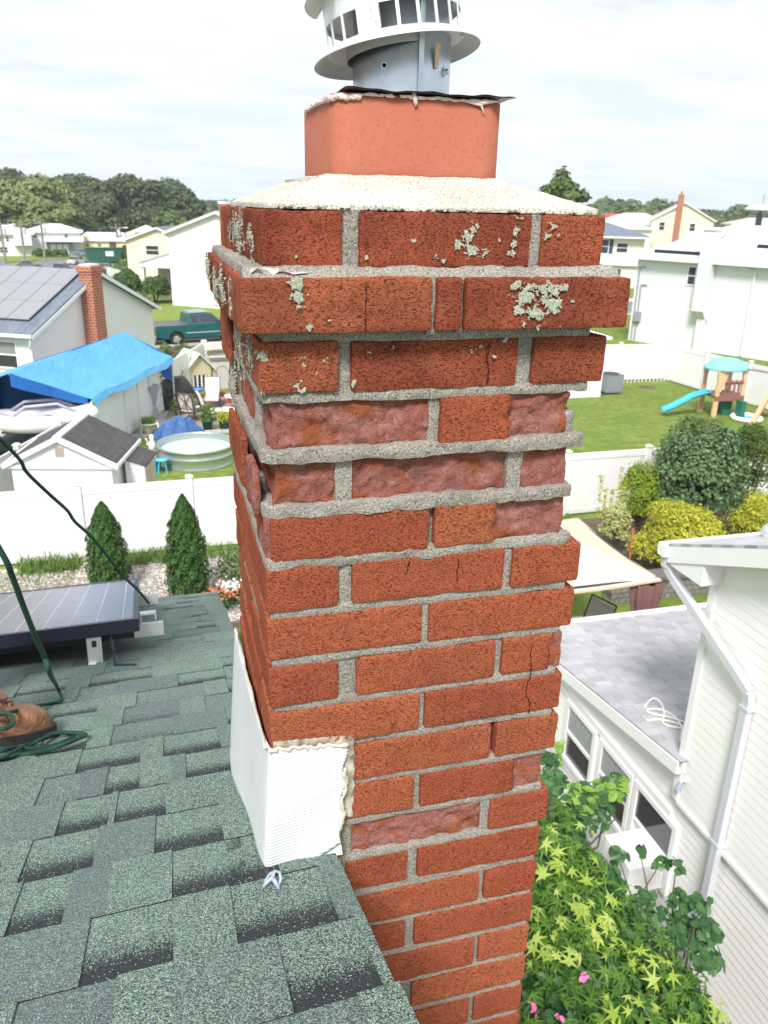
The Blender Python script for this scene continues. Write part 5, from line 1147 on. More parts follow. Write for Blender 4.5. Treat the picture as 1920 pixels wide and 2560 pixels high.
hip_house('distant white-roofed house nearest the chimney on the right', (62,120), R(0), 16, 9, 5.2, 1.4, M_sw, M_rpale); b = MB(); b.prism([(110,190,G+6.4),(118,190,G+6.4),(117,194,G+7.0),(111,194,G+7.0)], (0,.5,-.9)); b.box(110.5,117.5,190.3,196,G,G+6.2); o = obj('red_roofed_house', b, plain('bright_red_roof', (.62,.08,.05), .8)); tag(o, 'far house with a bright red roof showing above white roofs', 'house')
Y3 = gable_house('cream gabled house with a dusty pink roof and a brown-red chimney, far right', (79.0,122), R(-32), 9.6, 26, 6.6, 2.6, M_sy, M_rpink, .3)
b = MB(); b.box(3.6,4.5,-.8,-.05,0,10.4); c_ = obj('chimney', b, M_fbr, Y3); b = MB(); b.tube([(4.05,-.4,10.4),(4.05,-.4,10.9)], .16, 8); obj('chimney_pot', b, M_fbr, c_); window(Y3, 1.3, 2.1, 5.0, 6.2); window(Y3, 6.0, 6.8, 5.0, 6.1)
wing = hip_house('long white house front below the pink roof, far right', (92,118), R(-20), 26, 6, 6.2, 1.0, M_sw, M_rpink, .4); window(wing, 1.0, 2.8, 4.9, 5.9)
t_ = thing('dish_post', 'white dish-shaped head on a dark post at the right edge', 'lamp', (49.3,60,G)); b = MB(); b.tube([(0,0,0),(0,0,8.2)], .12, 10); b.box(-.2,.2,-.15,.15,6.9,7.9); obj('post', b, plain('dark_grey_post', (.12,.12,.13), .6), t_); b = MB(); b.lathe([(.001,.45),(.7,.38),(1.3,.12),(1.3,0),(.9,-.1),(.001,-.1)], (0,0,8.2), 20); obj('head', b, plain('lilac_white_dish', (.66,.64,.68), .5), t_); b = MB(); b.tube([(.1,0,8.5),(.12,0,9.5)], .035, 6); obj('rod', b, M_pole, t_)  # dish-shaped head with a thin rod on a dark post
b = MB(); b.box(13.2,19.15,31.3,37,G-.1,G+2.6); b.prism([(13.0,31.1,G+2.6),(19.3,31.1,G+2.6),(19.3,37.2,G+2.6),(13.0,37.2,G+2.6)], (0,0,.12)); o = obj('white_garage', b, M_sw); tag(o, 'low white garage wall just right of the chimney at the lawn edge', 'garage')
# ================================================================ the neighbour's house, near right
NH = thing('neighbour_house', 'bright white house at the right edge with a low shingled extension', 'house', (5,0,G))
def lap_wall(mb, p0, p1, z0, z1, nrm, lap=.105, th=.008):
    p0, p1, nrm = Vector(p0), Vector(p1), Vector(nrm); z = z0
    while z < z1-.01:
        zt2 = min(z+lap, z1); a, b = p0+nrm*th, p1+nrm*th
        mb.add([(a.x,a.y,z),(b.x,b.y,z),(p1.x,p1.y,zt2),(p0.x,p0.y,zt2),(p0.x,p0.y,z),(p1.x,p1.y,z)], [(0,1,2,3),(5,1,0,4)]); z = zt2
M_cream = plain('cream_white_vinyl', (.90,.885,.865), .45, var=.03, sc=1)
wl = MB(); lap_wall(wl, (5,-8,0), (5,8.75,0), G, -6.0, (-1,0,0)); lap_wall(wl, (4.95,-8,0), (4.95,5.05,0), -5.96, -3.3, (-1,0,0), .105, .0035)
wl.box(5.0,5.1,-8,8.75,G,-5.97); wl.prism([(4.951,-8,-5.96),(4.951,5.05,-5.96),(4.951,5.05,-3.3),(4.951,-8,-3.3)], (6,0,0)); wl.box(5.0,12,8.65,8.75,G,-6.1); wl.prism([(4.996,5.0,-5.99),(4.996,7.88,-5.99),(4.996,5.0,-5.555)], (.1,0,0)); 
k = .405; wl.prism([(4.952,5.05,-3.3),(4.952,-4,-3.3),(4.952,-4,-3.08-k*(-4-5.38)-.1),(4.952,5.05,-3.0)], (.12,0,0))
obj('wall', wl, M_cream, NH, world=True)
cb2 = MB(); cb2.box(4.925,4.95,5.0,5.09,-5.96,-3.3); cb2.box(4.95,5.0,5.05,5.09,-5.96,-3.3); cb2.box(4.93,4.95,-8,5.0,-6.0,-5.955); cb2.box(4.965,4.99,4.38,4.46,G,-6.0); obj('corner_trim', cb2, M_trim, NH, world=True)
mr = MB(); zr = lambda y: -3.08-k*(y-5.38); mr.prism([(4.7,5.52,zr(5.52)-.02),(13,5.52,zr(5.52)-.02),(13,-1.5,zr(-1.5)-.02),(4.7,-1.5,zr(-1.5)-.02)][::-1], (0,0,.03)); mr.prism([(4.7,-1.5,zr(-1.5)),(13,-1.5,zr(-1.5)),(13,-9,zr(-1.5)-3),(4.7,-9,zr(-1.5)-3)][::-1], (0,0,.03)); mroof = obj('roof', mr, M_rgrey, NH, world=True)
fa = MB(); fa.prism([(4.70,5.5,zr(5.5)-.022),(4.70,-1.5,zr(-1.5)-.022),(4.70,-1.5,zr(-1.5)-.2),(4.70,5.5,zr(5.5)-.2)], (.022,0,0)); fa.prism([(4.72,5.5,zr(5.5)-.20),(4.95,5.5,zr(5.5)-.20),(4.95,-1.5,zr(-1.5)-.2),(4.72,-1.5,zr(-1.5)-.2)], (0,0,.01)); fa.box(4.72,13,5.48,5.5,-3.33,-3.16); fa.box(4.95,13,5.0,5.48,-3.34,-3.33); fa.prism([(4.715,4.96,-3.34),(4.715,5.478,-3.34),(4.715,5.478,-3.145),(4.715,4.96,-2.945)], (.234,0,0)); obj('fascia', fa, M_trim, NH, world=True)
gu = MB(); gx0 = 4.66
gu.box(gx0,13,5.505,5.515,-3.27,-3.15); gu.box(gx0,13,5.62,5.63,-3.25,-3.15); gu.box(gx0,13,5.515,5.62,-3.275,-3.265); gu.box(gx0,gx0+.01,5.515,5.62,-3.265,-3.155); obj('gutter', gu, M_trim, NH, world=True)
def rect_pipe(mb, pts, w_, h_):
    for a, b in zip(pts[:-1], pts[1:]): mb.bar(a, b, w_, h_, up=(1,0,0))
ds = MB(); ds.bar((4.75,5.56,-3.27),(4.75,5.56,-3.40),.07,.09,up=(1,0,0)); rect_pipe(ds, [(4.75,5.57,-3.38),(4.78,5.45,-3.50),(4.87,4.45,-4.02)], .085, .07); rect_pipe(ds, [(4.87,4.47,-4.01),(4.89,4.29,-4.12),(4.90,4.28,-4.22)], .085, .07); rect_pipe(ds, [(4.90,4.28,-4.20),(4.90,4.28,G+.1)], .085, .07)
for z_ in (-4.3,-5.9,-7.4): ds.box(4.86,4.95,4.22,4.34,z_,z_+.03)
obj('downspout', ds, plain('grey_white_downspout', (.62,.63,.68), .4, var=.04), NH, world=True)
ar = MB(); za = lambda y: -5.40-.154*(y-4.95)
# real laminated tabs on the extension roof
r7 = random.Random(31); y = 4.95; rows_ = int(3.98/.14)
for r_ in range(rows_):
    a = 4.95+r_*.1421; b_ = a+.1421; x = 4.85
    while x < 11.5:
        w2 = r7.uniform(.08,.22); h = r7.choice((.003,.010)); tv = r7.random(); ar.add([(x,a,za(a)+h),(x+w2,a,za(a)+h),(x+w2,b_,za(b_)+h+.006),(x,b_,za(b_)+h+.006),(x,b_,za(b_)-.003),(x+w2,b_,za(b_)-.003),(x,a,za(a)-.003),(x+w2,a,za(a)-.003)], [(0,3,2,1)[::-1],(3,4,5,2),(0,6,4,3),(1,2,5,7)], 0, (tv,0,0)); x += w2
t = NT('extension_shingle', .9, spec=.2); at = t.n('ShaderNodeAttribute', attribute_name='tone'); sp = t.n('ShaderNodeSeparateColor'); t.l(at.outputs['Color'], sp.inputs[0]); co = t.co()
c = t.ramp(sp.outputs[0], [(0,(.30,.30,.32)),(.5,(.38,.38,.40)),(1,(.46,.46,.48))]); gx = t.n('ShaderNodeSeparateXYZ'); t.l(t.tc.outputs['Object'], gx.inputs[0])
wthr = t.math('MULTIPLY', t.ramp(t.noise(co, .9, 4), [(.4,0),(.6,1)]), .5); c = t.mix(wthr, c, (.20,.20,.22)); c = t.mix(.3, c, t.mix(t.noise(co, 150, 2), (.2,.2,.2), (.7,.7,.7))); t.color(c); t.bump(t.noise(co, 200, 2), .4, .003)
obj('extension_roof', ar, t.m, NH, tone=True, world=True)
ae = MB(); ae.prism([(4.83,4.97,za(4.95)-.015),(4.83,8.97,za(8.97)-.015),(4.83,8.97,za(8.97)-.17),(4.83,4.97,za(4.95)-.17)], (.02,0,0)); ae.box(4.85,11.5,8.95,8.97,-6.2,-6.02); ae.box(4.83,11.5,8.975,9.07,-6.12,-6.005); ae.prism([(4.85,4.97,za(4.97)-.17),(5.0,4.97,za(4.97)-.17),(5.0,8.95,za(8.95)-.17),(4.85,8.95,za(8.95)-.17)], (0,0,.01)); obj('extension_fascia', ae, M_trim, NH, world=True)
ed = MB(); ed.box(4.838,4.853,4.97,8.97,0,0.001) if False else None
def W_(px, py, X0=4.97): return plane_hit(px, py, (1,0,0), X0)
def S6(x, y): return (1300+x/2.087, 1500+y/2.087)
for i, (tl, tr) in enumerate((((260,570),(385,712)),((435,760),(577,925)),((620,975),(803,1190)))):
    y1, y0 = W_(*S6(*tl)).y, W_(*S6(*tr)).y
    if i < 2: wn = window(NH, y0, y1, -7.18-G, -6.37-G, y=0, axis='y', pale=True)
    else:
        f = MB(); f.box(-.05,0,y0-.07,y1+.07,-6.37-G,-6.30-G); f.box(-.05,0,y0-.07,y0,-7.2-G,-6.37-G); f.box(-.05,0,y1,y1+.07,-7.2-G,-6.37-G); f.box(-.05,0,y0-.07,y1+.07,-7.27-G,-7.2-G); f.box(-.04,0,y0,y1,-6.83-G,-6.79-G); wn = obj('window', f, M_trim, NH); b = MB(); b.box(-.02,-.002,y0,y1,-6.79-G,-6.37-G); obj('pane', b, M_gls, wn)
        b = MB(); b.box(-.02,-.002,y0,y1,-7.2-G,-6.83-G); obj('filler_panel', b, M_trim, wn)
    # a gathered net curtain behind each top sash
    if i < 2:
        cu = MB(); cu.grid(40, 1, lambda u, v: (-.0265+.003*math.sin(u*70), y0+.02+(y1-y0-.04)*u, -6.74-G+.35*v)); obj('curtain', cu, plain('net_curtain', (.34,.35,.36), .9), wn)
b = MB(); b.box(-.035,0,5.1,8.6,-6.295-G,-6.2-G); b.box(-.03,0,5.1,8.6,-7.38-G,-7.28-G); obj('window_band', b, M_trim, NH)
ac = thing('window_air_conditioner', 'white window air conditioner sticking out of the near sash on the extension', 'air conditioner', (5,0,G)); ya, yb2 = 5.02, 5.56
b = MB(); b.box(-.50,-.025,ya,yb2,-7.22-G,-6.85-G); body = obj('casing', b, M_trim, ac); b = MB(); b.box(-.505,-.5,ya+.03,yb2-.03,-7.19-G,-6.88-G); gr_ = obj('grille', b, plain('grey_grille', (.52,.53,.54), .6), ac); b = MB()
for i in range(11): b.box(-.512,-.506,ya+.03,yb2-.03,-7.18-G+i*.028,-7.172-G+i*.028)
for i in range(5): b.box(-.3+i*.05,-.27+i*.05,ya-.004,ya-.001,-7.15-G,-6.95-G)
obj('fins', b, plain('pale_fins', (.74,.75,.76), .5), ac)
fl_ = thing('flood_lamp', 'small grey-blue flood lamp fixed to the white wall above the extension roof end', 'lamp', (4.95,4.93,-5.63)); b = MB(); b.tube([(0,0,0),(-.03,0,0)], .03, 12); b.tube([(-.03,0,0),(-.06,.0,-.01),(-.075,-.005,-.04)], .012, 8); obj('mount', b, M_trim, fl_); b = MB(); b.tube([(-.06,0,-.02),(-.085,-.01,-.07),(-.10,-.015,-.10)], [.022,.032,.036], 12); obj('lamp_housing', b, plain('blue_grey_plastic2', (.28,.32,.42), .4), fl_)
cbl = MB(); cc = W_(*S6(840,620), 5.35); cz = lambda x, y: (x, y, za(y)+.02)
P = [cz(5.02+.10*i*0+.30*abs(math.sin(i*.5))+.03*i*.2, 5.15+.33*math.cos(i*.55)+.35+.02*i) for i in range(26)]
cbl.tube(spline(P, 4), .012, 6); o = obj('coiled_hose', cbl, plain('dirty_white_hose', (.70,.68,.62), .5)); tag(o, 'dirty white hose coiled loosely on the extension roof', 'hose')
vt = thing('roof_vent', 'small grey dome vent on the neighbour roof beside the solar panel', 'vent', (5.75,5.20,zr(5.20)+.01)); b = MB(); b.lathe([(.20,0),(.18,.05),(.10,.13),(.03,.16),(.001,.165)], n=16); obj('hood', b, plain('dull_grey_vent', (.45,.47,.50), .6), vt)
npn = thing('roof_solar_panel', 'black-edged solar panel standing on the neighbour roof at the right edge', 'solar panel', (6.3,4.55,zr(4.55)))
b = MB(); b.prism([(0,.55,-.405*.55+.22),(3.3,.55,-.405*.55+.22),(3.3,-1.0,.405+.22),(0,-1.0,.405+.22)][::-1], (0,0,.04)); obj('frame', b, M_frame, npn); b = MB()
for x_ in (.25,1.4): b.box(x_,x_+.06,.45,.5,-.22,.05); b.box(x_-.04,x_+.12,.42,.56,-.20,-.17)
obj('foot_bracket', b, M_alu, npn)
# ================================================================ left yard
M_tarp = None
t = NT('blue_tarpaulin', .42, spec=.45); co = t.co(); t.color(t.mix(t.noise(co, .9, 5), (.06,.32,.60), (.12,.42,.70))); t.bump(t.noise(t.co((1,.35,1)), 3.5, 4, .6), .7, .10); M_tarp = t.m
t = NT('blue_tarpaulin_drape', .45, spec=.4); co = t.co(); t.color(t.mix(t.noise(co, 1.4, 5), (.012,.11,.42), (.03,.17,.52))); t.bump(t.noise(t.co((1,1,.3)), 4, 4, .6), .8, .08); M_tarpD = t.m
TN, TF = Vector((-4.35,24.4,-4.8)), Vector((-1.3,31.9,-4.8)); RN, RF = Vector((-2.25,25.2,-5.85)), Vector((.35,32.2,-5.85)); lat = (RN-TN); LN, LF = TN+Vector((-lat.x*1.7,-lat.y*1.2,lat.z)), TF+Vector((-(RF-TF).x*2.2,-(RF-TF).y,(RF-TF).z))
cp = thing('tarp_shelter', 'blue tarpaulin shelter stretched over a ridge beside the white fence', 'shelter', (TN.x,TN.y,G))
def sheet_fn(A, B, C, D, sag, seed):
    def f(u, v):
        p = A.lerp(B, u).lerp(D.lerp(C, u), v); n_ = vnoise(np.array([[u*6,v*3,seed]]))[0]
        return (p.x, p.y, p.z-sag*math.sin(PI*v)*(.7+.3*math.sin(u*PI*5))+.035*n_ + .05*math.sin(u*PI*4)*v)
    return f
b = MB(); b.grid(40, 16, sheet_fn(TN,TF,RF,RN,.07,1)); b.grid(40, 16, sheet_fn(TN,TF,LF,LN,.07,2))
drop = Vector((.10,-.04,-.20)); b.grid(40, 3, lambda u, v: tuple(Vector(sheet_fn(TN,TF,RF,RN,.07,1)(u,1))+drop*v+Vector((0,0,-.02*v*math.sin(u*23)))))
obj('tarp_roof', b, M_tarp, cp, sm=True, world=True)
LNb, TNb = LN.lerp(LF,.78), TN.lerp(TF,.78)
b = MB(); b.grid(20, 14, lambda u, v: tuple(LNb.lerp(TNb,u)*1.0 + Vector((.05*math.sin(v*9+u*20), -.08*v+.06*math.sin(u*24), -(1.9-.5*u*u)*v*(1-.25*u)))))
b.grid(6, 10, lambda u, v: tuple(TN.lerp(RN,u*.95)+Vector((0,-.03-.05*math.sin(u*9), -(.25*(1-u)**.5+.16)*v))))
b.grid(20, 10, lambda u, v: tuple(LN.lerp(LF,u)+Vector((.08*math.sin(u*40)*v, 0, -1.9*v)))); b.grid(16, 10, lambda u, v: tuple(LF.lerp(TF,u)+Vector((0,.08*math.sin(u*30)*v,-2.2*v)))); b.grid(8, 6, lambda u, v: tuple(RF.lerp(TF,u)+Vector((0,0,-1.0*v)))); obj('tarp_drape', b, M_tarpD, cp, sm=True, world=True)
M_pol2 = plain('white_pole', (.7,.7,.7), .4)
for p in (RN, RF, LN, LF, (RN+RF)/2): b = MB(); b.tube([(p.x,p.y,G),(p.x,p.y,p.z-.06)], .03, 8); obj('pole', b, M_pol2, cp, world=True)
b = MB(); b.tube([TN-Vector((0,0,.05)), TF-Vector((0,0,.05))], .03, 6); obj('ridge_pole', b, M_pol2, cp, world=True)
# inflatable boat below the tarp
c = YP(112,1052,24.7); bo = thing('inflatable_boat', 'white and grey inflatable boat with a green ring emblem under the blue tarp', 'boat', (c.x,c.y,c.z-.08), R(8))
L_ = 1.35; Wd = .62; loop = [(L_*math.cos(a)*(1 if math.cos(a) > 0 else 1), Wd*math.sin(a)*(1-.25*math.cos(a)), .12+.10*math.cos(a)**2) for a in np.linspace(0,2*PI,40,endpoint=False)]
b = MB(); b.tube(loop, .24, 14, closed=True); obj('tube', b, plain('white_pvc', (.74,.75,.78), .3, spec=.6), bo, sm=True); b = MB(); b.grid(12, 8, lambda u, v: ((u-.5)*2*L_*.9, (v-.5)*2*Wd*.9, -.08)); obj('floor', b, plain('grey_boat_floor', (.22,.22,.27), .5), bo)
b = MB(); 
b.tube([(-1.0,.45,.3),(-.5,.35,.62),(.4,.3,.64),(.95,.4,.35)], .05, 8); b.tube([(-1.0,-.45,.3),(-.5,-.35,.62),(.4,-.3,.64),(.95,-.4,.35)], .05, 8); obj('canopy_hoop', b, plain('grey_violet_pvc', (.42,.42,.52), .4), bo, sm=True)
b = MB(); blob(b, .2, .0, .08, .34, .26, .16, 4, 8); obj('cushion', b, plain('dull_red_vinyl', (.38,.10,.09), .5), bo, sm=True)
# emblem: green ring with a spoked asterisk on a white patch at the left end
em = MB(); cx_, cy_, cz_ = -1.20, -.42, .30
def ept(a, r_): return (cx_-.10+r_*math.cos(a), cy_-.13-.02, cz_-.10+r_*math.sin(a)*.95)
for r0, r1 in ((.155,.19),): em.add([ept(2*PI*i/32, r0) for i in range(32)]+[ept(2*PI*i/32, r1) for i in range(32)], [(i,(i+1)%32,32+(i+1)%32,32+i) for i in range(32)])
ek = MB()
for i in range(5):
    a = 2*PI*i/5+.3; d = Vector((math.cos(a+PI/2),0,math.sin(a+PI/2)))*.018
    p0, p1 = Vector(ept(a,.02)), Vector(ept(a,.10)); ek.add([tuple(p0-d*.6),tuple(p0+d*.6),tuple(p1+d),tuple(p1-d)], [(0,1,2,3)])
pt = MB(); pt.add([tuple(Vector(ept(2*PI*i/28,.25))+Vector((0,.004,0))) for i in range(28)], [tuple(range(28))]); pa = obj('emblem_patch', pt, plain('white_patch', (.80,.80,.80), .4), bo); obj('emblem_ring', em, plain('leaf_green_print', (.06,.48,.05), .5), pa); obj('emblem_spokes', ek, plain('dark_green_print', (.02,.13,.03), .5), pa)
c = YP(80,1112,24.9); cr_ = thing('black_crate', 'open black crate holding blue bags below the inflatable boat', 'crate', (c.x-.1,c.y,G), R(12)); b = MB(); b.box(-.85,.85,-.45,-.42,0,.62); b.box(-.85,.85,.42,.45,0,.62); b.box(-.85,-.82,-.42,.42,0,.62); b.box(.82,.85,-.42,.42,0,.62); b.box(-.62,.62,-.27,.27,0,.03); obj('box', b, plain('black_plastic', (.015,.015,.018), .5), cr_)
bb = thing('blue_bag', 'crumpled blue bags lying in the open black crate', 'bag', (c.x,c.y,G+.2)); b = MB(); blob(b,0,0,.1,.3,.2,.18,3,8); blob(b,.35,.05,.08,.22,.2,.15,5,8); blob(b,-.3,0,.1,.2,.18,.2,6,8); obj('bag_cloth', b, M_tarpD, bb, sm=True)
c = GP(190,1020,G+.6); sb_ = thing('paddle_board', 'white board with a blue edge and a red panel leaning under the tarp', 'board', (c.x,c.y,G), R(35)); b = MB(); b.prism([(-.28,0,.0),(.28,0,0),(.30,.05,1.1),(.18,.1,1.45),(0,.12,1.55),(-.18,.1,1.45),(-.30,.05,1.1)], (0,.06,0)); obj('deck', b, plain('white_board', (.8,.8,.8), .35), sb_); b = MB(); b.tube([(.29,-.01,.05),(.31,.04,1.1),(.19,.09,1.46),(0,.11,1.57)], .03, 6); obj('edge_stripe', b, M_tarp, sb_); b = MB(); b.box(-.25,.15,-.03,-.005,.25,.8); obj('red_panel', b, plain('red_vinyl', (.55,.03,.03), .4), sb_)
tag(sheet('patio', [(-7.5,25),(-2.4,23.6),(1.0,33.5),(-4.5,36)], M_conc, .006), kind='structure')
# ---- shed
sh = thing('garden_shed', 'white garden shed with a dark shingle gable roof behind the near fence', 'shed', (-3.82,19.65,G), R(-13)); w_, l, he, rise = 2.42, 2.15, 1.9, .62
b = MB(); b.prism([(0,0,0),(w_,0,0),(w_,0,he),(w_/2,0,he+rise*.92),(0,0,he)], (0,l,0)); obj('wall', b, M_sw, sh)
t = NT('charcoal_shingle', .9); br = t.n('ShaderNodeTexBrick'); cc_ = t.n('ShaderNodeSeparateXYZ'); t.co(); t.l(t.tc.outputs['Object'], cc_.inputs[0]); cv = t.n('ShaderNodeCombineXYZ'); t.l(cc_.outputs[1], cv.inputs[0]); t.l(cc_.outputs[0], cv.inputs[1]); t.l(cv.outputs[0], br.inputs[0]); br.inputs['Scale'].default_value = 3.6; br.inputs['Color1'].default_value = (.060,.056,.060,1); br.inputs['Color2'].default_value = (.085,.080,.085,1); br.inputs['Mortar'].default_value = (.03,.03,.03,1); br.inputs['Mortar Size'].default_value = .012; br.inputs['Row Height'].default_value = .5; br.inputs['Brick Width'].default_value = .7; t.color(br.outputs[0]); t.bump(br.outputs['Fac'], .5, .02, True); M_char = t.m
r_ = MB(); k = rise/(w_/2)
r_.prism([(-.13,-.06,he-.13*k+.03),(w_/2-.07,-.06,he+rise-.07*k+.03),(w_/2-.07,l+.1,he+rise-.07*k+.03),(-.13,l+.1,he-.13*k+.03)][::-1], (0,0,.04)); r_.prism([(w_+.13,-.06,he-.13*k+.03),(w_/2+.07,-.06,he+rise-.07*k+.03),(w_/2+.07,l+.1,he+rise-.07*k+.03),(w_+.13,l+.1,he-.13*k+.03)], (0,0,.04)); rf = obj('roof', r_, M_char, sh)
r_ = MB(); r_.prism([(w_/2-.09,-.12,he+rise-.0),(w_/2,-.12,he+rise+.06),(w_/2+.09,-.12,he+rise),(w_/2+.09,-.12,he+rise+.075),(w_/2,-.12,he+rise+.11),(w_/2-.09,-.12,he+rise+.075)], (0,l+.24,0)); obj('ridge_cap', r_, M_trim, rf)
r_ = MB()
for s in (0,1):
    X = (lambda x: x) if s == 0 else (lambda x: w_-x); r_.prism([(X(-.18),-.12,he-.18*k-.05),(X(w_/2),-.12,he+rise-.05),(X(w_/2),-.12,he+rise+.085),(X(-.18),-.12,he-.18*k+.085)][::1 if s else -1], (0,.06,0)); r_.box(X(-.2) if s == 0 else X(-.2)-.05, X(-.2)+.05 if s == 0 else X(-.2), -.12, l+.12, he-.2*k, he-.2*k+.09); r_.box(min(X(-.15),X(w_/2-.09)), max(X(-.15),X(w_/2-.09)), l+.09, l+.13, he-.1, he-.02)
r_.box(-.1,w_+.1,-.06,.0,he-.14,he-.04); obj('eave_trim', r_, M_trim, sh); b = MB(); b.box(w_/2-.11,w_/2+.11,-.02,0,he+.16,he+.40); vn = obj('vent', b, plain('tan_vent', (.52,.46,.38), .6), sh); b = MB(); [b.box(w_/2-.09,w_/2+.09,-.03,-.02,he+.185+i*.045,he+.205+i*.045) for i in range(5)]; obj('louvre', b, plain('tan_louvre', (.38,.33,.27), .6), vn)
b = MB(); b.box(.35,.38,-.02,0,.1,he-.2); b.box(w_-.38,w_-.35,-.02,0,.1,he-.2); b.box(w_/2-.01,w_/2+.01,-.02,0,.1,he-.2); b.box(.35,w_-.35,-.02,0,he-.2,he-.17); obj('door_trim', b, M_trim, sh)
ls = thing('lean_to_locker', 'narrow storage locker with a flat dark top and beige doors beside the white shed', 'locker', (-1.17,19.85,G), R(-13)); b = MB(); b.prism([(0,0,0),(.48,0,0),(.48,0,1.60),(0,0,1.76)], (0,1.1,0)); obj('body', b, M_sw, ls); b = MB(); b.prism([(-.03,-.05,1.775),(.55,-.05,1.58),(.55,-.05,1.62),(-.03,-.05,1.815)], (0,1.2,0)); obj('top', b, M_char, ls); b = MB(); b.box(.482,.50,.02,.53,.05,1.55); b.box(.482,.50,.56,1.08,.05,1.55); obj('door', b, plain('beige_door', (.55,.47,.40), .6), ls)
# ---- stock tank pool
po = thing('round_pool', 'round galvanised stock tank pool full of pale water behind the near fence', 'pool', (.82,25.05,G)); r_ = 1.22; b = MB(); b.lathe([(r_,0),(r_+.02,.02),(r_,.05),(r_,.30),(r_+.025,.33),(r_+.025,.37),(r_,.40),(r_,.56),(r_+.035,.58),(r_+.045,.61),(r_+.03,.64),(r_-.01,.635),(r_-.015,.6),(r_-.015,.56),(r_-.035,.50),(r_-.015,.45),(r_-.02,.1)], n=80)
obj('tank', b, metal('galvanised_tank', (.50,.56,.54), .33, .12, 3, .75), po, sm=True); b = MB(); b.lathe([(.001,.43),(r_-.02,.43)], n=48)
t = NT('pale_pool_water', .05, spec=.8); t.color(t.mix(t.noise(t.co(), 1.5, 3), (.46,.55,.53), (.58,.66,.64))); t.bump(t.noise(t.co(), 9, 2), .15, .02); obj('water', b, t.m, po)
b = MB(); [b.box(-.35+i*.5,-.28+i*.5,-.06+.2*i,.02+.2*i,.432,.445) for i in range(3)]; obj('floating_leaf', b, M_char, po) if False else None
st2 = thing('stool', 'small turquoise stool standing against the round pool', 'stool', (-.28,23.95,G)); M_tq = plain('turquoise_plastic', (.10,.52,.58), .4); b = MB(); b.lathe([(.001,.46),(.17,.46),(.19,.44),(.17,.42),(.001,.42)], n=20); obj('seat', b, M_tq, st2, sm=True)
for a in (45,135,225,315): b = MB(); b.tube([(.12*math.cos(R(a)),.12*math.sin(R(a)),.43),(.19*math.cos(R(a)),.19*math.sin(R(a)),0)], .018, 6); obj('leg', b, M_tq, st2)
bk2 = thing('blue_bin', 'blue plastic tub tucked beside the turquoise stool', 'tub', (-.48,24.25,G)); b = MB(); b.lathe([(.15,0),(.19,.33),(.205,.35),(.19,.36),(.175,.34),(.14,.02)], n=20); obj('tub', b, plain('blue_plastic', (.02,.22,.55), .4), bk2, sm=True)
# ---- crumpled blue tarp heap
hp = MB(); 
def heap(u, v):
    a = u*2*PI; q = v; x, y = .92*q*math.cos(a)*(1+.22*math.sin(3*a+1)), .60*q*math.sin(a)*(1+.2*math.cos(2*a)); n_ = vnoise(np.array([[x*3.2,y*3.2,1.3]]))[0]; n2 = vnoise(np.array([[x*8,y*8,4.3]]))[0]
    z = .78*(1-q**1.9)*(1+.25*n_)+.10*n2*(1-q**4)+.02+.20*max(0,math.sin(a*7+q*4))*q*(1-q)
    return (x, y, max(.012, z))
hp.grid(90, 34, heap); t_ = thing('tarp_heap', 'crumpled royal blue tarpaulin heaped over something on the yard', 'tarpaulin', (.30,27.9,G), R(10)); t = NT('royal_blue_tarpaulin', .5, spec=.4); co = t.co(); t.color(t.mix(t.noise(co, 2, 4), (.035,.10,.30), (.07,.17,.42))); t.bump(t.noise(co, 5, 5, .65, 1), 1, .07); obj('cloth', hp, t.m, t_, sm=True)
# ---- planter and ornaments
pz = thing('bowl_planter', 'wide cream bowl planter with grass at the fence foot', 'planter', (-.70,28.9,G)); b = MB(); b.lathe([(.001,0),(.16,0),(.17,.04),(.30,.20),(.345,.34),(.37,.35),(.37,.385),(.33,.385),(.30,.33),(.001,.33)], n=28); obj('bowl', b, plain('cream_resin', (.70,.70,.56), .5), pz, sm=True)
rs = np.random.RandomState(5); n = 240; P = np.c_[rs.uniform(-.26,.26,(n,2)), .34+.1*rs.random(n)]; leaves('grass', P, rs.normal(size=(n,3))*[1,1,.3], .30, L_grass, pz, 'blade', 1, up=(0,0,1), world=False)
def pot(label, x, y, m, s_=1.0, h=.5, grp='green plant pots in a row', lm=None, seed=1, tall=.4):
    t_ = thing('plant_pot', label, 'plant pot', (x,y,G+.06), 0, grp); b = MB(); b.lathe([(.001,0),(.155*s_,0),(.20*s_,.30*s_),(.215*s_,.30*s_),(.215*s_,.34*s_),(.19*s_,.34*s_),(.18*s_,.28*s_),(.001,.28*s_)], n=22); obj('pot', b, m, t_, sm=True); rs = np.random.RandomState(seed); n = 260; P = np.c_[rs.normal(size=(n,2))*.13, .3*s_+tall*rs.random(n)]; leaves('foliage', P, rs.normal(size=(n,3))+[0,0,.5], .09, lm or L_far3, t_, 'oval', seed, world=False); return t_
M_gpot = plain('dark_green_pot', (.012,.115,.075), .45)
pot('dark green pot nearest the blue heap with feathery plants', 1.42,28.75,M_gpot,1.05,seed=1,tall=.6,lm=L_grass); pot('dark green pot with yellowish leaves, middle of the row', 2.02,28.65,M_gpot,1.0,seed=2,lm=L_gold,tall=.35); pot('small dark pot half behind the chimney', 2.52,28.75,plain('charcoal_pot', (.03,.04,.04), .5),.85,seed=3,lm=L_gold,tall=.3)
tag(sheet('path', [(-.35,27.9),(.3,34.5),(5,34.5),(5,28.2),(1.0,28.25)], ground_mat('worn_patio', (.30,.27,.22), (.40,.37,.31), (.24,.22,.17), 1, 6), .009), kind='structure')
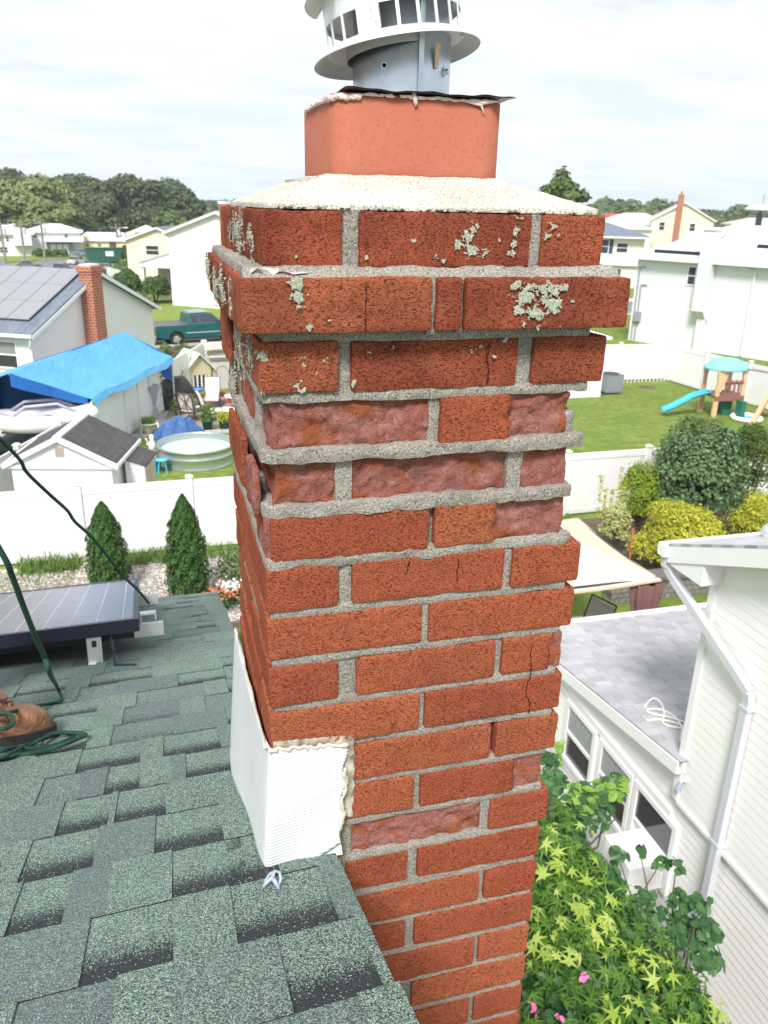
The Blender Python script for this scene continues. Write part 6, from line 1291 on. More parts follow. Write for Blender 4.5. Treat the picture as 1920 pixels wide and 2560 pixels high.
bl = MB(); bl.box(.9,4.5,28.35,28.5,G,G+.09); o = obj('stone_edging', bl, M_conc); tag(o, 'pale stone edging under the row of pots', 'edging')
def goose(label, x, y, s_):
    t_ = thing('goose_ornament', label, 'ornament', (x,y,G), R(200), 'white goose ornaments'); b = MB(); blob(b, 0,0,.15*s_,.17*s_,.10*s_,.11*s_,1,8); b.tube([(.10*s_,0,.2*s_),(.15*s_,0,.32*s_),(.15*s_,0,.40*s_)], [.05*s_,.03*s_,.035*s_], 8); blob(b, .17*s_,0,.42*s_,.05*s_,.04*s_,.04*s_,1,6); b.tube([(-.12*s_,0,.18*s_),(-.22*s_,0,.22*s_)], [.05*s_,.01*s_], 6); b.tube([(0,0,0),(0,0,.1*s_)], .05*s_, 8); obj('body', b, plain('white_ceramic', (.78,.77,.74), .4), t_, sm=True); b = MB(); b.tube([(.20*s_,0,.42*s_),(.27*s_,0,.41*s_)], [.02*s_,.005*s_], 6); obj('beak', b, plain('orange_beak', (.7,.3,.05), .5), t_)
goose('white goose ornament beside the cream bowl planter', -.22,28.6,.95); goose('white goose ornament nearest the shed roof', -1.0,25.9,.9); goose('low white goose ornament between the planter and the shed', -.65,27.0,.7)
gn = thing('garden_statue', 'small white garden statue on a tan base by the pool rim', 'statue', (-.55,24.9,G)); b = MB(); b.lathe([(.001,.5),(.07,.5),(.12,.55),(.09,.75),(.05,.82),(.075,.9),(.06,.99),(.001,1.02)], n=16); obj('figure', b, _mc['white_ceramic'], gn, sm=True); b = MB(); b.lathe([(.001,0),(.2,0),(.16,.12),(.12,.4),(.17,.5),(.001,.5)], n=16); obj('pedestal', b, plain('tan_stone', (.52,.42,.33), .8), gn)
# ---- grey fluted pedestal (bird bath)
pd = thing('patio_heater', 'grey tapered pedestal planter with climbing stems beside the fence', 'pedestal', (-.52,30.9,G)); b = MB(); b.lathe([(.001,0),(.20,0),(.20,.45),(.13,.5),(.15,.62),(.33,1.25),(.36,1.27),(.36,1.32),(.3,1.32),(.001,1.28)], n=8); obj('pedestal', b, plain('blue_grey_resin', (.38,.43,.48), .5), pd); pd['label'] = 'grey octagonal pedestal urn standing beside the white fence'; pd['category'] = 'pedestal'; pd.name = 'pedestal_urn'
# ---- covered grill
gl2 = thing('covered_grill', 'barbecue grill under a black fitted cover against the fence', 'grill', (.30,32.6,G), R(18))
def gcov(u, v):
    a = u*2*PI; c_, s_ = math.cos(a), math.sin(a); q = max(abs(c_), abs(s_))**.75; w2, d2 = (.82,.42); z = v*1.25
    k_ = 1.0 if v < .55 else (1-.42*((v-.55)/.45)**2); x, y = w2*c_/q*k_, d2*s_/q*(1 if v < .55 else k_)
    if v < .45 : x *= .86; y *= .9
    n_ = vnoise(np.array([[x*4,y*4,z*4]]))[0]; return (x*(1+.06*n_), y*(1+.06*n_), z*(1 if v < 1 else 1)+.03*n_)
b = MB(); b.grid(48, 22, gcov); b.add([gcov(i/24,1) for i in range(24)], [tuple(range(24))]); t = NT('black_cover', .45, spec=.4); co = t.co(); t.color(t.mix(t.noise(co, 4, 4), (.018,.018,.02), (.04,.04,.045))); t.bump(t.noise(co, 6, 4, .6), .9, .05); obj('cover', b, t.m, gl2, sm=True)
# tall plant behind grill
bush('tall yellow-green flowering plants behind the covered grill', .55, 34.6, 1.3, 1.7, leaf_mat('pale_yellow_stalk', [(.35,.42,.12),(.50,.54,.22),(.28,.38,.12)]), 81, 900, .09, 'blade'); bush('thin climbing plant against the fence above the urn', -.2, 32.0, .5, 1.9, L_grass, 82, 160, .08, 'oval')
# ---- playhouse, timber box, cabinet
ph = thing('playhouse', 'small tan playhouse with a pale gabled roof by the far fence', 'playhouse', (1.0,35.4,G), R(22)); M_tan = plain('tan_plank', (.60,.50,.33), .7); b = MB()
W3, H3 = 1.15, 1.05
for x0, x1, z0, z1 in ((0,.2,0,H3),(W3-.2,W3,0,H3),(.2,W3-.2,.72,H3),(.2,.42,.0,.0)): 
    if z1 > z0: b.box(x0,x1,-.04,0,z0,z1)
b.prism([(0,0,H3),(W3,0,H3),(W3/2,0,H3+.55)], (0,-.04,0)); b.box(0,.04,0,1.3,0,H3); b.box(W3-.04,W3,0,1.3,0,H3); b.box(.04,W3-.04,1.26,1.3,0,H3); obj('wall', b, M_tan, ph); b = MB()
for s in (0,1): X = (lambda x: x) if s == 0 else (lambda x: W3-x); b.prism([(X(-.15),-.2,H3-.14),(X(W3/2),-.2,H3+.60),(X(W3/2),1.5,H3+.60),(X(-.15),1.5,H3-.14)][::-1 if s == 0 else 1], (0,0,.05))
obj('roof', b, plain('pale_mint_roof', (.70,.78,.68), .6), ph); b = MB(); [b.box(.24+i*.2,.31+i*.2,-.03,-.0,0,.72) for i in range(4)]; obj('baluster', b, M_trim, ph)
tb_ = thing('timber_box', 'stacked pale timber boards against the far fence corner', 'timber', (2.0,36.9,G)); b = MB(); [b.box(0,1.6,-.1,.1,.25+i*.36,.50+i*.36) for i in range(4)]; b.box(0,.08,-.13,.13,0,1.75); b.box(1.5,1.58,-.13,.13,0,1.75); b.prism([(-.1,-.3,1.6),(1.7,-.3,1.75),(1.7,.2,1.9),(-.1,.2,1.75)], (0,0,.05)); obj('board', b, plain('weathered_tan_board', (.52,.46,.33), .8), tb_)
cbn = thing('storage_cabinet', 'grey-beige garden cabinet with an arched door beside the playhouse', 'cabinet', (2.15,35.9,G), R(5)); b = MB(); b.box(0,.85,0,.6,0,1.25); obj('body', b, plain('greige_resin', (.50,.46,.42), .6), cbn); b = MB(); b.box(-.03,.88,-.03,.63,1.25,1.30); obj('top', b, plain('dark_grey_top', (.12,.12,.13), .6), cbn); b = MB(); b.tube([(.15,-.012,.1),(.15,-.012,.8),(.24,-.012,.98),(.42,-.012,1.06),(.6,-.012,.98),(.7,-.012,.8),(.7,-.012,.1)], .02, 6); obj('door_arch', b, plain('greige_trim', (.38,.34,.31), .6), cbn)
# ---- cushioned lounge chairs
M_cush = plain('pale_pink_cushion', (.74,.66,.62), .8); M_iron = plain('dark_bronze_frame', (.05,.04,.035), .5)
def lounge(label, x, y, rz, grp='cushioned garden chairs'):
    t_ = thing('garden_chair', label, 'chair', (x,y,G), rz, grp); b = MB(); b.box(-.30,.30,-.32,.30,.36,.47); obj('seat_cushion', b, M_cush, t_); b = MB(); b.prism([(-.29,.24,.46),(.29,.24,.46),(.29,.46,1.12),(-.29,.46,1.12)], (0,.11,.03)); obj('back_cushion', b, M_cush, t_)
    b = MB(); b.box(-.33,.33,-.34,.36,.31,.355); b.bar((-.30,.36,.33),(-.30,.60,1.15),.03,.03); b.bar((.30,.36,.33),(.30,.60,1.15),.03,.03); b.bar((-.30,.60,1.15),(.30,.60,1.15),.03,.03)
    b.bar((-.28,.38,.40),(.28,.58,1.10),.02,.02); b.bar((.28,.38,.40),(-.28,.58,1.10),.02,.02); b.bar((0,.38,.40),(0,.58,1.10),.02,.02); obj('frame', b, M_iron, t_)
    for sx in (-.30,.30):
        b = MB(); b.bar((sx,-.32,0),(sx,-.32,.58),.03,.03); obj('leg', b, M_iron, t_); b = MB(); b.bar((sx,.34,0),(sx,.38,.6),.03,.03); obj('leg', b, M_iron, t_); b = MB(); b.bar((sx,-.34,.585),(sx,.46,.62),.045,.03); obj('armrest', b, M_iron, t_)
    return t_
lounge('pale pink cushioned chair facing the camera beside the red tray', 1.85, 32.3, R(-8)); lounge('dark framed chair seen from behind with crossed back bars', .95, 30.6, R(150)); lounge('white cushioned chair set sideways near the pots', 1.7, 30.2, R(95))
def tbl(label, x, y, h, r_): t_ = thing('round_table', label, 'table', (x,y,G), 0, 'small round garden tables'); b = MB(); b.lathe([(.001,h),(r_,h),(r_,h-.03),(.001,h-.03)], n=24); obj('tabletop', b, plain('white_tabletop', (.8,.8,.78), .5), t_); b = MB(); b.tube([(0,0,.02),(0,0,h-.03)], .03, 8); b.lathe([(.001,.04),(r_*.6,.02),(r_*.6,0)], n=16); obj('pedestal', b, M_iron, t_)
tbl('small white round table beside the chimney edge in the yard', 2.75, 32.0, .55, .42); tbl('white round table between the pots and the cushioned chair', 2.2, 29.9, .5, .42)
t_ = thing('red_tray', 'red plastic slide end poking out behind the pink chair', 'toy', (2.35,33.1,G), R(-40)); b = MB(); b.box(-.4,.4,-.14,.14,.30,.35); b.box(-.4,.4,-.17,-.14,.30,.42); b.box(-.4,.4,.14,.17,.30,.42); b.box(-.35,-.3,-.1,.1,0,.3); b.box(.3,.35,-.1,.1,0,.3); obj('tray', b, plain('red_plastic', (.70,.06,.08), .4), t_)
t_ = thing('toy_water_table', 'low blue toy water table in front of the playhouse', 'toy', (1.2,34.2,G), R(15)); b = MB(); b.lathe([(.42,.42),(.47,.42),(.47,.36),(.4,.3),(.001,.3)], n=20, sy=.7); obj('basin', b, plain('mid_blue_plastic', (.10,.25,.50), .4), t_, sm=True)
for a in (50,130,230,310): b = MB(); b.tube([(.3*math.cos(R(a)),.2*math.sin(R(a)),.3),(.34*math.cos(R(a)),.24*math.sin(R(a)),0)], .03, 6); obj('leg', b, plain('orange_plastic', (.65,.18,.08), .5), t_)
bush('small potted green shrub between the grill and the urn', .35, 31.2, .6, .75, L_far3, 83, 500, .07)
tuft('ragged grass along the shed and fence corner', -.9, 27.6, 1.2, .14, 600, 15, d=.6)
# ================================================================ vehicles
M_tyre = plain('tyre_rubber', (.02,.02,.02), .85); M_rim = plain('alloy_rim', (.62,.62,.63), .35, metal=.6)
def paint(name, c): 
    t = NT(name, .3, .5, .15); t.color(t.mix(t.noise(t.co(), .7, 3), tuple(v*.9 for v in c), c)); t.b.inputs['Coat Weight'].default_value = .6; t.b.inputs['Coat Roughness'].default_value = .08; return t.m
def wheel(t_, x, y, r_, s_):
    M = Matrix.Translation((x,y,r_)) @ Matrix.Rotation(R(90), 4, 'X'); w_ = .12
    b = MB(); b.lathe([(r_*.62,-w_),(r_*.95,-w_),(r_,-w_*.7),(r_,w_*.7),(r_*.95,w_),(r_*.62,w_)], n=24, M=M); wo = obj('wheel', b, M_tyre, t_, sm=False)
    b = MB(); 
    b.lathe([(r_*.63,-w_*.9),(r_*.58,-w_*.5*s_-.02*0),(r_*.5,-w_*.55*s_),(.05,-w_*.7*s_),(.001,-w_*.8*s_)] if True else [], n=24, M=M); obj('rim', b, M_rim, wo, sm=True)
    b = MB()
    for i in range(5): a = 2*PI*i/5; b.bar(M @ Vector((.05*math.cos(a),.05*math.sin(a),w_*.82*(-s_)*-1*-1)), M @ Vector((r_*.6*math.cos(a),r_*.6*math.sin(a),w_*.80*(-s_)*-1*-1)), .05, .03, up=(0,1,0))
    obj('spoke', b, M_rim, wo)
def loft(mb, secs, m=0, close=True):
    """secs: list of rings (same count)"""
    k = len(secs[0]); V = [p for s_ in secs for p in s_]; F = [(i*k+j, i*k+(j+1)%k, (i+1)*k+(j+1)%k, (i+1)*k+j) for i in range(len(secs)-1) for j in range(k)]
    if close: F += [tuple(range(k-1,-1,-1)), tuple((len(secs)-1)*k+j for j in range(k))]
    mb.add(V, F, m)
def car(label, loc, rz, c, suv=False, L=4.5, W=1.78, grp='cars parked across the road'):
    t_ = thing('parked_car', label, 'car', (loc[0],loc[1],G), rz, grp); m = paint('paint_'+''.join(ch_ for ch_ in c[1]), c[0]); hb, hr = (.95,1.65) if suv else (.85,1.42); h = W/2
    prof = [(-L/2,.35),(-L/2,.75),(-L/2+.1,hb),(-L*.32,hb+.03),(L*.16,hb+.02),(L/2-.15,hb-.15),(L/2,.62),(L/2,.35)]
    b = MB(); loft(b, [[(x, s_*h*k_, .28 if z < .5 else z*q) for (x, z) in prof] for s_, k_, q in ((-1,.9,.985),(-1,1,1-.05),(-1,.97,1),(1,.97,1),(1,1,.95),(1,.9,.985))][::-1]); obj('body', b, m, t_)
    x = [(-L*.46 if suv else -L*.36, hb), (-L*.40 if suv else -L*.22, hr-.04), (-L*.1,hr), (L*.03,hr-.05), (L*.20,hb)]
    b = MB(); loft(b, [[(xx, s_*h*(.93 if z < hb+.1 else .74), z) for xx, z in x] for s_ in (1,-1)]); cab = obj('cabin', b, M_gls, t_)
    b = MB(); b.prism([(x[1][0]-.02,-h*.72,hr-.03),(x[3][0]+.05,-h*.72,hr-.04),(x[3][0]+.05,h*.72,hr-.04),(x[1][0]-.02,h*.72,hr-.03)], (0,0,.06)); obj('roof', b, m, t_)
    for s_ in (-1,1):
        b = MB()
        for a in (1,2,3): xx = x[a][0]; b.bar((xx if a != 3 else x[4][0], s_*h*.94, hb), (xx, s_*h*.745, hr-.02), .06, .04)
        obj('pillar', b, m, t_)
        for xx in (-L*.31, L*.31): wheel(t_, xx, s_*(h-.10), .32, s_)
        b = MB(); b.box(L/2-.03,L/2+.01,s_*h*.62-.16,s_*h*.62+.16,.6,.72); obj('headlight', b, M_glsp, t_); b = MB(); b.box(-L/2-.01,-L/2+.03,s_*h*.66-.14,s_*h*.66+.14,.65,.8); obj('tail_light', b, plain('tail_red', (.35,.02,.02), .3), t_)
    return t_
_c = []
_c.append(car('silver car parked facing left on the far lawn drive', gp(258,680), R(178), ((.42,.43,.45),'silver'))); _c.append(car('dark car parked at the road edge beside the brick chimney top', gp(158,684), R(75), ((.03,.04,.045),'charcoal'), suv=True)); _c.append(car('grey car cut by the blue roof at the left', gp(70,672), R(20), ((.30,.31,.33),'grey'))); _c.append(car('blue-grey car in the drive of the yellow house', gp(212,640), R(0), ((.25,.31,.38),'slate'))); _c.append(car('white car parked near the green skip', gp(195,660), R(60), ((.70,.70,.70),'white')))
for c_ in _c: c_.scale = (.68,)*3      # the far street stands a little higher and nearer than the flat ground model
sk_ = thing('waste_skip', 'dark green waste skip beside the yellow house drive', 'skip', (*gp(262,657),G), R(8)); b = MB(); b.prism([(-2.2,-1,.2),(1.8,-1,.2),(2.3,-1,1.9),(-2.3,-1,1.9)], (0,2,0)); obj('container', b, plain('dark_green_steel', (.02,.11,.08), .6), sk_); b = MB(); [b.box(-2+i*.5,-1.9+i*.5,-1.06,-1,.3,1.8) for i in range(9)]; b.box(-2.35,2.35,-1.08,-.98,1.8,1.95); obj('rib', b, plain('dark_green_rib', (.015,.085,.06), .6), sk_); b = MB(); b.box(.1,1.1,-1.075,-1.062,.9,1.5); obj('pale_plate', b, M_trim, sk_)
# ---- pickup truck: extended cab
fw, rw = Vector(gp(552,858)), Vector(gp(431,866)); dd = (fw-rw).normalized(); T0 = rw-dd*1.15
tk = thing('pickup_truck', 'dark teal extended-cab pickup truck parked on the road beyond the white fence', 'pickup truck', (T0.x-dd.y*-.0,T0.y+.9,G), math.atan2(dd.y,dd.x)); Mt = paint('teal_paint', (.012,.115,.125)); h = .98
def side_panel(mb, prof, y0, y1): mb.prism([(x, y0, z) for x, z in prof], (0, y1-y0, 0))
arch = lambda cx, r_: [(cx+r_*math.cos(a), .42+r_*math.sin(a)) for a in np.linspace(PI, 0, 9)]
prof = [(0,.55),(0,1.08),(.02,1.18)]; low = [(0,.55)] + arch(1.2,.46) + [(1.75,.45),(3.75,.45)] + arch(4.65,.46) + [(5.2,.5),(5.55,.52)]
topb = [(5.55,.85),(5.5,1.02),(5.0,1.14),(4.0,1.22),(1.95,1.22),(1.95,1.20),(0,1.20)]
b = MB(); side_panel(b, (low+topb)[::1], -h, -h+.06); side_panel(b, low+topb, h-.06, h); b.box(.0,.06,-h+.06,h-.06,.55,1.20); b.box(1.93,1.99,-h+.06,h-.06,.5,1.22); b.prism([(3.95,-h+.06,1.20),(5.0,-h+.06,1.13),(5.5,-h+.06,1.0),(5.55,-h+.06,.85),(5.55,-h+.06,.5),(3.95,-h+.06,.5)], (0,2*h-.12,0)); obj('body', b, Mt, tk)
b = MB(); b.box(.06,1.93,-h+.06,h-.06,.62,.68); obj('bed_floor', b, plain('black_bed_liner', (.03,.03,.03), .8), tk); b = MB(); b.box(.1,1.93,-h+.1,h-.1,1.16,1.19); obj('tonneau_cover', b, plain('grey_vinyl_cover', (.12,.11,.12), .6), tk)
cabp = [(1.97,1.22),(2.02,1.75),(2.15,1.84),(3.1,1.86),(3.35,1.80),(4.05,1.22)]
b = MB(); loft(b, [[(x, s_*(h-.04 if z < 1.3 else .72), z) for x, z in cabp] for s_ in (1,-1)]); obj('cab', b, Mt, tk)
for s_ in (-1,1):
    sl_ = lambda x, z, o=.012: (x, s_*((h-.04)+(z-1.22)*(.72-h+.04)/.62+o), z)
    for nm, pp_ in (('rear_quarter_window', [(2.12,1.30),(2.55,1.30),(2.55,1.72),(2.15,1.72)]), ('door_window', [(2.68,1.30),(3.82,1.30),(3.36,1.70),(3.2,1.73),(2.68,1.73)])):
        b = MB(); q = [sl_(x,z) for x, z in pp_]; b.add(q, [tuple(range(len(q)))[::s_]]); obj(nm, b, M_gls, tk)
    b = MB(); b.prism([(2.62,s_*(h+.003),.6),(3.86,s_*(h+.003),.6),(3.86,s_*(h+.003),1.21),(2.62,s_*(h+.003),1.21)], (0,s_*.006,0)); do = obj('door', b, Mt, tk); b = MB(); b.box(2.72,2.9,min(s_*(h+.01),s_*(h+.04)),max(s_*(h+.01),s_*(h+.04)),1.05,1.09); obj('handle', b, M_tyre, do)
    b = MB(); b.box(1.75,3.8,min(s_*(h+.01),s_*(h+.03)),max(s_*(h+.01),s_*(h+.03)),.72,.76); obj('side_moulding', b, plain('pale_moulding', (.55,.60,.62), .4), tk)
    b = MB(); b.bar((3.7,s_*(h-.02),1.3),(3.72,s_*(h+.16),1.36),.05,.05); b.box(3.64,3.76,min(s_*(h+.10),s_*(h+.30)),max(s_*(h+.10),s_*(h+.30)),1.26,1.46); obj('mirror', b, Mt, tk)
    for xx in (1.2,4.65): wheel(tk, xx, s_*(h-.14), .40, s_)
    b = MB(); b.box(5.5,5.57,s_*.75-.18,s_*.75+.18,.78,.95); obj('headlight', b, M_glsp, tk); b = MB(); b.box(-.02,.0,s_*.85-.09,s_*.85+.09,.75,1.12); obj('tail_light', b, _mc['tail_red'], tk)
b = MB(); b.add([(3.40,-.68,1.785),(3.40,.68,1.785),(4.02,.86,1.26),(4.02,-.86,1.26)], [(0,3,2,1)]); obj('windscreen', b, M_glsp, tk); wm = tk.children[-1]
b = MB(); b.box(-.16,-.02,-h,h,.45,.62); obj('rear_bumper', b, M_rim, tk); b = MB(); b.box(5.56,5.70,-h,h,.42,.66); obj('front_bumper', b, M_rim, tk); b = MB(); b.box(.1,5.4,-.7,.7,.36,.5); obj('chassis', b, M_tyre, tk)
bush('scrubby weeds on the verge in front of the pickup truck', *gp(458,884), 1.3, .45, L_far3, 85, 400, .10, 'oval'); bush('small weed clump left of the pickup wheel on the verge', *gp(415,885), .8, .6, L_grass, 86, 200, .12, 'oval')
# ================================================================ right yard
a_ = thing('heat_pump', 'grey outdoor air conditioning unit at the corner of the white garage', 'air conditioner', (20.0,32.0,G)); b = MB(); b.box(-.45,.45,-.4,.4,.08,.9); obj('casing', b, plain('slate_grey_steel', (.17,.19,.22), .5), a_); b = MB(); [b.box(-.42+i*.085,-.39+i*.085,-.42,-.4,.15,.85) for i in range(10)]; [b.box(-.47,-.45,-.36+i*.085,-.33+i*.085,.15,.85) for i in range(9)]; obj('louvre', b, plain('grey_louvre', (.35,.37,.40), .5), a_); b = MB(); b.lathe([(.36,.905),(.36,.93),(.30,.94),(.05,.94)], n=20); obj('fan_guard', b, M_iron, a_)
ed = thing('wire_edging', 'low white wire border edging at the back edge of the lawn', 'edging', (21.5,33.9,G)); b = MB()
for i in range(16): x = i*.21; b.tube([(x,0,0),(x,0,.42),(x+.05,0,.5),(x+.12,0,.5),(x+.17,0,.42),(x+.17,0,0)], .012, 5, cap=False)
b.box(-.02,3.5,-.012,.012,.50,.53); obj('hoop', b, M_trim, ed)
# play tower
M_ptan = plain('tan_timber_plastic', (.72,.44,.27), .55); M_pbr = plain('brown_plastic', (.25,.11,.09), .55); M_ptq = plain('teal_roof_plastic', (.22,.60,.55), .5); M_pbl = plain('sky_blue_plastic', (.05,.40,.62), .4)
pt_ = thing('play_tower', 'tan plastic play tower with a teal roof and a blue slide on the lawn', 'play tower', (21.9,26.9,G), R(-4))
for x_, y_ in ((0,0),(1.15,0),(0,1.0),(1.15,1.0)):
    b = MB(); b.prism([(x_-.11,y_-.05,0),(x_+.11,y_-.05,0),(x_+.07,y_-.05,1.6),(x_+.12,y_-.05,1.95),(x_-.12,y_-.05,1.95),(x_-.07,y_-.05,1.6)], (0,.1,0)); obj('leg', b, M_ptan, pt_)
b = MB(); b.prism([(-.05,-.07,1.9),(-.05,-.07,1.1),(.14,-.07,1.1),(.34,-.07,1.75),(.40,-.07,1.9)], (0,.05,0)); obj('gusset', b, M_ptan, pt_)
b = MB(); b.box(-.1,1.25,-.05,1.05,.82,.92); b.prism([(-.1,-.06,.70),(1.25,-.06,.70),(1.25,-.06,.9),(-.1,-.06,.9)], (0,.03,0)); obj('deck', b, M_pbr, pt_)
b = MB()
for i in range(5): b.box(.30+i*.2,.38+i*.2,-.04,.0,.92,1.42)
b.box(.22,1.15,-.045,.005,1.38,1.50); b.box(.22,1.15,-.045,.005,.92,1.02); [b.lathe([(.001,.0),(.10,0),(.06,.07),(.001,.09)], (.36+i*.23,-.02,1.48), 8) for i in range(4)]; obj('railing', b, M_pbr, pt_)
b = MB(); b.lathe([(.001,.40),(.35,.37),(.75,.22),(.93,.02),(.95,-.06),(.88,-.06),(.001,.0)], (.58,.5,2.0), 28, sy=.8); obj('roof', b, M_ptq, pt_, sm=True)
def slide(u, v):
    x = -.08-1.95*u; z = .90-.78*(u**1.1) + .10*math.sin(u*PI*1.0)*(1 if u < .5 else .6) + (.06*(u-.85)/.15 if u > .85 else 0); yy = .18+.5*v; z += .16*abs(2*v-1)**3; return (x, yy, max(.06,z))
b = MB(); b.grid(26, 12, slide); so = obj('slide', b, M_pbl, pt_, sm=True); sdm = so.modifiers.new('thick','SOLIDIFY'); sdm.thickness = .04
b = MB(); b.box(.9,1.1,-.5,-.1,.1,.75); b.box(.6,1.0,.3,.7,.0,.8); obj('climbing_step', b, plain('dark_green_plastic', (.02,.16,.10), .5), pt_)
b = MB(); b.tube([(1.2,.0,2.0),(2.0,-1.0,1.96)], .03, 6); obj('swing_beam', b, M_pbr, pt_)
b = MB(); b.bar((.72,-1.50,0),(2.0,-1.0,2.0),.17,.10); obj('swing_leg', b, M_ptan, pt_); b = MB(); b.bar((2.6,.6,0),(2.0,-1.0,2.0),.16,.10); obj('swing_leg', b, M_ptan, pt_)
tp2 = thing('paddling_pool', 'small white and blue paddling pool under the play tower swing', 'paddling pool', (*gp(1865,1050),G)); b = MB(); b.tube([(.55*math.cos(a),.55*math.sin(a),.1) for a in np.linspace(0,2*PI,24,endpoint=False)], .10, 8, closed=True); obj('ring', b, M_trim, tp2, sm=True); b = MB(); b.lathe([(.001,.08),(.5,.08)], n=20); obj('water', b, M_pbl, tp2)
t_ = thing('toy_board', 'brown toy ramp lying at the right edge of the lawn', 'toy', (*gp(1908,1040),G), R(-20)); b = MB(); b.box(-.5,.5,-.12,.12,.1,.16); b.box(-.45,-.35,-.1,.1,0,.1); b.box(.35,.45,-.1,.1,0,.1); obj('ramp', b, M_pbr, t_)
tuft('small weed clump on the lawn beside the far fence', *gp(1840,1000), .5, .3, 150, 21)
bp = MB(); bp.lathe([(.001,.004),(.9,.004),(1.0,0)], n=20); o = obj('bare_patch', bp, M_soil); o.location = (*gp(1617,968),G+.004); o.scale = (.5,.35,1); tag(o, kind='structure')
# ---- stone retaining wall and patio with canopy
sw_ = thing('stone_wall', 'low dark stone retaining wall below the yellow cypress', 'wall', (8.9,12.75,G)); t = NT('stacked_stone', .9); br = t.n('ShaderNodeTexBrick'); sx_ = t.n('ShaderNodeSeparateXYZ'); t.co(); t.l(t.tc.outputs['Object'], sx_.inputs[0]); cv = t.n('ShaderNodeCombineXYZ'); t.l(sx_.outputs[0], cv.inputs[0]); t.l(sx_.outputs[2], cv.inputs[1]); t.l(cv.outputs[0], br.inputs[0]); br.inputs['Scale'].default_value = 3.2; br.inputs['Color1'].default_value = (.16,.14,.13,1); br.inputs['Color2'].default_value = (.28,.25,.23,1); br.inputs['Mortar'].default_value = (.04,.035,.03,1); br.inputs['Mortar Size'].default_value = .03; br.inputs['Row Height'].default_value = .42; t.color(t.mix(.4, br.outputs[0], t.mix(t.noise(t.co(), 6, 4), (.08,.07,.06), (.35,.33,.30)))); t.bump(br.outputs['Fac'], .8, .03, True); t.bump(t.noise(t.co(), 20, 4), .7, .03)
b = MB(); b.box(0,7,-.0,.35,-.1,.48); obj('stones', b, t.m, sw_); b = MB(); [b.box(i*.5+.01,i*.5+.49,-.05,.38,.48,.56) for i in range(14)]; obj('capstone', b, plain('dark_capstone', (.15,.125,.125), .9), sw_)
tag(sheet('planting_bed', [(9.6,13.1),(17,13.1),(17,17.4),(9.6,17.4)], M_soil, .06), kind='structure')
tag(sheet('patio', [(4.2,9.3),(8.35,9.3),(8.35,12.4),(4.2,12.6)], M_conc, .02), kind='structure')
cn = thing('garden_canopy', 'cream square canopy with brown tied curtains over the patio', 'canopy', (6.3,11.1,G)); M_can = plain('cream_canvas', (.68,.53,.41), .8, var=.04); hw = 1.46; ze = 2.2; zt_ = 2.72
b = MB(); cs = [(-hw,-hw),(hw,-hw),(hw,hw),(-hw,hw)]
for i in range(4):
    a, c_ = cs[i], cs[(i+1)%4]; b.grid(10, 10, lambda u, v: ((a[0]+(c_[0]-a[0])*u)*(1-v), (a[1]+(c_[1]-a[1])*u)*(1-v), ze+(zt_-ze)*v-.05*math.sin(PI*u)*(1-v)*(1) +.0*v))
b2_ = obj('canvas', b, M_can, cn, sm=False); b = MB()
for i in range(4):
    a, c_ = Vector((*cs[i],0)), Vector((*cs[(i+1)%4],0)); b.grid(12, 1, lambda u, v: (a.lerp(c_,u).x*1.003, a.lerp(c_,u).y*1.003, ze-.05*math.sin(PI*u)-.035*v))
obj('valance', b, M_can, cn)
for i, (x, y) in enumerate(cs):
    b = MB(); b.box(x*.95-.03,x*.95+.03,y*.95-.03,y*.95+.03,0,ze+.02); obj('post', b, plain('dark_steel_post', (.03,.04,.045), .5), cn)
    if i in (1,2):
        b = MB(); px_, py_ = x*.95-.13, y*.95-.0
        def cur(u, v):
            a = u*2*PI; tie = abs(v-.52); w2 = .05+.15*min(1, tie*2.6)**.8; w2 += .05*(v < .5); f_ = 1+.22*math.sin(a*7); return (px_+w2*math.cos(a)*f_*1.0, py_+w2*.6*math.sin(a)*f_, 2.15-1.75*v if v < .95 else .5)
        b.grid(56, 20, cur); cu = obj('curtain', b, plain('mauve_brown_cloth', (.20,.10,.09), .9), cn, sm=True); b = MB(); b.tube([(px_+.08*math.cos(a),py_+.06*math.sin(a),1.24) for a in np.linspace(0,2*PI,12,endpoint=False)], .035, 6, closed=True); blob(b, px_+.14,py_-.05,1.24,.09,.06,.07,3,6); blob(b, px_-.10,py_-.06,1.12,.08,.05,.10,4,6); obj('curtain_tie', b, _mc['mauve_brown_cloth'], cu, sm=True)
b = MB(); b.bar((-hw*.95,-hw*.95,ze-.02),(hw*.95,-hw*.95,ze-.02),.04,.04); b.bar((hw*.95,-hw*.95,ze-.02),(hw*.95,hw*.95,ze-.02),.04,.04); b.bar((-hw*.95,hw*.95,ze-.02),(hw*.95,hw*.95,ze-.02),.04,.04); b.bar((-hw*.95,-hw*.95,ze-.02),(-hw*.95,hw*.95,ze-.02),.04,.04); obj('top_rail', b, _mc['dark_steel_post'], cn)
M_sling = plain('grey_sling_fabric', (.40,.37,.37), .75)
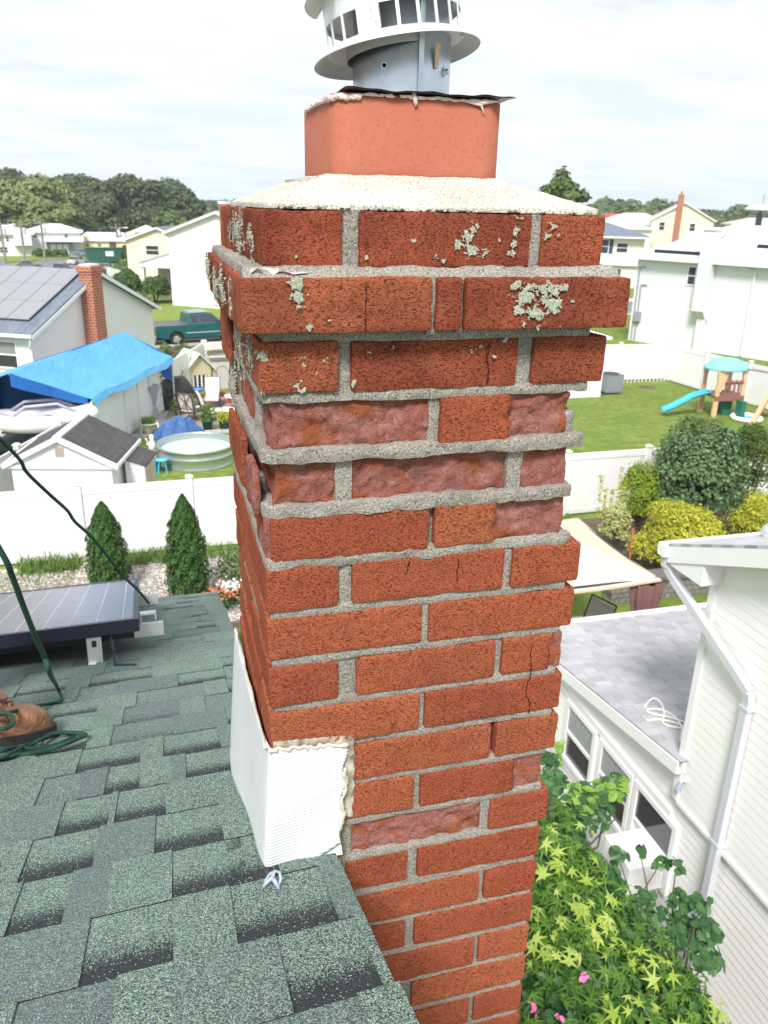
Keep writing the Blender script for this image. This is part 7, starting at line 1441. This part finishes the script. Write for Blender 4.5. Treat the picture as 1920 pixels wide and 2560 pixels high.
def sling(label, x, y, rz):
    t_ = thing('patio_chair', label, 'chair', (x,y,G+.02), rz, 'sling chairs under the canopy'); b = MB(); b.grid(4, 14, lambda u, v: (-.27+.54*u, (-.25+.5*v/.5 if v < .5 else .25+.28*(v-.5)/.5), (.42-.03*math.sin(v/.5*PI) if v < .5 else .42+.72*((v-.5)/.5))-.02*math.sin(PI*u))); so_ = obj('sling', b, M_sling, t_, sm=True)
    for sx in (-.29,.29):
        b = MB(); b.tube([(sx,-.27,.40),(sx,-.25,.42),(sx,.25,.41),(sx,.55,1.16)], .018, 7); obj('side_rail', b, M_iron, t_); b = MB(); b.tube([(sx,-.32,0),(sx,-.22,.62),(sx,-.1,.66),(sx,.32,.64)], .018, 7); obj('armrest', b, M_iron, t_); b = MB(); b.tube([(sx,.40,0),(sx,.0,.42)], .018, 7); obj('leg', b, M_iron, t_); b = MB(); b.tube([(sx,-.32,.02),(sx,.40,.02)], .018, 7); obj('runner', b, M_iron, t_)
    b = MB(); b.tube([(-.29,.55,1.16),(.29,.55,1.16)], .018, 7); obj('back_bar', b, M_iron, t_)
sling('grey sling patio chair nearest the cream canopy post', 7.05, 10.75, R(-70)); sling('grey sling patio chair behind the other, half hidden by the chimney', 6.5, 11.5, R(-60))
t_ = thing('garden_table', 'dark glass-topped table under the canopy', 'table', (5.9,11.0,G+.02)); b = MB(); b.box(-.6,.6,-.45,.45,.68,.71); obj('tabletop', b, M_gls, t_)
for x_ in (-.5,.5):
    for y_ in (-.38,.38): b = MB(); b.tube([(x_,y_,0),(x_*.95,y_*.95,.68)], .02, 7); obj('leg', b, M_iron, t_)
t_ = thing('garden_stake', 'thin orange stake standing beside the yellow cypress', 'stake', (10.15,14.1,G)); b = MB(); b.tube([(0,0,0),(-.02,0,1.15)], .02, 6); obj('rod', b, plain('orange_rod', (.65,.20,.06), .6), t_)
# ================================================================ shrubs between the houses, near right
def big_shrub(name, label, groups, seed):
    pass
st = thing('star_leaf_shrub', 'big leafy shrub with bright yellow-green star leaves below the chimney', 'shrub', (2.9,3.6,G)); o_ = np.array([2.9,3.6,G])
def vol(pts, seed, n, jit=.45, upb=.5, depth=.5):
    B = [(*(np.array(tuple(GP(px,py,z)))-o_), r_, r_, r_*.8) for px, py, z, r_ in pts]; return blob_pts(B, n, seed, depth, upb, jit)
body = [(1400,2300,-6.0,.42),(1470,2420,-6.1,.45),(1380,2150,-5.9,.38),(1450,2200,-6.0,.40),(1560,2500,-6.3,.45),(1650,2520,-6.6,.42),(1350,2420,-6.2,.45),(1500,2300,-6.2,.40),(1700,2560,-6.8,.4),(1600,2400,-6.4,.38),(1400,2560,-6.2,.5),(1550,2600,-6.4,.5),(1400,2080,-6.1,.30),(1350,2240,-6.1,.4),(1700,2480,-6.9,.3)]
P, Nn = vol(body, 1, 1500); leaves('foliage', P, Nn, .15*np.random.RandomState(4).uniform(.5,1.25,len(P)), L_star, st, 'star', 1, world=False, sm=False)
tips = [(1385,2110,-5.70,.22),(1430,2180,-5.70,.25),(1380,2200,-5.7,.2),(1450,2280,-5.75,.24),(1480,2330,-5.85,.2),(1520,2360,-5.95,.18),(1630,2440,-6.05,.22),(1340,2330,-5.8,.25),(1400,2440,-5.8,.25),(1560,2560,-6.0,.25),(1660,2540,-6.3,.2),(1460,2090,-5.75,.15),(1500,2250,-5.9,.18),(1760,2530,-6.6,.2)]
P, Nn = vol(tips, 2, 120, .35, 1.3, .4); Nn[:,1] -= .6; leaves('young_foliage', P, Nn, .16*np.random.RandomState(5).uniform(.5,1.2,len(P)), L_starY, st, 'star', 2, world=False)
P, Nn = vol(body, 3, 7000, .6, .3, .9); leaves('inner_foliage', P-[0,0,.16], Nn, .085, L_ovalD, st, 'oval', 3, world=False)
b = MB(); rs = random.Random(6)
for px, py, z, r_ in body: e = np.array(tuple(GP(px,py,z)))-o_; limb(b, (rs.uniform(-.2,.2),rs.uniform(-.2,.2),0), tuple(e), .035, .008, int(px), 5, .05)
obj('stem', b, M_bark, st, sm=True)
P, Nn = vol([(1463,2445,-5.72,.05),(1330,2525,-5.8,.06),(1395,2545,-5.75,.04)], 5, 16, .5, 1, .9); leaves('pink_blossom', P, Nn, .045, plain('pink_petal', (.75,.16,.42), .6), st, 'oval', 5, world=False)
def vine(label, body, seed, n, m, size, m2=None, n2=0, name='round_leaf_shrub'):
    c = GP(body[0][0], body[0][1], body[0][2]); t_ = thing(name, label, 'shrub', (c.x,c.y,G), 0); o2 = np.array([c.x,c.y,G]); B = [(*(np.array(tuple(GP(a,b_,z)))-o2), r_, r_, r_*.8) for a, b_, z, r_ in body]
    P, Nn = blob_pts(B, n, seed, .6, .7, .4); Nn[:,1] -= .4; leaves('foliage', P, Nn, size*np.random.RandomState(seed).uniform(.5,1.25,len(P)), m, t_, 'oval', seed, world=False)
    if n2: P, Nn = blob_pts(B[-3:], n2, seed+1, .4, 1.2, .35); leaves('young_foliage', P, Nn, size*1.05, m2, t_, 'oval', seed+1, world=False)
    b = MB(); 
    for B_ in B: limb(b, (0,0,0), B_[:3], .022, .005, seed+int(B_[0]*100)%50, 5, .08)
    obj('stem', b, M_bark, t_, sm=True)
vine('dark round-leaved shrub with arching shoots before the white siding', [(1640,2310,-6.3,.22),(1560,2290,-6.3,.24),(1700,2260,-6.1,.14),(1750,2270,-6.0,.12),(1610,2250,-6.25,.12),(1650,2160,-6.15,.09),(1690,2170,-6.1,.09),(1770,2330,-6.2,.13),(1720,2340,-6.4,.18),(1545,2140,-6.3,.10),(1600,2130,-6.2,.06),(1770,2400,-6.5,.15),(1500,2220,-6.4,.25)], 4, 620, L_ovalD, .12)
vine('bright green round-leaved shrub top beside the extension windows', [(1420,2060,-6.5,.30),(1480,2030,-6.3,.24),(1380,1960,-6.4,.2),(1370,1900,-6.3,.12),(1460,2000,-6.2,.2),(1520,1980,-6.1,.17),(1540,1960,-6.05,.13)], 9, 420, L_ovalD, .125, L_ovalL, 110, name='green_round_leaf_shrub')
vine('pale spindly shoots rising beside the chimney edge', [(1375,1820,-6.6,.10),(1385,1900,-6.6,.14),(1370,1950,-6.7,.16),(1400,1870,-6.6,.1)], 14, 90, L_ovalL, .09, name='spindly_shoots')
tag(sheet('soil_strip', [(.5,-4),(4.95,-4),(4.95,8.6),(.5,8.6)], M_soil, .01), kind='structure')
# ================================================================ person standing on the roof, only the boot is in frame
TO = roofp(139, 1836, 0)
F0 = Vector((TO.x-.115, TO.y, TO.z))           # ball of the foot
person = thing('person', 'person standing on the green roof in brown leather work boots, only one boot in view', 'person', (F0.x-.16, F0.y, F0.z))
PL = person.location
M_leath = NT('brown_leather', .5, spec=.45); co = M_leath.co(); M_leath.color(M_leath.mix(M_leath.ramp(M_leath.noise(co, 14, 5, .6), [(.3,0),(.7,1)]), (.15,.065,.030), (.34,.175,.095))); M_leath.bump(M_leath.noise(co, 38, 5, .65, 1.5), .9, .010); M_leath = M_leath.m
M_sole = plain('dark_rubber_sole', (.035,.033,.032), .8); M_lace = plain('brown_lace', (.17,.085,.05), .8)
def boot(ox, oy, label=None):
    oz = rz_(PL.y+oy)-PL.z; tilt = 0
    def pr(x):   # half width and top height of the boot along its length; toe at +.275
        q = (x)/.275
        w_ = .038+.014*math.sin(PI*min(1,max(0,(x-.06)/.20))) ; w_ = w_*math.sqrt(max(0, 1-max(0,(q-.80)/.20)**2)) if q > .80 else w_; w_ = w_*math.sqrt(max(.05,1-max(0,(.12-q)/.12)**2)) if q < .12 else w_
        h_ = .062+.085*((.80-q)/.80)**1.05 if q < .80 else .062-.008*((q-.80)/.20); h_ = h_*math.sqrt(max(.02,1-max(0,(q-.84)/.165)**2)) if q > .84 else h_
        return w_, h_
    up = MB(); so_ = MB(); rings = []; sr = []; tp = []
    for i in range(34):
        x = .275*(i/33); w_, h_ = pr(x); rings.append([(ox+x, oy+w_*math.copysign(abs(math.cos(a))**.75, math.cos(a)), oz-SL*w_*math.cos(a)+.022+ (h_)*max(0,math.sin(a))**.8 - (.004 if math.sin(a) < 0 else 0)) for a in np.linspace(0,2*PI,24,endpoint=False)])
        w2 = w_+.006; sr.append([(ox+x*1.03-.004, oy+w2*math.cos(a), oz-SL*w2*math.cos(a)+ (.028 if math.sin(a) > 0 else .001+.004*(x > .24)*(x-.24)/.03)) for a in np.linspace(0,2*PI,24,endpoint=False)])
    loft(up, rings); 
    sh_ = [[(ox+.06+.052*math.cos(a)*k_, oy+.042*math.sin(a)*k_, oz+z_) for a in np.linspace(0,2*PI,22,endpoint=False)] for z_, k_ in ((.07,1.02),(.11,.98),(.15,.96),(.20,1.04),(.205,.98))]; loft(up, sh_, close=False)
    bo_ = obj('boot', up, M_leath, person, sm=True); 
    if label: bo_['label'] = label
    loft(so_, sr); obj('sole', so_, M_sole, bo_)
    lc = MB()
    for i in range(6):
        x = .192-.017*i; _, h_ = pr(x); z = oz+.022+h_; P = [(ox+x-.008, oy-.030, z-.012-SL*-.0), (ox+x+.004, oy, z+.004), (ox+x-.004, oy+.030, z-.014)]; lc.tube(spline(P,4), .0032, 6); P = [(ox+x+.010, oy-.030, z-.013), (ox+x-.002, oy, z+.006), (ox+x-.014, oy+.030, z-.012)]; lc.tube(spline(P,4), .0032, 6)
    x = .13; lc.tube(spline([(ox+.105,oy-.01,oz+.150),(ox+.145,oy-.03,oz+.138),(ox+.180,oy-.042,oz+.108),(ox+.195,oy-.05,oz+.075)], 5), .0035, 6); lc.tube(spline([(ox+.105,oy,oz+.15),(ox+.15,oy+.02,oz+.138),(ox+.19,oy-.01,oz+.115),(ox+.14,oy-.03,oz+.14)], 5), .0035, 6)
    obj('laces', lc, M_lace, bo_, sm=True); return bo_
boot(.0, .0, 'scuffed tan-brown leather work boot with dark toe rubber'); boot(-.16, .27)
def skinned(name, pts, edges, rad, m, root=0, lv=2):
    me = bpy.data.meshes.new(name); me.from_pydata(pts, edges, []); o = bpy.data.objects.new(name, me); o.parent = person; col.objects.link(o); me.materials.append(m)
    s_ = o.modifiers.new('skin', 'SKIN'); s_.use_smooth_shade = True
    for i, r_ in enumerate(rad): me.skin_vertices[0].data[i].radius = (r_, r_)
    me.skin_vertices[0].data[root].use_root = True; u = o.modifiers.new('sub', 'SUBSURF'); u.levels = lv; u.render_levels = lv; return o
bx_ = -.05; dz2 = rz_(PL.y+.27)-PL.z
J = [(bx_,.135,.94),(bx_,.13,1.15),(bx_,.13,1.38),(bx_,.13,1.46),(bx_+.03,.13,1.575),   # pelvis, waist, chest, neck, head
     (.0,.03,.90),(.03,.0,.50),(.055,.0,.13),(-.08,.24,.90),(-.09,.27,.50+dz2),(-.10,.27,.13+dz2),
     (bx_,-.05,1.40),(bx_-.03,-.12,1.12),(bx_+.04,-.11,.88),(bx_,.31,1.40),(bx_-.03,.38,1.12),(bx_+.04,.37,.88),(bx_+.03,.13,1.665),(bx_+.025,.13,1.715)]
E2 = [(0,1),(1,2),(2,3),(3,4),(0,5),(5,6),(6,7),(0,8),(8,9),(9,10),(2,11),(11,12),(12,13),(2,14),(14,15),(15,16),(4,17),(17,18)]
M_skin = plain('light_skin', (.55,.33,.24), .55); skinned('body', J, E2, [.12,.11,.13,.06,.105,.08,.055,.04,.08,.055,.04,.055,.04,.03,.055,.04,.03,.115,.08], M_skin)
M_jean = plain('faded_denim', (.07,.10,.16), .85, bump=.5, bsc=200); skinned('trousers', [J[0],J[5],J[6],(.055,.0,.17),J[8],J[9],(-.10,.27,.17+dz2)], [(0,1),(1,2),(2,3),(0,4),(4,5),(5,6)], [.145,.10,.075,.07,.10,.075,.07], M_jean)
M_shirt = plain('grey_work_shirt', (.25,.26,.27), .85); skinned('shirt', [J[0],J[1],J[2],(bx_,.13,1.44),J[11],(bx_-.03,-.11,1.16),J[14],(bx_-.03,.37,1.16)], [(0,1),(1,2),(2,3),(2,4),(4,5),(2,6),(6,7)], [.15,.14,.15,.07,.075,.06,.075,.06], M_shirt)
b = MB(); blob(b, bx_+.005,.13,1.70,.105,.10,.075,2,10); obj('hair', b, plain('dark_brown_hair', (.05,.03,.02), .7), person, sm=True)
b = MB(); hx, hy, hz = bx_+.02, .13, 1.62; b.prism([(hx+.095,hy-.012,hz-.02),(hx+.125,hy,hz-.025),(hx+.095,hy+.012,hz-.02),(hx+.092,hy,hz+.03)], (0,0,.004)); obj('nose', b, M_skin, person, sm=True)
for s_ in (-1,1):
    b = MB(); blob(b, hx+.088,hy+s_*.032,hz+.01,.008,.013,.008,1,6); obj('eye', b, plain('eye_dark', (.05,.04,.03), .2), person); b = MB(); blob(b, hx,hy+s_*.095,hz,.02,.01,.03,2,6); obj('ear', b, M_skin, person)
    b = MB(); y = .13+s_*.24; h0 = Vector((bx_+.04, y, .86))
    blob(b, h0.x+.01, h0.y, h0.z-.045, .020, .038, .048, 3, 8)
    for i in range(4): f0 = h0+Vector((.01,-.03+.02*i,-.085)); b.tube([f0, f0+Vector((.012,0,-.028)), f0+Vector((.035,0,-.040-(.006 if i in (1,2) else 0)))], [.0095,.009,.007], 8)
    b.tube([h0+Vector((.02,-s_*.035,-.03)), h0+Vector((.045,-s_*.045,-.055)), h0+Vector((.05,-s_*.04,-.075))], [.012,.010,.008], 8); obj('hand', b, M_skin, person, sm=True)
b = MB(); b.box(hx+.088,hx+.094,hy-.022,hy+.022,hz-.052,hz-.045); obj('mouth', b, plain('lip', (.35,.14,.12), .5), person)

# ---------------------------------------------------------------- faint summer haze
hb = MB(); hb.box(-420, 460, -60, 620, G-1.0, 14)
hm = bpy.data.materials.new('thin_haze'); hm.use_nodes = True; hn = hm.node_tree; hn.nodes.clear()
ho = hn.nodes.new('ShaderNodeOutputMaterial'); hv = hn.nodes.new('ShaderNodeVolumePrincipled'); hv.inputs['Density'].default_value = .0005; hv.inputs['Color'].default_value = (.90,.95,1,1); hv.inputs['Anisotropy'].default_value = .3
hn.links.new(hv.outputs[0], ho.inputs['Volume']); hz_o = obj('haze', hb, hm); tag(hz_o, kind='stuff'); hz_o['label'] = 'thin pale summer haze over the neighbourhood'
